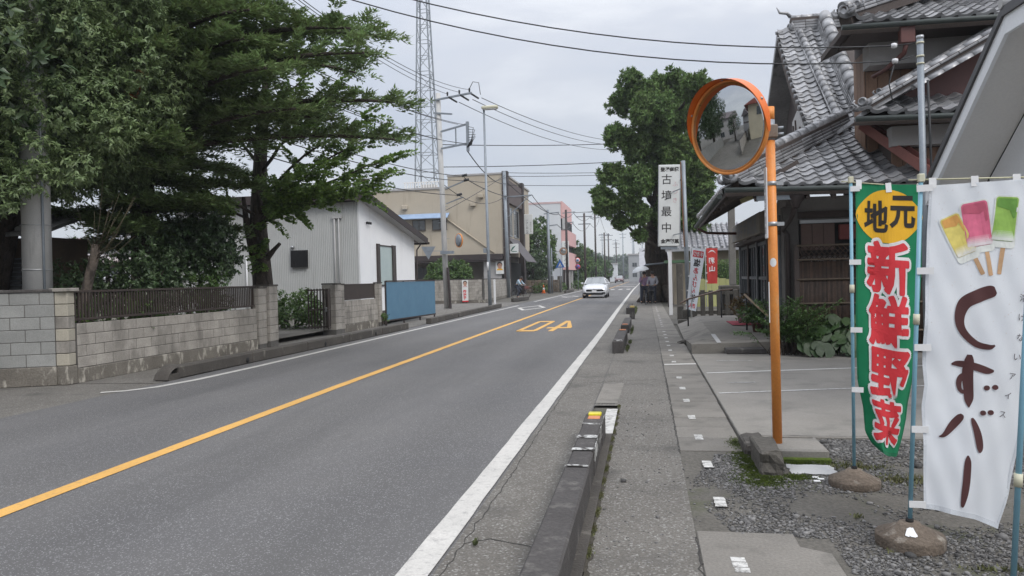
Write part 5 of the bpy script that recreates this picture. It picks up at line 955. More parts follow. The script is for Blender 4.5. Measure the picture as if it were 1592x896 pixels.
for ch, (ua, ub, va, vb) in zip('新鮮野菜', ((.17, .80, .208, .405), (.19, .80, .405, .600), (.20, .85, .605, .795), (.18, .80, .795, .960))):
    def heavy(rad_, n_): 
        V, F = textmesh(ch, 1, .012, maxe=.16); k_ = len(V); AV, AF = [], []
        for q in range(n_): a = 2 * math.pi * q / n_; AV.append(V + np.array([rad_ * math.cos(a), rad_ * math.sin(a), q])); AF += [tuple(i + q * k_ for i in f) for f in F]
        return np.concatenate(AV), AF
    V0, F0 = heavy(.026, 6); V1, F1 = heavy(.085, 14)
    w_, h_ = np.ptp(V0[:, 0]), np.ptp(V0[:, 1]); ex, ey = (np.ptp(V1[:, 0]) - w_) / 2 / w_ * (ub - ua), (np.ptp(V1[:, 1]) - h_) / 2 / h_ * (vb - va)
    on_cloth('lettering_outline', V1, F1, GF, ink_white, GB, ua - ex, ub + ex, va - ey, vb + ey, .0045, .0001); on_cloth('lettering', V0, F0, GF, ink_red, GB, ua, ub, va, vb, .0075, .00012)
banner_pole(GB, (1.395, 5.46, .1), (1.408, 5.46, 2.125), [(1.9, 5.46, 2.05)], [((1.40, 5.445, GF(0, .02)[2]), (1.46, 5.44, GF(0, .02)[2]))] + [((1.385, 5.445, GF(0, v)[2]), (1.385 + .075, 5.44, GF(0, v)[2] - .002)) for v in (.30, .56, .79)] + [((x, 5.45, z + .01), (x + dx, 5.445, z - .055)) for x, z, dx in ((1.458, 2.115, -.003), (1.645, 2.085, .003), (1.845, 2.065, -.03))], .63)
# white banner
WB = thing('white_banner', (1.375, 4.30, .1), 'white banner with three ice bars and brushed maroon lettering', 'banner'); WY = 4.30
wL = [(0, 1.500), (.3, 1.478), (.55, 1.455), (.63, 1.462), (.68, 1.445), (1.0, 1.445)]; wR = [(0, 2.005), (.45, 2.0), (.7, 1.955), (.88, 1.895), (1.0, 1.84)]
def WF(u, v):
    l_, r_2 = interp(wL, v), interp(wR, v); x = l_ + (r_2 - l_) * u; z = 1.945 + .012 * u - v * (1.735 + .135 * u ** 1.6)
    return (x, WY - .012 + (.3 + .7 * v) * (.030 * math.sin(u * 4.2 + 1.0 + v * 2.2) + .010 * math.sin(u * 10 + v * 7)) + .07 * v * u + .008 * math.sin(v * 13) * (1 - u) + .008 * mnoise.noise(Vector((u * 4 + v * 4, v * 8, 7))) + .003 * math.sin(u * 24 - v * 34), z)
cloth('banner_cloth', WF, cloth_white, WB)
def rot_rect(cx, cy, w, h, a, rd=.25, asp=.30, n=6):      # in u,v with v stretched: cloth is .52 x 1.76 m
    o_ = []; r_3 = min(w, h) * rd; a = R(a)
    for (sx, sy, a0_) in ((1, 1, 0), (-1, 1, 90), (-1, -1, 180), (1, -1, 270)):
        for k in range(n + 1): th = R(a0_ + 90 * k / n); o_.append((sx * (w / 2 - r_3) + r_3 * math.cos(th), sy * (h / 2 - r_3) + r_3 * math.sin(th)))
    return [((cx + x * math.cos(a) - y * math.sin(a)) / .52, (cy + x * math.sin(a) + y * math.cos(a)) / 1.76) for x, y in o_]
iy, ipk, ig, io, ird, igd, iwh, istk = [mat(n_, c_, None, 30, .8, 120, .03) for n_, c_ in (('ice_yellow', (.72, .60, .16)), ('ice_pink', (.68, .15, .25)), ('ice_green', (.30, .50, .10)), ('ice_orange', (.70, .36, .10)), ('ice_rose', (.50, .10, .16)), ('ice_dark_green', (.15, .33, .06)), ('ice_frost', (.74, .76, .72)), ('stick_tan', (.58, .36, .20)))]
for (cx, cy, w, h, a, m, md, sx_, sy_, sa) in ((0.155, 0.2878, 0.0991, 0.252, -24, iy, io, 0.2432, 0.397, -24), (0.2415, 0.2315, 0.126, 0.2604, -9, ipk, ird, 0.2978, 0.397, -8), (0.3734, 0.2097, 0.105, 0.252, 6, ig, igd, 0.3566, 0.3886, 7)):
    poly_on('stick', rot_rect(sx_, sy_ + .018, .021, .145, sa, .3), WF, istk, WB, .003); poly_on('ice_edge', rot_rect(cx, cy, w + .014, h + .014, a, .16), WF, iwh, WB, .0042); poly_on('ice_bar', rot_rect(cx - .0 + math.sin(R(a)) * .014, cy - math.cos(R(a)) * .014, w, h - .028, a, .14), WF, m, WB, .0056)
    for q in range(5): hh = h * (.20 - .035 * q); dy_ = (h - .028) / 2 - hh / 2 - .002; poly_on('ice_frost', rot_rect(cx + math.sin(R(a)) * .014 - math.sin(R(a)) * dy_, cy - math.cos(R(a)) * .014 + math.cos(R(a)) * dy_, w * .97, hh, a, .3), WF, mat('ice_fade_%d_%s' % (q, m.name), tuple(.74 * (q + 1) / 6 + (1 - (q + 1) / 6) * m.node_tree.nodes['Mix'].inputs[6].default_value[k_] for k_ in range(3)), None, 30, .8), WB, .0060 + .0002 * q)
    ca, sa_ = math.cos(R(a)), math.sin(R(a)); top = [(-.40, -.47), (.40, -.47), (.44, -.40), (.44, -.10), (.36, -.08), (.33, -.30), (.22, -.33), (.16, -.24), (.05, -.34), (-.10, -.27), (-.22, -.35), (-.44, -.30), (-.44, -.42)]
    poly_on('ice_syrup', [((cx + x * w * ca - y * h * sa_) / .52, (cy + x * w * sa_ + y * h * ca) / 1.76) for x, y in top], WF, md, WB, .0068)
def stroke(pts, n=8):     # a brush stroke: (u, v, half width in m), smoothed; returns polygon
    P = []
    for i in range(len(pts) - 1):
        p0, p1, p2, p3 = pts[max(i - 1, 0)], pts[i], pts[i + 1], pts[min(i + 2, len(pts) - 1)]
        for k in range(n): s = k / n; P.append(tuple(.5 * ((2 * b_) + (-a_ + c_) * s + (2 * a_ - 5 * b_ + 4 * c_ - d_) * s * s + (-a_ + 3 * b_ - 3 * c_ + d_) * s ** 3) for a_, b_, c_, d_ in zip(p0, p1, p2, p3)))
    P.append(pts[-1]); Lf, Rt = [], []
    for i, p in enumerate(P):
        a_, b_ = P[max(i - 1, 0)], P[min(i + 1, len(P) - 1)]; dx, dy = (b_[0] - a_[0]) * .52, (b_[1] - a_[1]) * 1.76; l_ = math.hypot(dx, dy) or 1; nx, ny = -dy / l_, dx / l_
        Lf.append((p[0] + nx * p[2] / .52, p[1] + ny * p[2] / 1.76)); Rt.append((p[0] - nx * p[2] / .52, p[1] - ny * p[2] / 1.76))
    return Lf, Rt
def put_stroke(pts, m=ink_brown):
    Lf, Rt = stroke([(q[0], q[1], q[2] * 1.38) for q in pts]); b = MB(); fnn = lambda q: Vector(WF(*q)) + Vector((-.0, -.0045, 0))
    for i in range(len(Lf) - 1): b.face([fnn(Lf[i]), fnn(Lf[i + 1]), fnn(Rt[i + 1]), fnn(Rt[i])])
    b.build('brush_stroke', m, WB)
# く
put_stroke([(.635, .318, .012), (.60, .322, .022), (.50, .335, .024), (.36, .36, .023), (.31, .405, .018), (.345, .445, .014), (.47, .480, .012), (.58, .487, .010), (.635, .480, .003)])
# ず
put_stroke([(.27, .548, .003), (.33, .545, .011), (.46, .548, .014), (.58, .556, .013), (.645, .555, .004)]); put_stroke([(.425, .515, .008), (.425, .535, .016), (.415, .575, .018), (.42, .62, .017), (.43, .65, .015), (.44, .672, .002)])
put_stroke([(.42, .572, .005), (.365, .582, .009), (.335, .602, .010), (.345, .624, .008), (.39, .628, .007), (.42, .61, .005)])
for (u, v) in ((.585, .607), (.67, .602), (.575, .682), (.65, .677)):
    b = MB(); c_ = Vector(WF(u, v)) + Vector((0, -.0045, 0)); b.face([(c_.x + .0155 * math.cos(a), c_.y - .0002 * k, c_.z + .0135 * math.sin(a)) for k, a in enumerate([2 * math.pi * q / 14 for q in range(14)])][::-1]); b.build('brush_dot', ink_brown, WB)
# バー
put_stroke([(.375, .695, .004), (.36, .705, .012), (.29, .735, .014), (.215, .765, .008), (.165, .772, .002)]); put_stroke([(.47, .702, .004), (.49, .715, .010), (.54, .75, .015), (.575, .785, .014), (.575, .80, .004)]); put_stroke([(.46, .815, .003), (.465, .835, .013), (.462, .88, .017), (.458, .93, .016), (.452, .965, .009), (.45, .972, .002)])
for k, ch in enumerate('溶けないアイス'):
    V, F = textmesh(ch, 1, .0, maxe=.4); uc, vc = .89 - .012 * k - (.012 * max(0, k - 3)), .335 + .057 * k; w_, h_ = np.ptp(V[:, 0]), np.ptp(V[:, 1]); s_ = .042; on_cloth('lettering', V, F, WF, mat('slate_print', (.10, .09, .10)), WB, uc - w_ * s_ / .52 / 2, uc + w_ * s_ / .52 / 2, vc - h_ * s_ / 1.76 / 2, vc + h_ * s_ / 1.76 / 2, .0045)
hem_w, hem_g = mat('white_hem', (.66, .69, .73), None, 5, .9, 200, .1, .2), mat('green_hem', (.010, .17, .075), None, 5, .9, 200, .1, .2)
for fn_, hm_, par_ in ((WF, hem_w, WB), (GF, hem_g, GB)):
    for q_ in ([(.0, .985), (1, .985), (1, 1), (0, 1)], [(.97, 0), (1, 0), (1, .985), (.97, .985)], [(0, 0), (.03, 0), (.03, .985), (0, .985)]): poly_on('hem', q_, fn_, hm_, par_, .0018, .05)
dots = MB()
for k in range(90):
    u, v = random.uniform(.04, .97), random.uniform(.02, .5) ** 1.1; c_ = Vector(WF(u, v)) + Vector((0, -.0022, 0)); s_ = random.uniform(.0012, .0035); dots.face([c_ + Vector((s_ * math.cos(a), 0, s_ * math.sin(a))) for a in (0, 1.05, 2.1, 3.14, 4.2, 5.24)][::-1])
dots.build('printed_snow', ink_white, WB, kind='stuff')
banner_pole(WB, (1.375, 4.30, .1), (1.462, 4.30, 1.985), [(2.1, 4.30, 1.965)], [((1.435, 4.285, 1.93), (1.515, 4.28, 1.932))] + [((1.375 + .09 * (z - .1) / 1.89 - .012, 4.285, z), (1.375 + .09 * (z - .1) / 1.89 + .07, 4.28, z)) for z in (1.49, 1.08, .64, .235)] + [((x, 4.288, 1.985), (x, 4.286, 1.93)) for x in (1.515, 1.72, 1.92)], .60)
# the third pole at the right edge
tp = thing('banner_pole', (1.615, 3.7, 0), 'bare pale blue banner pole cut off by the right edge of the picture', 'pole'); MB().tube([(1.612, 3.70, 0), (1.735, 3.72, 1.9)], .0125, 12).build('pole', pole_blue, tp); MB().tube([(1.6445, 3.705, .50), (1.6483, 3.706, .56)], .018, 12).build('joint_collar', MATS['cream_plastic'], tp)

# ================================================================== THE TILED CONFECTIONER'S SHOP
SH = thing('tiled_shop', (4.5, 17, 0), 'old two storey wooden shop with grey tiled roofs and brown boarded upper walls', 'shop')
CAMP = Vector((0, 0, 1.5)); TILES = []
TW, TE = .265, .205
def tile_shape(lip):
    b = MB(); xs = [0, .14, .30, .46, .62, .74, .87, 1.0]; zf = lambda s: .006 + .030 * (2 * min(s, .62) / .62 - 1) ** 2 + (.030 * math.sin(math.pi * (s - .62) / .38) if s > .62 else 0)
    top0 = [((s - .5) * (TW + .03), 0, zf(s) + .030) for s in xs]; top1 = [((s - .5) * (TW + .03), TE + .06, zf(s)) for s in xs]
    n = len(xs); b.add(top0 + top1, [(i, i + 1, n + i + 1, n + i) for i in range(n - 1)], True); low = [(p[0], p[1] + .004, p[2] - lip) for p in top0]; b.add(top0 + low, [(n + i, n + i + 1, i + 1, i) for i in range(n - 1)]); return b
TS, TSE = tile_shape(.024), tile_shape(.062)
def tiles(roof, fn, width, length, clip, m=tile_m, tag_='', seed=0):
    nc, nr = int(width / TW), int(length / TE)
    for r in range(nr):
        for c in range(nc):
            u, v = (c + .5) * TW, (r) * TE
            if not clip(u, v + TE * .5): continue
            p = Vector(fn(u, v)); eu = (Vector(fn(u + .05, v)) - Vector(fn(u - .05, v))).normalized(); ev = (Vector(fn(u, v + .1)) - p).normalized(); n_ = eu.cross(ev).normalized(); eu = ev.cross(n_)
            j = random.uniform(-.006, .006); TILES.append(((p - CAMP).length, frame(p + n_ * (.015 + j), eu, ev, n_), roof, r == 0))
def deck(name, pts, d=(0, 0, -.10), parent=SH, m=wood_dark): return MB().prism(pts, d).build(name, m, parent)
def ridge(parent, p0, p1, layers=4, w=.30, h=.055, cap=.085, seg=.26, m=tile_m, name='ridge_cap', core=True):
    p0, p1 = Vector(p0), Vector(p1); L_ = (p1 - p0).length; d = (p1 - p0).normalized(); x = d.cross(Vector((0, 0, 1))).normalized(); up = x.cross(d).normalized()
    for k in range(layers):
        o_ = up * (h * (k + .5)); ww = w - .02 * k; n = max(1, int(L_ / .32)); b = MB()
        for i in range(n): b.bar(p0 + o_ + d * (L_ * i / n + .003), p0 + o_ + d * (L_ * (i + 1) / n - .003), ww + random.uniform(-.006, .006), h - .010, up=up, c=.008)
        b.build('ridge_course', m, parent)
    if core and layers: MB().bar(p0 + up * .01, p1 + up * (.01), w - .07, layers * h * 1.9, up=up).build('ridge_core', wood_dark, parent)
    top = up * (h * layers); n = max(1, int(L_ / seg)); me = None
    for i in range(n):
        a, c = p0 + top + d * (L_ * i / n), p0 + top + d * (L_ * (i + 1) / n + .012); b = MB(); r0_, r1_ = cap * 1.06, cap * .97; V = []
        for (q, rr) in ((a, r0_), (c, r1_)):
            for k in range(8): th = math.pi * k / 7; V.append(q + x * (rr * math.cos(th)) + up * (rr * math.sin(th)))
        F = [(k, k + 1, 8 + k + 1, 8 + k) for k in range(7)] + [tuple(range(8))[::-1], tuple(range(8, 16))]; b.add(V, F, False); b.sm = [True] * 7 + [False] * 2; b.build(name, m, parent)
def oni(parent, p, d, s=.22):      # ridge-end ornament: disc face with curling horns
    p = Vector(p); d = Vector(d).normalized(); M = Matrix.Translation(p) @ d.to_track_quat('Z', 'Y').to_matrix().to_4x4(); b = MB()
    b.lathe([(s * .55, -.12), (s * .6, 0), (s * .5, .03), (s * .36, .03), (s * .30, .0), (.0005, .02)], 20, M); b.build('ridge_end_disc', tile_m, parent)
    x = Vector((0, 0, 1)).cross(d).normalized()
    for sg_ in (-1, 1): b = MB(); b.tube([p + x * sg_ * s * .5 + Vector((0, 0, -s * .5)), p + x * sg_ * s * .95 + Vector((0, 0, -s * .35)), p + x * sg_ * s * 1.15 + Vector((0, 0, .05 * s)), p + x * sg_ * s * .9 + Vector((0, 0, .35 * s))], [s * .24, s * .22, s * .17, s * .08], 8); b.build('ridge_end_scroll', tile_m, parent)
def part_empty(name): return obj(name, None, None, SH)
# lower front roof (slope towards us), hip on its left
R1 = deck('lower_roof', [(1.38, 13.24, 2.93), (5.4, 13.24, 2.86), (5.4, 15.8, 4.26), (3.95, 15.8, 4.29)])
cs, sn = math.cos(R(28.2)), math.sin(R(28.2)); f1 = lambda u, v: (1.35 + u, 13.2 + v * cs, 2.955 - .017 * u + v * sn + .13 * max(0, 1 - u / 1.3) ** 2 * max(0, 1 - v / 2))
tiles(R1, f1, 3.95, 2.95, lambda u, v: u + .02 >= v * cs)
R2 = deck('side_roof', [(1.38, 13.24, 2.93), (3.95, 15.8, 4.29), (3.95, 19.6, 4.29), (1.38, 19.6, 2.78)]); f2 = lambda u, v: (1.35 + v * cs, 19.6 - u, 2.90 + v * sn + .02 * (1 - u / 6.4)); tiles(R2, f2, 6.4, 2.95, lambda u, v: (6.4 - u) + .02 >= v * cs)
ridge(SH, (1.50, 13.35, 3.05), (3.98, 15.83, 4.36), 5, .36, .055, .10); oni(SH, (1.42, 13.27, 3.16), (-1, -1, -.3), .17)
# main gable roof, concave, its verge over the street
def f3(u, v):
    s = v / 5.2; return (3.45 + u, 16.05 + 3.95 * s, 4.22 + 3.50 * (s ** 1.18))
R3 = deck('main_roof', [f3(0.05, 5.2 * k / 8)[:2] + (f3(0, 5.2 * k / 8)[2] - .04,) for k in range(9)] + [f3(0.05, 5.2 * k / 8)[:2] + (f3(0, 5.2 * k / 8)[2] - .22,) for k in range(8, -1, -1)], (4.5, 0, 0)); tiles(R3, f3, 1.6, 5.15, lambda u, v: u < 1.2)
MB().prism([(3.45, 20.0, 7.7), (3.45, 23.9, 4.3), (3.45, 23.9, 4.1), (3.45, 20.0, 7.5)], (4.5, 0, 0)).build('rear_slope', tile_m, SH)
for k in range(20): p = Vector(f3(0, .08 + k * .26)); MB().tube([p + Vector((-.06, 0, .02)), p + Vector((.12, 0, .05))], .045, 8).build('verge_tile', tile_m, SH)
deck('bargeboard', [f3(0, 5.2 * k / 8)[:2] + (f3(0, 5.2 * k / 8)[2] - .05,) for k in range(9)] + [f3(0, 5.2 * k / 8)[:2] + (f3(0, 5.2 * k / 8)[2] - .42,) for k in range(8, -1, -1)], (.05, 0, 0), m=wood_dark)
deck('gable_wall', [(3.95, 16.3, 3.5), (3.95, 23.6, 3.5), (3.95, 20.0, 7.35)], (.15, 0, 0), m=brown_dark)
gp = deck('gable_panel', [(3.40, 16.30, 4.10), (3.40, 18.0, 4.10), (3.40, 18.0, 4.95), (3.40, 17.45, 5.10)], (.04, 0, 0), m=plaster_p)
for k in range(5): MB().bar((3.385, 16.55 + .3 * k, 4.12), (3.385, 16.85 + .24 * k, 4.35 + .12 * k + (.2 if k % 2 else 0)), .035, .03).build('gable_lattice', wood_dark, gp)
ridge(SH, (3.78, 20.0, 7.62), (7.8, 20.0, 7.62), 5, .34, .07, .09); oni(SH, (3.75, 20.0, 7.75), (-1, -.2, 0), .20); MB().tube([(3.78, 19.98, 8.02), (3.70, 19.98, 8.12), (3.52, 19.96, 8.14), (3.44, 19.95, 8.28)], [.05, .045, .035, .01], 8).build('ridge_spike', tile_m, SH)
ridge(SH, Vector(f3(.62, .25)) + Vector((0, 0, .06)), Vector(f3(.50, 4.9)) + Vector((0, 0, .05)), 1, .22, .05, .085, .24, name='descending_cap')
pts = [Vector(f3(1.12, 5.2 * k / 5)) + Vector((0, 0, .06)) for k in range(6)]
for a, c in zip(pts[:-1], pts[1:]): ridge(SH, a, c, 4, .34, .06, .14, .30, name='descending_cap')
oni(SH, Vector(f3(1.12, 0)) + Vector((0, -.1, .25)), (0, -1, -.2), .16)
# wing with brown boards
def boards(parent, x0, x1, z0, z1, y, w=.2, axis='x', m=wood_brown):
    n = max(1, round((x1 - x0) / w))
    for i in range(n):
        a, c = x0 + (x1 - x0) * i / n + .004, x0 + (x1 - x0) * (i + 1) / n - .004
        (MB().box(a, c, y - .022 + random.uniform(-.003, .003), y, z0, z1, .003) if axis == 'x' else MB().box(y - .022 + random.uniform(-.003, .003), y, a, c, z0, z1, .003)).build('board', m, parent)
Wg = MB().box(4.03, 9, 14.52, 15.2, 2.5, 5.9).box(4.85, 9, 15.201, 19.5, 2.5, 5.9).build('upper_wall', wood_dark, SH); boards(Wg, 4.03, 6.6, 3.2, 5.12, 14.515); boards(Wg, 14.52, 15.2, 3.2, 5.5, 4.028, .22, 'y')
MB().box(3.98, 9, 14.10, 14.49, 5.13, 5.53).build('plaster_band', plaster_g, SH); MB().box(3.55, 9, 13.5, 14.5, 5.531, 5.58).build('eave_board', wood_dark, SH)
R5 = deck('upper_roof', [(3.35, 13.42, 5.60), (9, 13.42, 5.56), (9, 14.95, 6.32), (4.9, 14.95, 6.34)]); f5 = lambda u, v: (3.32 + u, 13.38 + v * cs, 5.635 - .008 * u + v * sn * .98 + .16 * max(0, 1 - u / 1.4) ** 2 * max(0, 1 - v / 2)); tiles(R5, f5, 4.2, 1.75, lambda u, v: u + .02 >= v * cs)
deck('upper_side_roof', [(3.35, 13.42, 5.60), (4.9, 14.95, 6.34), (4.9, 15.4, 6.34), (3.35, 14.9, 5.57)]); MB().prism([(5.1, 14.95, 6.3), (11, 14.95, 6.3), (11, 14.95, 9.0), (8.4, 14.95, 8.6)], (0, 3, 0)).build('upper_gable', plaster_p, SH)
deck('gable_board', [(4.95, 14.8, 6.52), (8.4, 14.8, 8.75), (8.4, 14.8, 8.45), (5.25, 14.8, 6.40)], (0, .08, 0), m=wood_brown)
ridge(SH, (3.42, 13.46, 5.82), (5.0, 14.6, 6.52), 3, .30, .055, .085); ridge(SH, (5.0, 14.6, 6.52), (8.2, 14.9, 8.72), 2, .34, .055, .09); ridge(SH, (5.15, 14.3, 6.45), (8.2, 14.6, 8.55), 0, .2, .05, .08, core=False, name='rake_tile'); oni(SH, (3.40, 13.42, 5.92), (-.8, -1, 0), .17); oni(SH, (3.62, 13.44, 6.02), (-.6, -1, 0), .10)
deck('rake_slope', [(5.0, 14.35, 6.40), (8.3, 14.65, 8.62), (8.3, 18, 8.62), (5.0, 18, 6.40)], (0, 0, -.06), m=tile_m)
# projecting gabled porch roof
R6 = deck('porch_roof', [(3.42, 13.0, 3.98), (7, 13.0, 3.90), (7, 13.75, 4.34), (4.1, 13.75, 4.36)]); f6 = lambda u, v: (3.40 + u, 12.96 + v * cs, 4.01 - .01 * u + v * sn + .13 * max(0, 1 - u / .9) ** 2 * max(0, 1 - v)); tiles(R6, f6, 3.2, .86, lambda u, v: u + .02 >= v * cs * .8)
MB().prism([(4.05, 13.78, 4.3), (7.2, 13.78, 4.3), (7.2, 13.78, 6.0)], (0, .1, 0)).build('porch_gable', copper_red, SH)
deck('porch_slope', [(3.55, 13.05, 4.10), (6.9, 13.25, 5.92), (6.9, 14.6, 5.92), (3.55, 14.6, 4.10)], (0, 0, -.07), m=tile_m)
ridge(SH, (3.60, 13.12, 4.16), (6.8, 13.32, 5.90), 1, .26, .05, .070, .30, name='rake_tile'); ridge(SH, (3.95, 13.42, 4.42), (6.8, 13.62, 5.98), 1, .22, .06, .05, .30, name='rake_tile'); ridge(SH, (4.35, 13.02, 4.42), (6.8, 13.17, 5.72), 0, .2, .05, .075, .24, name='rake_tile', core=False)
oni(SH, (3.56, 13.02, 4.27), (-.7, -1, 0), .13); oni(SH, (3.40, 12.98, 4.16), (-1, -.6, 0), .09); oni(SH, (3.92, 13.36, 4.50), (-.8, -1, 0), .09)
Wl = MB().box(4.22, 9, 13.82, 15, 2.6, 3.98).build('lower_wing_wall', wood_dark, SH); boards(Wl, 4.22, 6.6, 2.7, 3.58, 13.815, .19); MB().box(4.16, 9, 13.55, 13.80, 3.60, 3.93).build('plaster_band', plaster_p, SH)
Gt = MB(); a, c = Vector((3.95, 14.3, 4.12)), Vector((4.72, 13.02, 2.99)); sd_ = Vector((.86, .5, 0)) * .11
for s_ in (-1, 1): Gt.bar(a + sd_ * s_, c + sd_ * s_, .02, .16)
Gt.bar(a + Vector((0, 0, -.07)), c + Vector((0, 0, -.07)), .20, .02); Gt.bar(c - sd_, c + sd_, .03, .2)
for k in (.25, .5, .75): p = a.lerp(c, k); Gt.bar(p - sd_ + Vector((0, 0, .07)), p + sd_ + Vector((0, 0, .07)), .02, .02)
Gt.build('box_gutter', mat('gutter_red', (.30, .12, .10), (.25, .1, .085), 3, .5, 30, .1), SH); MB().box(4.60, 4.86, 12.96, 13.16, 2.62, 2.9, .01).build('gutter_hopper', copper_red, SH); MB().tube([(3.9, 14.3, 4.25), (4.4, 13.6, 3.62)], .025, 8).build('gutter_pipe', copper_red, SH)
MB().box(4.27, 4.50, 13.36, 13.5, 5.28, 5.56, .01).build('hopper_box', copper_red, SH); MB().tube([(4.38, 13.43, 5.28), (4.36, 13.5, 5.14), (4.2, 13.95, 5.0), (4.1, 14.3, 4.98)], .04, 8).build('downpipe', copper_red, SH)
# eaves, gutters
gut_g = mat('verdigris_gutter', (.05, .062, .056), (.038, .045, .042), 4, .6, 30, .1)
for (p, q) in (((1.36, 13.14, 2.93), (5.4, 13.14, 2.84)), ((3.34, 13.33, 5.60), (8, 13.33, 5.55)), ((3.42, 12.91, 3.97), (7, 12.91, 3.89)), ((1.29, 13.3, 2.84), (1.29, 19.6, 2.72))): MB().tube([p, q], .045, 10).build('gutter', gut_g, SH)
MB().box(1.9, 2.55, 13.25, 13.32, 2.74, 2.86).build('eave_bracket', steel_grey, SH)
for i in range(14): yy = 13.6 + i * .45; MB().bar((1.40, yy, 2.74), (2.65, yy, 3.42), .06, .07).build('rafter', wood_dark, SH)
for i in range(9): xx = 1.9 + i * .42; MB().bar((xx, 13.28, 2.76), (xx, 14.6, 3.44), .06, .07).build('rafter', wood_dark, SH)
MB().bar((1.72, 13.9, 2.80), (2.12, 13.75, 2.94), .10, .07).build('eave_board', mat('yellow_board', (.36, .33, .17), None, 3, .7), SH)
MB().tube([(1.32, 19.3, 2.66), (1.55, 19.4, 2.55), (2.55, 19.5, 2.5)], .035, 8).build('downpipe', copper_red, SH)
# ground floor
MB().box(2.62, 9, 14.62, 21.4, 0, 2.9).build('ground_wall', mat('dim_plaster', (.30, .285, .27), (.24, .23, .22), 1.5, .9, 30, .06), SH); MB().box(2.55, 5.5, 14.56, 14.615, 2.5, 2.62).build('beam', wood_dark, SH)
MB().box(2.55, 2.80, 14.5, 14.8, 0, 2.72).build('corner_post', mat('grey_timber', (.14, .13, .122), (.10, .094, .088), 3, .85, 30, .15), SH)
wd = MB().box(2.84, 5.2, 14.57, 14.615, 1.80, 2.44).build('window', dark_void, SH); MB().box(2.84, 5.2, 14.52, 14.568, 2.40, 2.46).build('window_head', alu, wd)
boards(wd, 2.86, 3.46, 1.9, 2.39, 14.565, .2, 'x', mat('brown_blind', (.16, .105, .09), (.13, .09, .075), 2, .8, 30, .1)); MB().box(3.52, 4.2, 14.46, 14.56, 2.08, 2.36, .01).build('red_box', mat('red_box', (.22, .055, .05)), wd)
MB().lathe([(.16, .0), (.15, -.06), (.07, -.16), (.06, -.22)], 8, Matrix.Translation((2.55, 13.35, 2.82))).build('rain_hopper', brown_dark, SH); MB().tube([(2.55, 13.38, 2.62), (2.52, 13.6, 2.45), (2.52, 14.40, 2.30), (2.60, 14.42, 2.2), (2.60, 14.42, 0)], .045, 8).build('downpipe', brown_dark, SH)
Dm = mat('door_timber', (.12, .125, .13), (.09, .094, .1), 3, .7, 30, .12)
for k, yy in enumerate((14.85, 16.3, 17.8, 19.3, 20.9)): MB().box(2.52, 2.615, yy, yy + .16, 0, 2.6).build('pillar', wood_dark if k in (1, 3) else Dm, SH)
for k, yy in enumerate((15.05, 16.5, 18.0, 19.5)):
    dr = MB().box(2.575, 2.618, yy + .02, yy + 1.36, .18, 2.2).build('sliding_door', glass_m, SH)
    for q in (0, .33, .66, 1): MB().box(2.55, 2.576, yy + q * 1.30, yy + q * 1.30 + .05, .18, 2.2).build('door_stile', Dm, dr)
    for z in (.18, .75, 1.35, 2.12): MB().box(2.552, 2.574, yy + .03, yy + 1.33, z, z + .07).build('door_rail', Dm, dr)
MB().box(2.40, 2.615, 14.8, 21.2, 2.22, 2.30).build('transom', wood_dark, SH); sgb = MB().box(2.28, 2.40, 15.6, 20.6, 2.31, 2.74, .01).build('sign_board', mat('faded_board', (.26, .235, .20), (.21, .19, .165), 2, .85, 30, .1), SH)
put_text('board_lettering', '古墳最中 金澤製菓', frame(Vector((2.276, 18.1, 2.53)), (0, -1, 0), (0, 0, 1), (-1, 0, 0)), .42, mat('grey_print', (.2, .2, .2)), sgb, .01, 1.25)
# hand the tiles out: the nearest as single pieces, the rest joined
mesh_n, mesh_e = TS.mesh('roof_tile'), TSE.mesh('roof_tile'); mesh_n.materials.append(tile_m); mesh_e.materials.append(tile_m)
def seen_key(t): return t[0] + (100 if t[2] is R2 else 0)
TILES.sort(key=seen_key)
for (dst, M, rf, eave) in TILES[:300]: obj('roof_tile', mesh_e if eave else mesh_n, None, rf, M=M)
rest = MB()
for (dst, M, rf, eave) in TILES[300:]: s_ = TSE if eave else TS; rest.add([M @ Vector(p) for p in s_.v], s_.f, True)
rest.build('far_roof_tiles', tile_m, SH, kind='stuff')
# bamboo screen in front of the window
BF = thing('bamboo_fence', (3.7, 14.25, 0), 'brown bamboo screen with a lattice top against the shop wall behind the leafy plants', 'fence')
me = MB().tube([(0, 0, .05), (0, 0, 1.70)], .0125, 6).mesh('bamboo_cane'); me.materials.append(bamboo_m)
for i in range(104): obj('bamboo_cane', me, None, BF, loc=(2.78 + i * .0225, 14.25 + random.uniform(-.004, .004), random.uniform(-.02, .01)))
for z in (.42, .92, 1.36, 1.72, 1.98): MB().tube([(2.72, 14.22, z), (5.1, 14.22, z)], .018, 8).build('rail', mat('bamboo_pale', (.15, .115, .085), (.11, .085, .06), 5, .6, 30, .2), BF)
for x in (2.72, 5.1): MB().box(x - .04, x + .04, 14.22, 14.3, 0, 2.0).build('post', wood_dark, BF)
for k in range(27):
    for s_ in (-1, 1):
        xa, xb = 2.75 + k * .09, 2.75 + k * .09 + s_ * .24; xa, xb = max(2.74, min(5.08, xa)), max(2.74, min(5.08, xb))
        if abs(xb - xa) > .05: MB().tube([(xa, 14.235 + .008 * s_, 1.72), (xb, 14.235 + .008 * s_, 1.98)], .009, 5).build('lattice_cane', bamboo_m, BF)
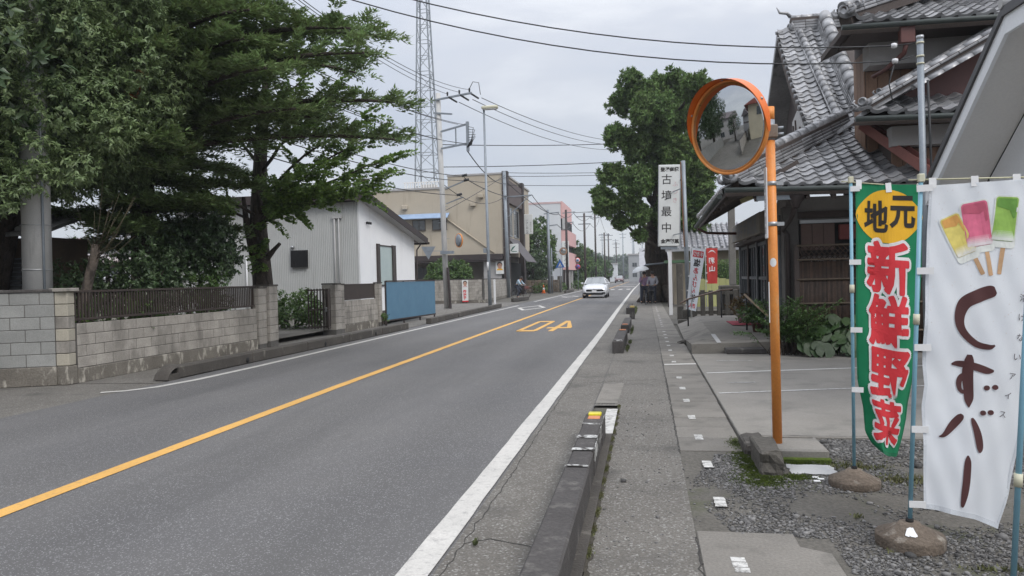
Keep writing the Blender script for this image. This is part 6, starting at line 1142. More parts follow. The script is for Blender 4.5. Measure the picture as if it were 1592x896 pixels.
# ramp, step, mat, rails
Rp = thing('shop_ramp', (1.6, 17, 0), 'sloping grey concrete ramp and landing before the shop doors', 'ramp'); A_, B_, G_, C_, D_, E_, F_ = (.83, 14.4, .18), (2.5, 14.4, .22), (1.36, 16.2, .225), (2.6, 23, .25), (1.5, 23, .25), (.9, 23, .03), (.82, 17.2, .05)
b = MB(); b.face([A_, B_, G_]); b.face([B_, C_, D_, G_]); b.face([A_, G_, F_]); b.face([G_, D_, E_, F_]); b.face([(.83, 14.4, 0), (2.5, 14.4, 0), B_, A_]); b.face([(.83, 14.4, 0), A_, F_, (.82, 17.2, 0)]); b.face([F_, E_, (.9, 23, 0), (.82, 17.2, 0)]); b.face([(2.5, 14.4, 0), (2.6, 23, 0), C_, B_]); b.build('ramp_surface', conc_lid, Rp)
ribbonm = MB(); ribbonm.face([(1.30, 14.45, .202), (1.38, 14.45, .204), (1.42, 16.2, .229), (1.33, 16.2, .229)]); ribbonm.build('worn_edge', plaster_p, Rp)
MB().box(1.42, 2.12, 13.98, 14.36, .03, .125, .012).build('step', conc_dark, Rp)
pl_ = MB().bar((.80, 16.9, .045), (1.28, 16.75, .15), 1.1, .02); tag(pl_.build('ramp_plate', conc_kerb), 'grey rough plate laid as a small ramp at the edge of the landing', 'plate')
tag(MB().box(2.05, 2.55, 18.6, 20.1, .248, .262, .004).build('door_mat', mat('red_mat', (.30, .035, .06), (.25, .03, .05), 6, .9, 80, .2)), 'narrow red mat lying on the landing by the shop doors', 'mat')
rl = thing('handrail', (1.1, 20.5, .1), 'brown topped handrail on two thin black posts across the ramp', 'handrail'); MB().tube([(.90, 20.3, .74), (1.1, 20.5, .84), (2.10, 22, 1.03), (2.45, 22.1, 1.05)], .024, 10).build('rail', mat('handrail_brown', (.22, .15, .11), (.17, .12, .09), 5, .5), rl)
for (x, y, z) in ((1.1, 20.5, .84), (2.12, 22, 1.03)): MB().tube([(x, y, .1), (x, y, z)], .02, 8).build('post', black_m, rl)
rl = thing('handrail', (2.3, 16, .2), 'short wooden handrail by the shop doors, next to the orange pole', 'handrail'); MB().tube([(2.18, 17.3, 1.02), (2.42, 15.6, .62)], .026, 10).build('rail', mat('handrail_tan', (.34, .24, .16)), rl); MB().tube([(2.40, 15.75, .2), (2.40, 15.75, .64)], .02, 8).build('post', black_m, rl); MB().tube([(2.2, 17.2, .2), (2.2, 17.2, 1.0)], .02, 8).build('post', black_m, rl)
# plants at the shop
def pot(label, x, y, z, r, h, m, lm, per=600, hh=.28, rr=.22, pname='plant_pot'):
    t = thing('potted_plant', (x, y, z), label, 'potted plant'); MB().lathe([(r * .75, 0), (r, h), (r * 1.06, h), (r * 1.06, h - .03)], 16, Matrix.Translation((x, y, z))).build('pot', m, t); MB().lathe([(r * .95, h - .02), (.0005, h - .015)], 16, Matrix.Translation((x, y, z))).build('potting_soil', soil, t)
    fol = Fol(); clump_leaves(fol, crown_lobes((x, y, z + h + hh * .6), (rr, rr, hh), 9, rr * .5, 5, zmin=-.8), per, .10, .035, .2, 8); fol.build('foliage', lm, t); return t
pot('potted plant with reddish leaves in a grey pot by the shop door', 2.42, 19.4, .25, .18, .24, plaster_g, leaf_red, 420, .26, .28); pot('green potted plant in a reddish pot at the end of the red mat', 2.36, 16.7, .23, .13, .2, copper_red, leaf_fern, 600, .26, .26)
T = thing('nandina_shrub', (2.5, 13.85, 0), 'feathery green shrub with fine fronds behind the orange pole', 'shrub'); fol = Fol(); tr = MB(); g = random.Random(8)
for k in range(46):
    a = g.uniform(0, 6.28); h_ = g.uniform(.35, 1.0); rr = g.uniform(.15, .75); c0 = Vector((2.42 + g.uniform(-.3, .3), 13.8 + g.uniform(-.15, .15), .04)); tip = c0 + Vector((math.cos(a) * rr, math.sin(a) * rr * .45 - .05, h_)); mid = c0.lerp(tip, .55) + Vector((0, 0, .18)); tr.tube([c0, mid, tip], [.007, .005, .002], 4)
    for q in range(20):
        s_ = .3 + .7 * q / 19; p = c0.lerp(mid, s_ * 2) if s_ < .5 else mid.lerp(tip, s_ * 2 - 1); d = (tip - mid).normalized(); sd2 = d.cross(Vector((0, 0, 1))).normalized()
        for sg_ in (-1, 1):
            n = 5; dd = sd2 * sg_ + d * .5 + Vector((0, 0, g.uniform(-.3, .1))); base = np.array(p)[None] + np.array(dd.normalized())[None] * (rng.uniform(0, .13, (n, 1))); fol.add(base, np.tile(np.array(dd), (n, 1)) + rng.normal(size=(n, 3)) * .45, np.tile([0, 0, 1.], (n, 1)) + rng.normal(size=(n, 3)) * .35, rng.uniform(.04, .065, n), rng.uniform(.014, .022, n))
tr.build('stems', bark_m, T); fol.build('fronds', leaf_fern, T)
def pad_mesh(seed):
    g = random.Random(seed); b = MB(); n = 18; ring = [];   V = [(0, -.02, 0)]
    for rr_, zz in ((.45, .02), (.8, .045), (1.0, .035)):
        for k in range(n): a = -math.pi / 2 + .22 + (2 * math.pi - .44) * k / (n - 1); w_ = 1 + .05 * math.sin(a * 5 + seed); V.append((rr_ * w_ * math.cos(a), rr_ * w_ * math.sin(a), zz * (1 + .5 * math.sin(a * 3 + seed)) + .03 * g.uniform(-1, 1) * (rr_ == 1.0)))
    F = [(0, 1 + k, 2 + k) for k in range(n - 1)] + [(1 + i * n + k, 1 + (i + 1) * n + k, 2 + (i + 1) * n + k, 2 + i * n + k) for i in range(2) for k in range(n - 1)]
    b.add(V, F, True); me = b.mesh('leaf'); me.materials.append(leaf_pad); return me
T = thing('butterbur_plant', (3.3, 13.8, 0), 'clump of big round glossy dark green leaves at the foot of the bamboo screen', 'plant'); pm = [pad_mesh(k) for k in range(4)]; g = random.Random(21); st_ = MB()
for k in range(62):
    row = k / 62; x = 2.58 + 1.75 * g.random(); y = 13.40 + .55 * row + g.uniform(-.05, .05); z = .10 + .52 * row * g.uniform(.7, 1.1) * (1.15 - .25 * abs(x - 3.3)) + g.uniform(-.02, .04); s_ = g.uniform(.10, .165)
    nrm_ = Vector((g.uniform(-.5, .5), -1.15 + .35 * row + g.uniform(-.35, .35), .85)).normalized(); M = Matrix.Translation((x, y, z)) @ nrm_.to_track_quat('Z', 'Y').to_matrix().to_4x4() @ Matrix.Rotation(g.uniform(-1, 1), 4, 'Z') @ Matrix.Scale(s_, 4); obj('leaf', pm[k % 4], None, T, M=M); st_.tube([(x, y + .12, .03), (x, y + .03, z)], .006, 5)
st_.build('stalks', leaf_fern, T)
# service pole with insulators
SP = thing('service_pole', (4.1, 12, 0), 'thin grey steel pole with white insulators in front of the boarded wing', 'pole'); MB().tube([(4.13, 12.0, 0), (4.10, 12.0, 4.96)], .047, 14).build('shaft', steel_grey, SP); MB().lathe([(.050, 0), (.054, .02), (.054, .05), (.0005, .06)], 14, Matrix.Translation((4.10, 12, 4.93))).build('cap', alu, SP)
for (x, z, zz) in ((3.74, 4.86, 4.88), (3.75, 4.63, 4.70)): MB().lathe([(.0, -.045), (.035, -.035), (.042, 0), (.035, .035), (0, .045)], 12, Matrix.Translation((x, 12, z)) @ Matrix.Rotation(R(90), 4, 'Y')).build('insulator', insul, SP); MB().tube([(x + .04, 12, z), (4.05, 12, zz)], .008, 6).build('stay', wire_m, SP)
for z in (4.86, 4.66, 4.55): MB().lathe([(.048, 0), (.055, 0), (.055, .025), (.048, .025)], 14, Matrix.Translation((4.10, 12, z))).build('band', cap_pl, SP)
MB().tube([(4.18, 11.95, 4.3), (4.2, 11.94, 3.4), (4.21, 11.93, 2.2), (4.3, 11.95, 1.5)], .018, 6).build('cable', wire_m, SP); MB().tube([(3.75, 12, 4.62), (3.66, 12.0, 4.3), (3.72, 12.05, 4.05), (3.9, 12.1, 3.95)], .010, 6).build('cable', wire_m, SP)
# white gabled neighbour at the right edge
NB = thing('white_gable_house', (5.5, 9, 0), 'pale house at the right edge showing a steep white bargeboard and grey soffit', 'house')
rk = [(11.55, 2.62), (9.15, 4.30), (6.0, 4.22)]
def band(x0, x1, d0, d1, name, m):
    o_ = [(y + (.0 if i == 0 else .0), z) for i, (y, z) in enumerate(rk)]; up_ = []
    MB().prism([(x0, rk[0][0] + .05, rk[0][1] + d0), (x0, rk[1][0], rk[1][1] + d0), (x0, rk[1][0], rk[1][1] + d1), (x0, rk[0][0] + .05, rk[0][1] + d1)], (x1 - x0, 0, 0)).build(name, m, NB); MB().prism([(x0, rk[1][0] - .001, rk[1][1] + d0), (x0, rk[2][0], rk[2][1] + d0), (x0, rk[2][0], rk[2][1] + d1), (x0, rk[1][0] - .001, rk[1][1] + d1)], (x1 - x0, 0, 0)).build(name, m, NB)
band(3.97, 8, .0, .10, 'roof', mat('dark_sheet_roof', (.07, .068, .07), (.055, .053, .055), 2, .5, 30, .1)); band(4.0, 4.045, -.20, -.002, 'bargeboard', mat('white_board', (.80, .82, .84), (.77, .79, .81), 2, .6, 30, .03)); band(4.046, 4.72, -.07, -.003, 'soffit', mat('grey_soffit', (.74, .73, .71), (.70, .69, .67), 1, .9, 30, .04))
MB().prism([(4.72, 11.3, 0), (4.72, 11.3, 2.72), (4.72, 9.15, 4.22), (4.72, 6.0, 4.14), (4.72, 6.0, 0)], (3, 0, 0)).build('wall', mat('pale_blue_wall', (.82, .84, .87), (.79, .81, .84), 1, .85, 30, .03), NB); MB().tube([(3.96, 9.15, 4.44), (8, 9.15, 4.44)], .06, 10).build('ridge_trim', plaster_p, NB)

# ================================================================== FURTHER DOWN THE RIGHT SIDE
T = thing('old_conifer', (.45, 42.5, 0), 'huge old conifer with a gnarled thick trunk and tufted crown, beside the pavement', 'tree')
tr = MB(); tr.tube([(.95, 42.6, -.1), (.85, 42.5, .5), (.68, 42.4, 1.6), (.52, 42.2, 2.6), (.5, 41.8, 4.0), (.85, 41, 6), (1.0, 40.5, 8.5), (.9, 40.3, 11)], [.98, .72, .60, .62, .46, .36, .26, .1], 22, wob=.5)
for k in range(10): a = k * .63; tr.tube([(.85 + .6 * math.cos(a), 42.5 + .6 * math.sin(a), .9), (.88 + 1.0 * math.cos(a), 42.5 + 1.0 * math.sin(a), .3), (.9 + 1.35 * math.cos(a), 42.5 + 1.35 * math.sin(a), -.05)], [.2, .24, .16], 8, wob=.4)
JC = [(-.43, 39.91, 11.54, .86), (1.54, 41.05, 11.67, .95), (2.78, 38.56, 10.9, .77), (.63, 38.64, 9.72, 1.15), (-1.19, 40.7, 10.82, .81), (2.17, 40.46, 9.7, 1.07), (-1.29, 39.05, 8.79, .84), (.2, 40, 8.3, 1.2), (1.78, 39.5, 7.9, 1.18), (3.0, 40.2, 8.4, .86), (-1.7, 39.6, 6.95, .66), (-.35, 39, 6.4, 1.16), (1.2, 40.4, 6.3, 1.2), (2.6, 39.7, 6.4, 1.05), (3.45, 40, 7.2, .66), (-1.95, 39.5, 5.3, .72), (-.62, 39.4, 4.85, .98), (-1.25, 39.8, 4.35, .5), (2.05, 39.8, 4.7, .92), (3.1, 39.8, 5.25, .72), (1.2, 40.4, 4.6, .92), (2.7, 40.2, 3.85, .72), (-.28, 39.6, 3.66, .36), (-2.3, 39.4, 5.9, .4), (.1, 40, 11.1, .82), (2.6, 39.4, 7.4, .98)]
for k, (x, y, z, r) in enumerate(JC): limb(tr, (.6 + .03 * z, 41.2, max(2.8, z - 1.5)), (x, y, z), .16, .04, -.05, 5, 6, k, .05)
tr.build('trunk', mat('old_bark', (.085, .066, .052), (.05, .038, .03), 5, .95, 30, .35, 1.0, stain=(.03, .024, .02), st=(1, 1, .16), sth=(.5, .6), sscale=10), T); fol = Fol(); g = np.random.default_rng(9)
for (x, y, z, r) in JC:
    r *= .88 + .12 * math.sin(x * 7 + z * 3)
    sub = [(x + r * .62 * d[0], y + r * .62 * d[1], z + r * .6 * d[2], r * .5, r * .5, r * .42) for d in unit(g.normal(size=(11, 3)))] + [(x + r * 1.02 * d[0], y + r * 1.02 * d[1], z + r * d[2] * .95, r * .22, r * .22, r * .30) for d in unit(g.normal(size=(12, 3)))]
    clump_leaves(fol, sub, 400, .19, .08, -.35, 9, (.3, 1.0), .7)
fol.build('crown', leaf_jun, T)
MB().tube([(-.3, 41.6, 0.0), (-.28, 41.6, 1.9), (.0, 41.6, 2.1), (1.5, 41.5, 2.2)], .05, 8).build('prop', steel_grey, thing('tree_prop', (-.3, 41.6, 0), 'bent grey pipe propping the old conifer trunk', 'prop'))
def signboard():
    t = thing('upright_sign', (.90, 28.4, 0), 'tall white upright shop sign with black vertical characters on a white post', 'sign'); M = Matrix.Translation((.92, 28.4, 4.10)) @ Matrix.Rotation(R(1.6), 4, 'Y')
    M = Matrix.Translation((.92, 28.4, 4.10)) @ Matrix.Rotation(R(-1.6), 4, 'Y') if False else M
    MB().box(-.40, .40, -.14, .14, -1.52, 1.52, .02, M).build('sign_box', sign_white, t); MB().box(-.30, .30, -.10, .10, -1.63, -1.525, 0, M).build('sign_foot', steel_grey, t)
    for s_ in (-1, 1): MB().box(s_ * .40 - .012, s_ * .40 + .012, -.152, -.12, -1.52, 1.52, 0, M).build('frame_edge', alu, t)
    Fm = M @ frame((0, -.145, 0), (1, 0, 0), (0, 0, 1), (0, -1, 0))
    column_text('lettering', '古墳最中', Fm @ Matrix.Translation((-.10, .08, 0)), .40, ink_black, t, .60, offset=.002); put_text('lettering', '登録商標', Fm @ Matrix.Translation((0, 1.35, 0)), .165, ink_black, t, .006); put_text('lettering', '金澤製菓', Fm @ Matrix.Translation((.03, -1.33, 0)), .165, ink_black, t, .006)
    column_text('lettering', 'ふつき', Fm @ Matrix.Translation((.21, .50, 0)), .21, ink_pink, t, .30); MB().box(.84, .97, 28.34, 28.46, 0, 2.5, .005).build('post', white_pl, t)
signboard()
t = thing('steel_post', (1.42, 27, 0), 'grey steel post with a rusty strip, right beside the tall white sign', 'post'); MB().tube([(1.47, 27, 0), (1.39, 27, 5.55)], .075, 12).build('shaft', steel_grey, t); MB().bar((1.37, 26.93, 2.5), (1.30, 26.93, 5.5), .05, .04).build('rusty_strip', mat('rust', (.20, .10, .05), (.13, .07, .045), 8, .9, 40, .2), t)
for z in (3.0, 4.6): MB().bar((1.05, 28.3, z), (1.38, 27, z), .03, .03).build('bracket', steel_grey, t)
def flat_banner(label, y, tl, tr_, bl, br_, m, pole):
    t = thing('small_banner', (pole[0][0], y, 0), label, 'banner'); tl, tr_, bl, br_ = [Vector((p[0], y, p[1])) for p in (tl, tr_, bl, br_)]
    fn = lambda u, v: (tl.lerp(tr_, u)).lerp(bl.lerp(br_, u), v) + Vector((0, -.05 * math.sin(u * 4 + v * 4) * (.3 + v), 0)); cloth('banner_cloth', fn, m, t, 8, 24); MB().tube(pole, .014, 8).build('pole', white_pl, t)
    for k in range(5): q = fn(0, k / 4.3); MB().box(q.x - .05, q.x + .01, y - .02, y - .012, q.z - .02, q.z + .02).build('tab', white_pl, t)
    return t, fn
t, fn = flat_banner('white banner with mirrored red and black lettering by the handrail', 24, (1.46, 2.36), (1.87, 2.28), (1.24, .42), (1.53, .34), cloth_white, [(1.40, 24.03, .1), (1.42, 24.03, 2.45), (1.88, 24.03, 2.38)])
poly_on('red_label', [(.10, .04), (.90, .04), (.90, .145), (.10, .145)], fn, ink_red, t, .004)
for k, ch in enumerate('り造手'): V, F = textmesh(ch, 1, .02); V[:, 0] *= -1; on_cloth('lettering', V, F, fn, ink_white, t, .14 + .25 * k, .36 + .25 * k, .055, .13, .008)
for ch, va, vb, m, ua, ub in (('塩', .17, .29, ink_black, .22, .78), ('あ', .31, .41, ink_red, .28, .68), ('ん', .42, .52, ink_red, .30, .70), ('び', .53, .63, ink_red, .30, .70), ('ん', .64, .72, ink_red, .32, .68), ('餅', .74, .86, ink_black, .28, .78), ('きん', .885, .96, ink_red, .15, .85)): V, F = textmesh(ch, 1, .025); V[:, 0] *= -1; on_cloth('lettering', V, [f[::-1] for f in F], fn, m, t, ua, ub, va, vb, .006)
t, fn = flat_banner('plain red banner with white characters behind the white one', 29, (2.28, 2.50), (2.70, 2.48), (2.30, 1.14), (2.66, 1.14), cloth_red, [(2.25, 29.03, .1), (2.25, 29.03, 2.55), (2.72, 29.03, 2.53)])
for ch, va, vb, ua, ub in (('和', .26, .44, .2, .75), ('山', .50, .66, .22, .78)): V, F = textmesh(ch, 1, .03); V[:, 0] *= -1; on_cloth('lettering', V, [f[::-1] for f in F], fn, ink_white, t, ua, ub, va, vb, .006)
poly_on('white_mark', [(.12, .15), (.35, .07), (.5, .055), (.65, .07), (.88, .15), (.65, .10), (.5, .09), (.35, .10)], fn, ink_white, t, .006)
# stone fence, pillars and stones at the shrine corner
t = thing('stone_fence', (2.2, 26, 0), 'low row of weathered square stone posts with a rail behind the handrail', 'fence')
for i in range(6): x = 1.62 + i * .27; MB().box(x - .075, x + .075, 25.9, 26.05, 0, .95 + .02 * (i % 2), .015).build('stone_post', stone_m, t)
MB().box(1.5, 3.0, 25.92, 26.03, .14, .26, .01).build('rail', stone_m, t); MB().box(1.5, 3.0, 25.925, 26.025, .80, .90, .01).build('rail', stone_m, t)
t = thing('stone_monument', (2.85, 26.3, 0), 'dark stone pillar standing on a broad stone plinth under the shop eaves', 'monument'); MB().box(2.55, 3.25, 26.1, 26.9, 0, .92, .03).build('plinth', stone_m, t); MB().box(2.50, 3.30, 26.05, 26.95, .92, 1.10, .03).build('plinth_cap', stone_m, t); MB().box(2.84, 3.06, 26.4, 26.62, 1.10, 3.9, .02).build('pillar', mat('grey_stone', (.2, .19, .175), (.15, .142, .13), 3, .9, 30, .15), t)
tag(MB().box(1.16, 1.40, 29.0, 29.24, 0, 1.95, .03).build('stone_pillar', stone_m), 'square old stone pillar between the sign post and the white banner', 'pillar')
for lb, a in (('low square stone beside the foot of the white sign post', (1.00, 1.20, 25.0, 25.2, 0, .48)), ('shorter dark stone block in front of the grey steel post', (1.08, 1.28, 23.4, 23.6, 0, .42)), ('flat dark stone at the corner of the pavement by the ramp', (.92, 1.2, 22.6, 22.9, 0, .16))): tag(MB().box(*a, c=.02).build('kerb_stone_block', stone_m), lb, 'stone')
t = thing('shrine_shed', (3.5, 39, 0), 'low building with a pale tiled roof behind the small banners', 'building'); MB().box(1.4, 9, 38.6, 44, 0, 3.0).build('wall', mat('tan_shed_wall', (.36, .31, .24), (.30, .26, .20), 1, .9, 30, .05), t); rf = MB().prism([(1.0, 37.9, 2.78), (9, 37.9, 2.76), (9, 40.6, 4.15), (1.0, 40.6, 4.15)], (0, 0, -.1)).build('roof', tile_far, t)
tm = MB()
for i in range(30):
    for j in range(9): x = 1.05 + i * .27; y = 37.9 + j * .30; z = 2.80 + j * .152; tm.tube([(x, y, z + .03), (x, y + .32, z + .17)], .075, 6, True)
tm.build('tile_rolls', tile_far, rf, kind='stuff')
t = thing('clipped_hedge', (4, 36.3, 0), 'dense clipped green hedge behind the red banner', 'hedge'); fol = Fol(); P = np.stack([rng.uniform(2.6, 7, 9000), 36 + rng.uniform(0, .9, 9000), rng.uniform(.5, 2.15, 9000)], 1); fol.add(P, rand_dirs(9000) + np.array([0, -.6, .2]), rand_dirs(9000), rng.uniform(.06, .12, 9000), rng.uniform(.03, .06, 9000)); fol.build('foliage', leaf_mid, t); MB().box(2.7, 7, 36.25, 36.75, 0, 1.95).build('inner_stems', leaf_dark, t)
t = thing('green_lean_to', (1.4, 36, 0), 'dark green roofed lean-to behind the big trunk', 'shelter'); MB().box(.9, 2.6, 35.6, 38, 2.08, 2.2).build('roof', mat('green_sheet', (.06, .12, .06), (.05, .1, .05)), t); [MB().box(x, x + .08, 35.7, 35.8, 0, 2.08).build('post', brown_dark, t) for x in (1.0, 2.5)]
t = thing('yellow_board_fence', (2.4, 33, 0), 'faded yellow green board fence behind the stone posts', 'fence'); [MB().box(1.9 + i * .3, 2.19 + i * .3, 33, 33.04, .1, 1.35 - .04 * (i % 3), .005).build('board', mat('faded_yellow', (.36, .36, .15), (.30, .31, .14), 3, .8, 20, .1, rand=.2), t) for i in range(6)]
# road signs on the left, cone
def sign_post(label, x, y, h, r=.035): t = thing('road_sign', (x, y, 0), label, 'road sign'); MB().tube([(x, y, 0), (x, y, h)], r, 8).build('post', steel_grey, t); return t
blue_s = mat('sign_blue', (.03, .13, .42), None, 4, .5); t = sign_post('blue triangular pedestrian crossing sign on a grey post', -8.6, 75.5, 3.3)
MB().prism([(-9.08, 75.4, 2.55), (-8.12, 75.4, 2.55), (-8.6, 75.4, 3.42)], (0, -.03, 0)).build('plate', blue_s, t); MB().prism([(-8.78, 75.36, 2.66), (-8.42, 75.36, 2.66), (-8.6, 75.36, 3.05)], (0, -.01, 0)).build('white_triangle', ink_white, t); MB().tube([(-8.66, 75.34, 2.68), (-8.58, 75.34, 2.82), (-8.59, 75.34, 2.93)], .022, 6).tube([(-8.52, 75.34, 2.68), (-8.58, 75.34, 2.82)], .02, 6).build('walking_figure', ink_black, t)
t = sign_post('round no parking sign under a round speed limit sign on a thin post', -7.75, 86, 3.7)
for z, rim, fc in ((3.5, ink_red, ink_white), (2.75, ink_red, blue_s)): M = Matrix.Translation((-7.75, 85.9, z)) @ Matrix.Rotation(R(90), 4, 'X'); MB().lathe([(.30, 0), (.30, .02), (.0005, .02)], 24, M).build('rim', rim, t); MB().lathe([(.235, .021), (.235, .03), (.0005, .03)], 24, M).build('face', fc, t)
put_text('figures', '40', frame((-7.75, 85.86, 3.5), (1, 0, 0), (0, 0, 1), (0, -1, 0)), .3, blue_s, t, .015); MB().bar((-7.95, 85.86, 2.95), (-7.55, 85.86, 2.55), .06, .01, up=(0, 1, 0)).build('bar', ink_red, t)
t = thing('lane_mirror', (-8.2, 71, 0), 'dull round traffic mirror on an arm, in front of the pink building', 'traffic mirror'); MB().tube([(-8.9, 71, 0), (-8.9, 71, 4.4)], .05, 8).build('post', steel_grey, t); MB().bar((-8.9, 71, 4.05), (-7.9, 71, 4.05), .04, .04).build('arm', steel_grey, t); round_mirror(t, (-7.75, 70.9, 4.05), (.3, -.95, -.1), .36, mat('dull_orange', (.3, .17, .1)))
t = thing('traffic_cone', (-10.1, 73.5, .25), 'orange and white traffic cone beside the hedge', 'cone')
Mc = Matrix.Translation((-10.1, 73.5, .05)); MB().box(-10.3, -9.9, 73.3, 73.7, .0, .06, .01).build('base', orange_hood, t)
for k, (ra, rb, za, zb, m) in enumerate(((.16, .12, 0, .28, orange_hood), (.12, .085, .281, .5, ink_white), (.085, .04, .501, .8, orange_hood))): MB().lathe([(ra, za), (rb, zb)], 16, Mc).build('cone_band', m, t)
t = thing('low_stone_wall', (-11, 78, 0), 'low brown stone wall with gate pillars past the beige shop', 'wall')
for i in range(12):
    for j in range(4): MB().box(-13.2 + i * .36, -12.85 + i * .36, 76 + .02 * random.random(), 76.3, .05 + j * .32, .36 + j * .32, .03).build('stone', mat('brown_stone', (.17, .135, .10), (.12, .10, .08), 2, .9, 20, .15, rand=.3), t)
for x in (-9.9, -9.0): MB().box(x - .22, x + .22, 78, 78.5, 0, 1.7, .03).build('gate_post', stone_m, t)
for k, c in enumerate(((-10.6, 74.5, .45), (-9.3, 80, .45), (-8.6, 95, .5))): shrub('verge_shrub', ('low green hedge plant behind the traffic cone', 'low green plants beside the far gate pillar', 'patch of weeds at the road edge beneath the no parking sign')[k], c, (.8, .9, .5), 9, .35, leaf_mid, 120, .16, .07, seed=50 + k)
# trees and houses at the end of the road
for k, (x, y, h, r) in enumerate(((-11.5, 112, 6.2, 2.2), (-11.0, 122, 7.0, 2.4), (-12.5, 134, 7.4, 2.6), (-10.6, 146, 5.6, 2.0), (-11.5, 160, 6.6, 2.6), (-10.4, 178, 5.8, 2.4), (-12, 200, 7.0, 3))): broad_tree('roadside_tree', ('nearest', 'second', 'third', 'fourth', 'fifth', 'sixth', 'farthest')[k] + ' in the row of leafy trees left of the road past the pink building', x, y, h, r, leaf_mid if k % 2 else leaf_far, 60 + k, 16, 40, .45, .26, 'trees past the pink building', .5)
fm = Fol(); fo = []
for k in range(70): x = rng.uniform(-60, 40); fo.append((x, 430 + rng.uniform(0, 30), 7.0 + 2.5 * math.sin(x * .11) + rng.uniform(-1, 1), 5.0, 5.0, 6.5 + rng.uniform(0, 3)))
clump_leaves(fm, fo, 3.5, 1.8, 1.2, .1, 7, (.5, 1.0)); wood_far = fm.build('far_wood', leaf_far, None, kind='stuff')
def small_house(label, x0, x1, y, h, m, rm=tile_far, flat=False, d=9, group=None):
    t = thing('far_house', ((x0 + x1) / 2, y, 0), label, 'house', group); MB().box(x0, x1, y, y + d, 0, h).build('wall', m, t)
    if flat: MB().box(x0 - .2, x1 + .2, y - .2, y + d + .2, h, h + .4).build('roof', plaster_g, t)
    else: MB().prism([(x0 - .5, y - .6, h), (x0 - .5, y + d / 2, h + d * .28), (x0 - .5, y + d + .6, h)], (x1 - x0 + 1, 0, 0)).build('roof', rm, t)
    n = max(1, int((x1 - x0) / 3))
    for i in range(n):
        for z in ([1.2] if h < 4 else [1.2, 4.0]):
            if z + 1.3 < h: a = x0 + (x1 - x0) * (i + .3) / n; window_y(t, a, a + 1.3, z, z + 1.2, y - .01, alu, glass_m, 1, False)
    return t
grey_h = mat('far_grey_wall', (.36, .37, .38), (.32, .33, .34), 1, .9, 20, .05)
small_house('pale blue grey flat roofed block at the end of the road', -12.5, -8.6, 225, 5.2, pale_w, flat=True); small_house('grey tall building left of the old tree', -4.6, -1.2, 205, 7.2, grey_h, flat=True); small_house('grey house with a tiled roof peeping out beside the old trunk', -1.0, 3.4, 180, 5.8, grey_h); small_house('low pale house far down on the right of the road', -.5, 4, 120, 3.0, plaster_p)
t = thing('round_topped_sign', (-.2, 165, 0), 'tall grey round topped panel above the far roofs by the old trunk', 'panel'); MB().prism([(-1.1, 165, 0), (1.3, 165, 0)] + [(.1 + 1.2 * math.cos(R(a)), 165, 6.0 + 1.3 * math.sin(R(a))) for a in range(0, 181, 15)], (0, .4, 0)).build('panel', mat('dim_panel', (.22, .225, .235)), t)

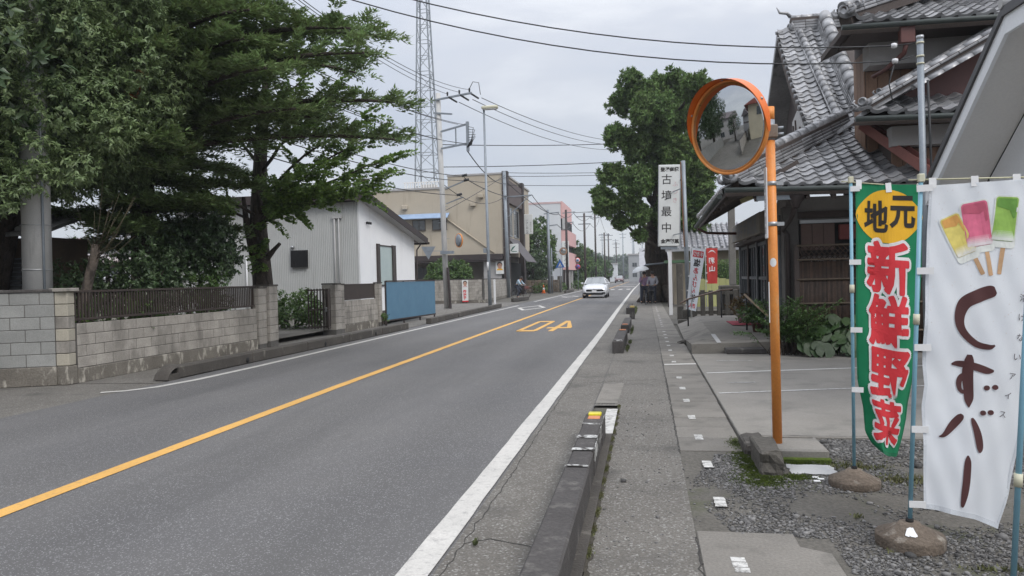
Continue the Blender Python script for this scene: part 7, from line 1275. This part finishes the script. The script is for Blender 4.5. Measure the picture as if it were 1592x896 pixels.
# ================================================================== VEHICLES
def loft(mb, secs, sm=True):
    n = len(secs[0][1]); i0 = len(mb.v)
    for y, pr in secs:
        for (x, z) in pr: mb.v.append((x, y, z))
    for i in range(len(secs) - 1):
        for k in range(n - 1): a = i0 + i * n + k; mb.f.append((a, a + 1, a + n + 1, a + n)); mb.sm.append(sm)
    return mb
def car(label, x, y, paint, sc=1.0):
    """small hatchback, nose towards -y"""
    t = thing('car', (x, y, 0), label, 'car'); M = Matrix.Translation((x, y, 0)) @ Matrix.Scale(sc, 4)
    def B_(mb, name, m, p=None): mb.v = [tuple(M @ Vector(q)) for q in mb.v]; return mb.build(name, m, p or t)
    def sec(w, zb, zt, cr): h = [(0, zb), (w * .86, zb), (w * .97, zb + .10), (w, zb + .3), (w * .985, zt - .12), (w * .93, zt - .02), (w * .6, zt + cr * .6), (0, zt + cr)]; return [(-a, b_) for a, b_ in h[::-1]][:-1] + h if False else [(-a, b_) for a, b_ in h] [::-1] + h[1:][::1]
    def ring(w, zb, zt, cr): h = [(w * .86, zb), (w * .97, zb + .10), (w, zb + .3), (w * .985, zt - .12), (w * .93, zt - .02), (w * .6, zt + cr * .6), (0, zt + cr)]; return h + [(-a, b_) for a, b_ in h[::-1][1:]]
    b = loft(MB(), [(0.0, ring(.55, .32, .60, .02)), (.05, ring(.76, .22, .70, .03)), (.22, ring(.85, .18, .78, .04)), (.7, ring(.875, .17, .90, .05)), (1.15, ring(.88, .17, .98, .05)), (2.2, ring(.885, .17, 1.0, .02)), (3.4, ring(.88, .17, 1.02, .02)), (4.1, ring(.84, .2, 1.0, .02)), (4.3, ring(.72, .28, .85, .02))]); b.f += [tuple(range(len(b.v) - 13, len(b.v))), tuple(range(13))[::-1]]; b.sm += [False, False]; B_(b, 'body', paint)
    def gr(w, z): return [(w, z), (w * .94, z + .03), (0, z + .05), (-w * .94, z + .03), (-w, z)]
    cab = [(1.05, .80, .98), (1.95, .62, 1.43), (2.4, .60, 1.47), (3.2, .60, 1.45), (3.95, .66, 1.05)]
    B_(loft(MB(), [(1.95, gr(.625, 1.42)), (2.4, gr(.61, 1.455)), (3.2, gr(.61, 1.43)), (3.45, gr(.60, 1.36))]), 'roof', paint)
    b = MB(); b.face([(-.77, 1.12, 1.01), (.77, 1.12, 1.01), (.60, 1.93, 1.435), (-.60, 1.93, 1.435)]); B_(b, 'windscreen', mat('car_glass', (.10, .12, .13), None, 1, .05, 10, .01, spec=1.0, coat=1.0)); b = MB(); b.face([(.74, 3.95, 1.02), (-.74, 3.95, 1.02), (-.59, 3.46, 1.36), (.59, 3.46, 1.36)]); B_(b, 'rear_window', glass_m)
    for s_ in (-1, 1):
        b = MB(); q = [(s_ * .80, 1.28, 1.02), (s_ * .83, 3.6, 1.03), (s_ * .62, 3.35, 1.37), (s_ * .63, 2.0, 1.40)]; b.face(q if s_ > 0 else q[::-1]); B_(b, 'side_window', glass_m)
        B_(MB().tube([(s_ * .78, 1.10, .995), (s_ * .62, 1.93, 1.43)], .035, 6), 'pillar', paint); B_(MB().tube([(s_ * .63, 3.4, 1.38), (s_ * .80, 3.95, 1.0)], .05, 6), 'pillar', paint)
        b = MB(); b.add([(s_ * .52, .03, .60), (s_ * .80, .16, .70), (s_ * .84, .36, .79), (s_ * .66, .17, .755)], [(0, 1, 2, 3) if s_ > 0 else (3, 2, 1, 0)]); 
        b.v = [(p[0], p[1] - .03, p[2] + .012) for p in b.v]; B_(b, 'headlight', mat('lamp_glass', (.55, .57, .6), (.3, .31, .33), 8, .08, 20, .1, spec=1))
        B_(MB().box(min(s_ * .86, s_ * 1.04), max(s_ * .86, s_ * 1.04), 1.42, 1.56, .98, 1.12, .03), 'wing_mirror', paint)
        B_(MB().box(s_ * .68 - .11, s_ * .68 + .11, -.012, .06, .30, .42, .02), 'fog_lamp_bay', black_m)
        for yy in (.78, 3.4):
            Mw = Matrix.Translation((s_ * .78, yy, .31)) @ Matrix.Rotation(R(90), 4, 'Y'); w = B_(MB().lathe([(.18, -.09), (.29, -.10), (.31, -.06), (.31, .06), (.29, .10), (.18, .09)], 22, Mw), 'wheel', tyre_m); B_(MB().lathe([(.0005, s_ * .085), (.19, s_ * .095)], 16, Mw), 'rim', alu, w)
    B_(MB().box(-.62, .62, -.02, .05, .23, .40, .03), 'lower_grille', black_m); B_(MB().box(-.36, .36, -.012, .03, .53, .59, .01), 'upper_grille', black_m); B_(MB().box(-.165, .165, -.045, -.021, .40, .565, .004), 'number_plate', white_pl); B_(MB().lathe([(.05, 0), (.05, .01), (.0005, .015)], 12, Matrix.Translation((0, -.008, .63)) @ Matrix.Rotation(R(90), 4, 'X')), 'badge', alu); return t
car('silver white hatchback driving towards us along the road', -3.62, 52.6, car_white, 1.0); car('small dark red car far away where the road ends', -6.2, 175, car_red, 1.15)

# ================================================================== PEOPLE
def skin_mesh(name, V, E, Rd, m, parent, sub=2):
    me = bpy.data.meshes.new(name); me.from_pydata(V, E, []); o = bpy.data.objects.new(name, me); COL.objects.link(o); o.modifiers.new('skin', 'SKIN'); s_ = o.modifiers.new('sub', 'SUBSURF'); s_.levels = s_.render_levels = sub
    for i, r in enumerate(Rd): me.skin_vertices[0].data[i].radius = (r, r) if not isinstance(r, tuple) else r; me.skin_vertices[0].data[i].use_root = i == 0
    dg = bpy.context.evaluated_depsgraph_get(); m2 = bpy.data.meshes.new_from_object(o.evaluated_get(dg)); bpy.data.objects.remove(o); m2.polygons.foreach_set('use_smooth', np.ones(len(m2.polygons), bool)); m2.name = name; m2.materials.clear(); return obj(name, m2, m, parent)
def person(label, base, J, top_m, leg_m, rz, hair=hair_m, shoe=black_m):
    t = thing('person', base, label, 'person'); M = Matrix.Translation(base) @ Matrix.Rotation(rz, 4, 'Z'); w = lambda p: tuple(M @ Vector(p))
    order = ['pelvis', 'waist', 'chest', 'neck', 'head', 'crown', 'shl', 'ell', 'wrl', 'hal', 'shr', 'elr', 'wrr', 'har', 'hil', 'knl', 'anl', 'tol', 'hir', 'knr', 'anr', 'tor']
    E = [('pelvis', 'waist'), ('waist', 'chest'), ('chest', 'neck'), ('neck', 'head'), ('head', 'crown'), ('chest', 'shl'), ('shl', 'ell'), ('ell', 'wrl'), ('wrl', 'hal'), ('chest', 'shr'), ('shr', 'elr'), ('elr', 'wrr'), ('wrr', 'har'), ('pelvis', 'hil'), ('hil', 'knl'), ('knl', 'anl'), ('anl', 'tol'), ('pelvis', 'hir'), ('hir', 'knr'), ('knr', 'anr'), ('anr', 'tor')]
    Rr = dict(pelvis=.13, waist=.12, chest=.145, neck=.052, head=.088, crown=.085, shl=.062, ell=.043, wrl=.028, hal=.034, shr=.062, elr=.043, wrr=.028, har=.034, hil=.085, knl=.056, anl=.038, tol=.036, hir=.085, knr=.056, anr=.038, tor=.036); ix = {k: i for i, k in enumerate(order)}
    skin_mesh('body', [w(J[k]) for k in order], [(ix[a], ix[b_]) for a, b_ in E], [Rr[k] for k in order], skin_m, t)
    def sub_(name, keys, m, gr): kk = [k for k in order if k in keys]; ii = {k: i for i, k in enumerate(kk)}; return skin_mesh(name, [w(J[k]) for k in kk], [(ii[a], ii[b_]) for a, b_ in E if a in ii and b_ in ii], [Rr[k] + gr for k in kk], m, t)
    sub_('jacket', ('pelvis', 'waist', 'chest', 'shl', 'ell', 'wrl', 'shr', 'elr', 'wrr'), top_m, .022); sub_('trousers', ('pelvis', 'hil', 'knl', 'anl', 'hir', 'knr', 'anr'), leg_m, .018)
    for s_ in 'lr': a, b_ = Vector(J['an' + s_]), Vector(J['to' + s_]); MB().tube([w(a + (a - b_) * .4 + Vector((0, 0, -.04))), w(a.lerp(b_, .4) + Vector((0, 0, -.03))), w(b_ + Vector((0, 0, -.01)))], [.045, .052, .04], 10).build('shoe', shoe, t)
    hd, cr = Vector(J['head']), Vector(J['crown']); c = hd.lerp(cr, .55); up = (cr - hd).normalized(); fw = Vector(J.get('face', (0, -1, 0))).normalized()
    b = MB(); b.lathe([(.0005, .105), (.06, .095), (.097, .055), (.108, .0), (.10, -.06), (.09, -.075)], 16, M @ Matrix.Translation(c - fw * .018 + up * .02) @ up.to_track_quat('Z', 'Y').to_matrix().to_4x4()); b.build('hair', hair, t); rt = up.cross(fw).normalized()
    for s_ in (-1, 1): MB().lathe([(.013, 0), (.0005, .006)], 8, M @ Matrix.Translation(c + fw * .086 + rt * .033 * s_ - up * .012) @ fw.to_track_quat('Z', 'Y').to_matrix().to_4x4()).build('eye', black_m, t); MB().tube([w(c + rt * .094 * s_ - up * .0), w(c + rt * .104 * s_ - up * .05)], .016, 6).build('ear', skin_m, t)
    MB().tube([w(c + fw * .085 - up * .01), w(c + fw * .112 - up * .045), w(c + fw * .09 - up * .055)], .012, 6).build('nose', skin_m, t); MB().tube([w(c + fw * .088 - up * .08 - rt * .022), w(c + fw * .094 - up * .08), w(c + fw * .088 - up * .08 + rt * .022)], .006, 6).build('mouth', ink_red, t)
    for s_ in 'lr':      # fingers
        h = Vector(J['ha' + s_]); d = (h - Vector(J['wr' + s_])).normalized(); sx = d.cross(Vector((0, 0, 1))); sx = sx.normalized() if sx.length > .1 else Vector((1, 0, 0)); nn = sx.cross(d)
        for k in range(4): o_ = h + sx * (.027 - .018 * k); l_ = (.07, .08, .075, .06)[k]; MB().tube([w(o_), w(o_ + d * l_ * .5 - nn * .01), w(o_ + d * l_ * .8 - nn * .035)], [.009, .0085, .007], 6).build('finger', skin_m, t)
        MB().tube([w(h - d * .02 + sx * .03), w(h + d * .02 + sx * .055 - nn * .01), w(h + d * .045 + sx * .05 - nn * .02)], [.011, .010, .008], 6).build('thumb', skin_m, t)
    return t
lilac = mat('lilac_cloth', (.30, .20, .30), (.26, .17, .26), 5, .9, 60, .08); jeans = mat('dark_jeans', (.035, .04, .06), (.028, .032, .048), 6, .9, 60, .1); pale_blue = mat('pale_blue_cloth', (.38, .48, .56), (.33, .43, .5), 5, .9, 60, .05); grey_shirt = mat('grey_cloth', (.36, .36, .40), (.3, .3, .34), 5, .9, 60, .05)
J1 = dict(pelvis=(0, 0, .92), waist=(0, -.02, 1.08), chest=(0, -.04, 1.32), neck=(0, -.05, 1.47), head=(0, -.07, 1.56), crown=(0, -.07, 1.65), shl=(.18, -.03, 1.38), ell=(.27, -.05, 1.12), wrl=(.22, -.25, 1.0), hal=(.19, -.33, 1.0), shr=(-.18, -.03, 1.38), elr=(-.25, -.10, 1.14), wrr=(-.16, -.25, 1.30), har=(-.14, -.30, 1.36), hil=(.10, 0, .86), knl=(.12, -.04, .48), anl=(.12, .02, .10), tol=(.14, -.14, .05), hir=(-.10, 0, .86), knr=(-.13, .0, .48), anr=(-.16, .06, .10), tor=(-.17, -.10, .05), face=(0, -1, -.1))
person('person in a lilac jacket and dark trousers holding a white parasol by the old tree', (-.10, 40.5, .012), J1, lilac, jeans, .2)
person('person in a grey top and dark jeans standing close to the trunk with a bicycle', (.36, 40.3, .012), dict(J1, wrr=(-.22, -.26, 1.02), har=(-.20, -.34, 1.0), elr=(-.27, -.06, 1.12)), grey_shirt, jeans, -.25)
t = thing('parasol', (-.26, 40.25, 1.3), 'white open parasol held over the person in lilac', 'parasol'); Mp = Matrix.Translation((-.26, 40.25, 1.72)) @ Matrix.Rotation(R(-12), 4, 'Y')
b = MB(); b.grid(lambda u, v: Mp @ Vector((.46 * math.sin(v * 1.35) / math.sin(1.35) * math.cos(u * 2 * math.pi), .46 * math.sin(v * 1.35) / math.sin(1.35) * math.sin(u * 2 * math.pi), .30 * math.cos(v * 1.4) - .03 * abs(math.sin(u * 4 * math.pi)) * v)), 32, 8); b.build('canopy', cloth_white, t); MB().tube([Mp @ Vector((0, 0, .36)), Mp @ Vector((0.02, 0, -.45))], .01, 6).build('shaft', alu, t)
for k in range(8): a = k * math.pi / 4; MB().tube([Mp @ Vector((0, 0, .28)), Mp @ Vector((.25 * math.cos(a), .25 * math.sin(a), .215)), Mp @ Vector((.45 * math.cos(a), .45 * math.sin(a), .05))], .004, 4).build('rib', alu, t)
def bicycle(label, x, y, rz, fm, basket=None):
    t = thing('bicycle', (x, y, 0), label, 'bicycle', None, rz); M = Matrix.Translation((x, y, .0)) @ Matrix.Rotation(rz, 4, 'Z'); w = lambda *p: tuple(M @ Vector(p))
    for xx in (-.52, .52):
        Mw = M @ Matrix.Translation((xx, 0, .33)) @ Matrix.Rotation(R(90), 4, 'X'); b = MB(); b.tube([Mw @ Vector((.315 * math.cos(a), .315 * math.sin(a), 0)) for a in [2 * math.pi * k / 28 for k in range(29)]], .018, 8, False); wh = b.build('wheel', tyre_m, t); s = MB()
        for k in range(14): a = k * .449; s.tube([Mw @ Vector((0, 0, 0)), Mw @ Vector((.30 * math.cos(a), .30 * math.sin(a), 0))], .0025, 4, False)
        s.build('spokes', alu, wh)
    fr = MB()
    for p, q in (((-.52, 0, .33), (-.15, 0, .30)), ((-.15, 0, .30), (-.25, 0, .80)), ((-.15, 0, .30), (.36, 0, .68)), ((-.25, 0, .58), (.36, 0, .72)), ((-.52, 0, .33), (-.24, 0, .68)), ((.52, 0, .33), (.36, 0, .70)), ((.36, 0, .66), (.31, 0, .98))): fr.tube([w(*p), w(*q)], .017, 8)
    fr.build('frame', fm, t); MB().tube([w(.31, -.28, 1.0), w(.36, -.12, 1.02), w(.32, 0, .98), w(.36, .12, 1.02), w(.31, .28, 1.0)], .014, 8).build('handlebar', alu, t); MB().box(-.40, -.14, -.09, .09, .80, .87, .03, M).build('saddle', black_m, t); MB().tube([w(-.15, -.12, .30), w(-.15, .12, .30)], .015, 8).build('pedals', black_m, t)
    if basket:
        b = MB()
        for z in (.72, .82, .92): b.tube([w(.42, -.15, z), w(.68, -.15, z), w(.68, .15, z), w(.42, .15, z), w(.42, -.15, z)], .008, 6)
        for q in range(5): b.tube([w(.42 + .065 * q, -.15, .72), w(.42 + .065 * q, -.15, .92)], .006, 4); b.tube([w(.42 + .065 * q, .15, .72), w(.42 + .065 * q, .15, .92)], .006, 4)
        b.build('basket', basket, t)
    return t
bicycle('dark bicycle held beside the old tree trunk', .15, 39.8, 1.25, black_m, alu)
J2 = dict(pelvis=(0, 0, .98), waist=(.10, 0, 1.12), chest=(.26, 0, 1.30), neck=(.36, 0, 1.42), head=(.42, 0, 1.50), crown=(.45, 0, 1.58), shl=(.26, .18, 1.36), ell=(.40, .24, 1.14), wrl=(.56, .25, 1.04), hal=(.60, .26, 1.03), shr=(.26, -.18, 1.36), elr=(.40, -.24, 1.14), wrr=(.56, -.25, 1.04), har=(.60, -.26, 1.03), hil=(.02, .10, .93), knl=(.32, .12, .68), anl=(.14, .12, .32), tol=(.26, .12, .26), hir=(.02, -.10, .93), knr=(.28, -.13, .55), anr=(.12, -.16, .12), tor=(.26, -.16, .06), face=(1, 0, -.2))
person('person in a pale blue top leaning forward on a bicycle at the lane mouth', (-9.75, 55.9, .02), J2, pale_blue, jeans, -.35); bicycle('bicycle with a reddish front basket ridden out of the lane', -9.45, 55.8, -.35, black_m, mat('basket_red', (.35, .10, .09)))

# ================================================================== OVERHEAD WIRES
def wire(label, p0, p1, sag, r=.011, n=22, group=None):
    p0, p1 = Vector(p0), Vector(p1); pts = [p0.lerp(p1, i / n) - Vector((0, 0, 4 * sag * (i / n) * (1 - i / n))) for i in range(n + 1)]; o = MB().tube(pts, r, 5).build('overhead_wire', wire_m); return tag(o, label, 'wire', group)
wire('upper dark wire crossing the road to the insulators on the thin steel pole', (-10.28, 11.15, 9.05), (3.70, 12, 4.86), 1.0); wire('lower dark wire crossing the road to the insulators on the thin steel pole', (-10.28, 11.15, 8.85), (3.70, 12, 4.63), 1.06)
TG = 'high wires running from the left into the pole top'
for (xs, z0_, xe, ze, sg_) in ((-9.3, 9.6, -8.95, 11.55, .95), (-9.7, 9.9, -9.5, 11.45, .85), (-10.1, 10.2, -10.15, 11.4, .75)): wire(('right', 'middle', 'left')[('-9.3', '-9.7', '-10.1').index(str(xs))] + ' of three high wires entering the top crossarm of the grey utility pole', (xs, 11.2, z0_), (xe, 38.2, ze), sg_, .013, group=TG)
MG = 'mid height wires running from the left to the pole arms'
for (xs, z0_, xe, ze, sg_) in ((-10.2, 8.0, -9.6, 9.75, .55), (-10.25, 7.7, -9.2, 9.7, .5), (-10.3, 7.3, -9.5, 8.75, .55), (-10.2, 7.1, -9.1, 8.7, .6)): wire(('upper left', 'upper right', 'lower left', 'lower right')[int(round((8.0 - z0_) * 3.4))] + ' wire of four reaching the square bracket on the utility pole', (xs, 11.2, z0_), (xe, 38.15, ze), sg_, .015, group=MG)
LG = 'low cables running from the left to the pole'
for (xs, z0_, xe, ze, sg_) in ((-10.2, 5.9, -9.35, 7.0, .5), (-10.2, 5.6, -9.3, 6.75, .5), (-10.2, 5.1, -9.6, 6.0, .45)): wire({5.9: 'top', 5.6: 'middle', 5.1: 'lowest'}[z0_] + ' of three low cables meeting the utility pole in front of the beige building', (xs, 11.2, z0_), (xe, 38.1, ze), sg_, .018, group=LG)
HG = 'wires leaving the pole top across the road'
for (xs, zs_, xe, ze, sg_) in ((-8.45, 11.25, .2, 15.9, .9), (-8.95, 11.2, -.4, 15.6, 1.0), (-9.7, 11.1, -1.0, 15.2, 1.1)): wire({11.25: 'top', 11.2: 'middle', 11.1: 'lowest'}[zs_] + ' of three wires slanting from the pole top across the sky to the old conifer', (xs, 38.9, zs_), (xe, 80, ze), sg_, .02, group=HG)
for k, (a, c, sg_, r_0) in enumerate((((-9.1, 38.1, 8.3), (-11.1, 59.5, 9.3), .5, .03), ((-11.15, 59.5, 10.0), (-10.6, 38.4, 5.2), .1, .02), ((-10.6, 38.4, 6.7), (-11.0, 59.4, 8.4), .9, .02), ((-9.3, 38, 6.9), (-9.0, 59.2, 8.2), .5, .025), ((-9.3, 38, 6.8), (-11.1, 59.4, 9.8), .25, .02))): wire(('thick looped cable from the junction case down to the brown building corner', 'taut stay rising from the utility pole to the brown building corner', 'slack cable hanging low between utility pole and beige building', 'cable from the utility pole to the bracket arm over the shop awning', 'cable crossing in front of the beige parapet to the corner pole')[k], a, c, sg_, r_0)
XG = 'level wires crossing the road in the distance'
for (xs, ys, zs_, xe, ye, ze, sg_) in ((-11.2, 59.5, 10.2, 14, 72, 12.1, .5), (-11.2, 59.5, 9.9, 14, 72, 11.8, .4), (-11.2, 59.5, 9.2, 14, 74, 10.9, .45), (-10.6, 38.5, 8.8, 14, 62, 13.2, .6), (-10.6, 38.5, 7.6, 14, 60, 11.6, .5)): wire({10.2: 'third', 9.9: 'fourth', 9.2: 'lowest', 8.8: 'highest', 7.6: 'second highest'}[zs_] + ' of the level wires between the beige building and the old conifer', (xs, ys, zs_), (xe, ye, ze), sg_, .022, group=XG)
RG = 'wires along the left side of the far road'
for (a, c, sg_, lb) in (((-8.9, 59.2, 8.25), (-8.3, 72, 7.7), .5, 'wire from the bracket arm over the awning to the first dark pole beyond'), ((-11.2, 59.5, 9.6), (-9.3, 72, 7.9), .2, 'steep wire from the brown building corner down to the first dark pole beyond'), ((-8.3, 72, 7.8), (-8.3, 88, 9.2), .5, 'upper wire between the two poles in front of the pink building'), ((-8.4, 72, 6.7), (-8.4, 88, 8.0), .6, 'lower wire between the two poles in front of the pink building'), ((-8.3, 88, 9.2), (-7.9, 110, 10.5), .8, 'upper sagging wire leaving the brown pole past the pink building'), ((-8.4, 88, 8.0), (-8.0, 110, 9.4), 1.0, 'lower sagging wire leaving the brown pole past the pink building'), ((-7.9, 110, 10.5), (-8.2, 137, 13.4), .9, 'upper wire rising to the tall slim far brown pole'), ((-8.2, 137, 13.4), (-7.8, 160, 10.5), .9, 'wire falling from the tall slim far brown pole'), ((-7.9, 110, 9.4), (-8.2, 137, 12.2), 1, 'lower wire rising to the tall slim far brown pole'), ((-8.2, 88, 9.2), (12, 96, 12.0), .5, 'wire crossing the road from the brown pole past the pink building')): wire(lb, a, c, sg_, .03, 12, RG)
for (a, c, sg_, lb) in (((1.36, 27, 5.0), (-3.0, 215, 14), 2, 'thin wire from the steel post by the white sign toward the far poles'), ((-10.28, 11.15, 6.3), (1.34, 27, 5.1), .5, 'thin low wire crossing the whole road to the steel post by the white sign')): 
    if 'far' in lb: wire(lb, a, c, sg_, .012)

# ================================================================== AIR
hz = MB().box(-900, 900, -400, 1200, -1.2, 62).build('haze', None, None, kind='stuff'); hm = bpy.data.materials.new('haze'); hm.use_nodes = True; hn = hm.node_tree; hn.nodes.clear()
ho = hn.nodes.new('ShaderNodeOutputMaterial'); hv = hn.nodes.new('ShaderNodeVolumePrincipled'); hv.inputs['Density'].default_value = .0006; hv.inputs['Color'].default_value = (.86, .90, .95, 1); hv.inputs['Anisotropy'].default_value = 0.2; hn.links.new(hv.outputs[0], ho.inputs['Volume']); hz.data.materials.append(hm)
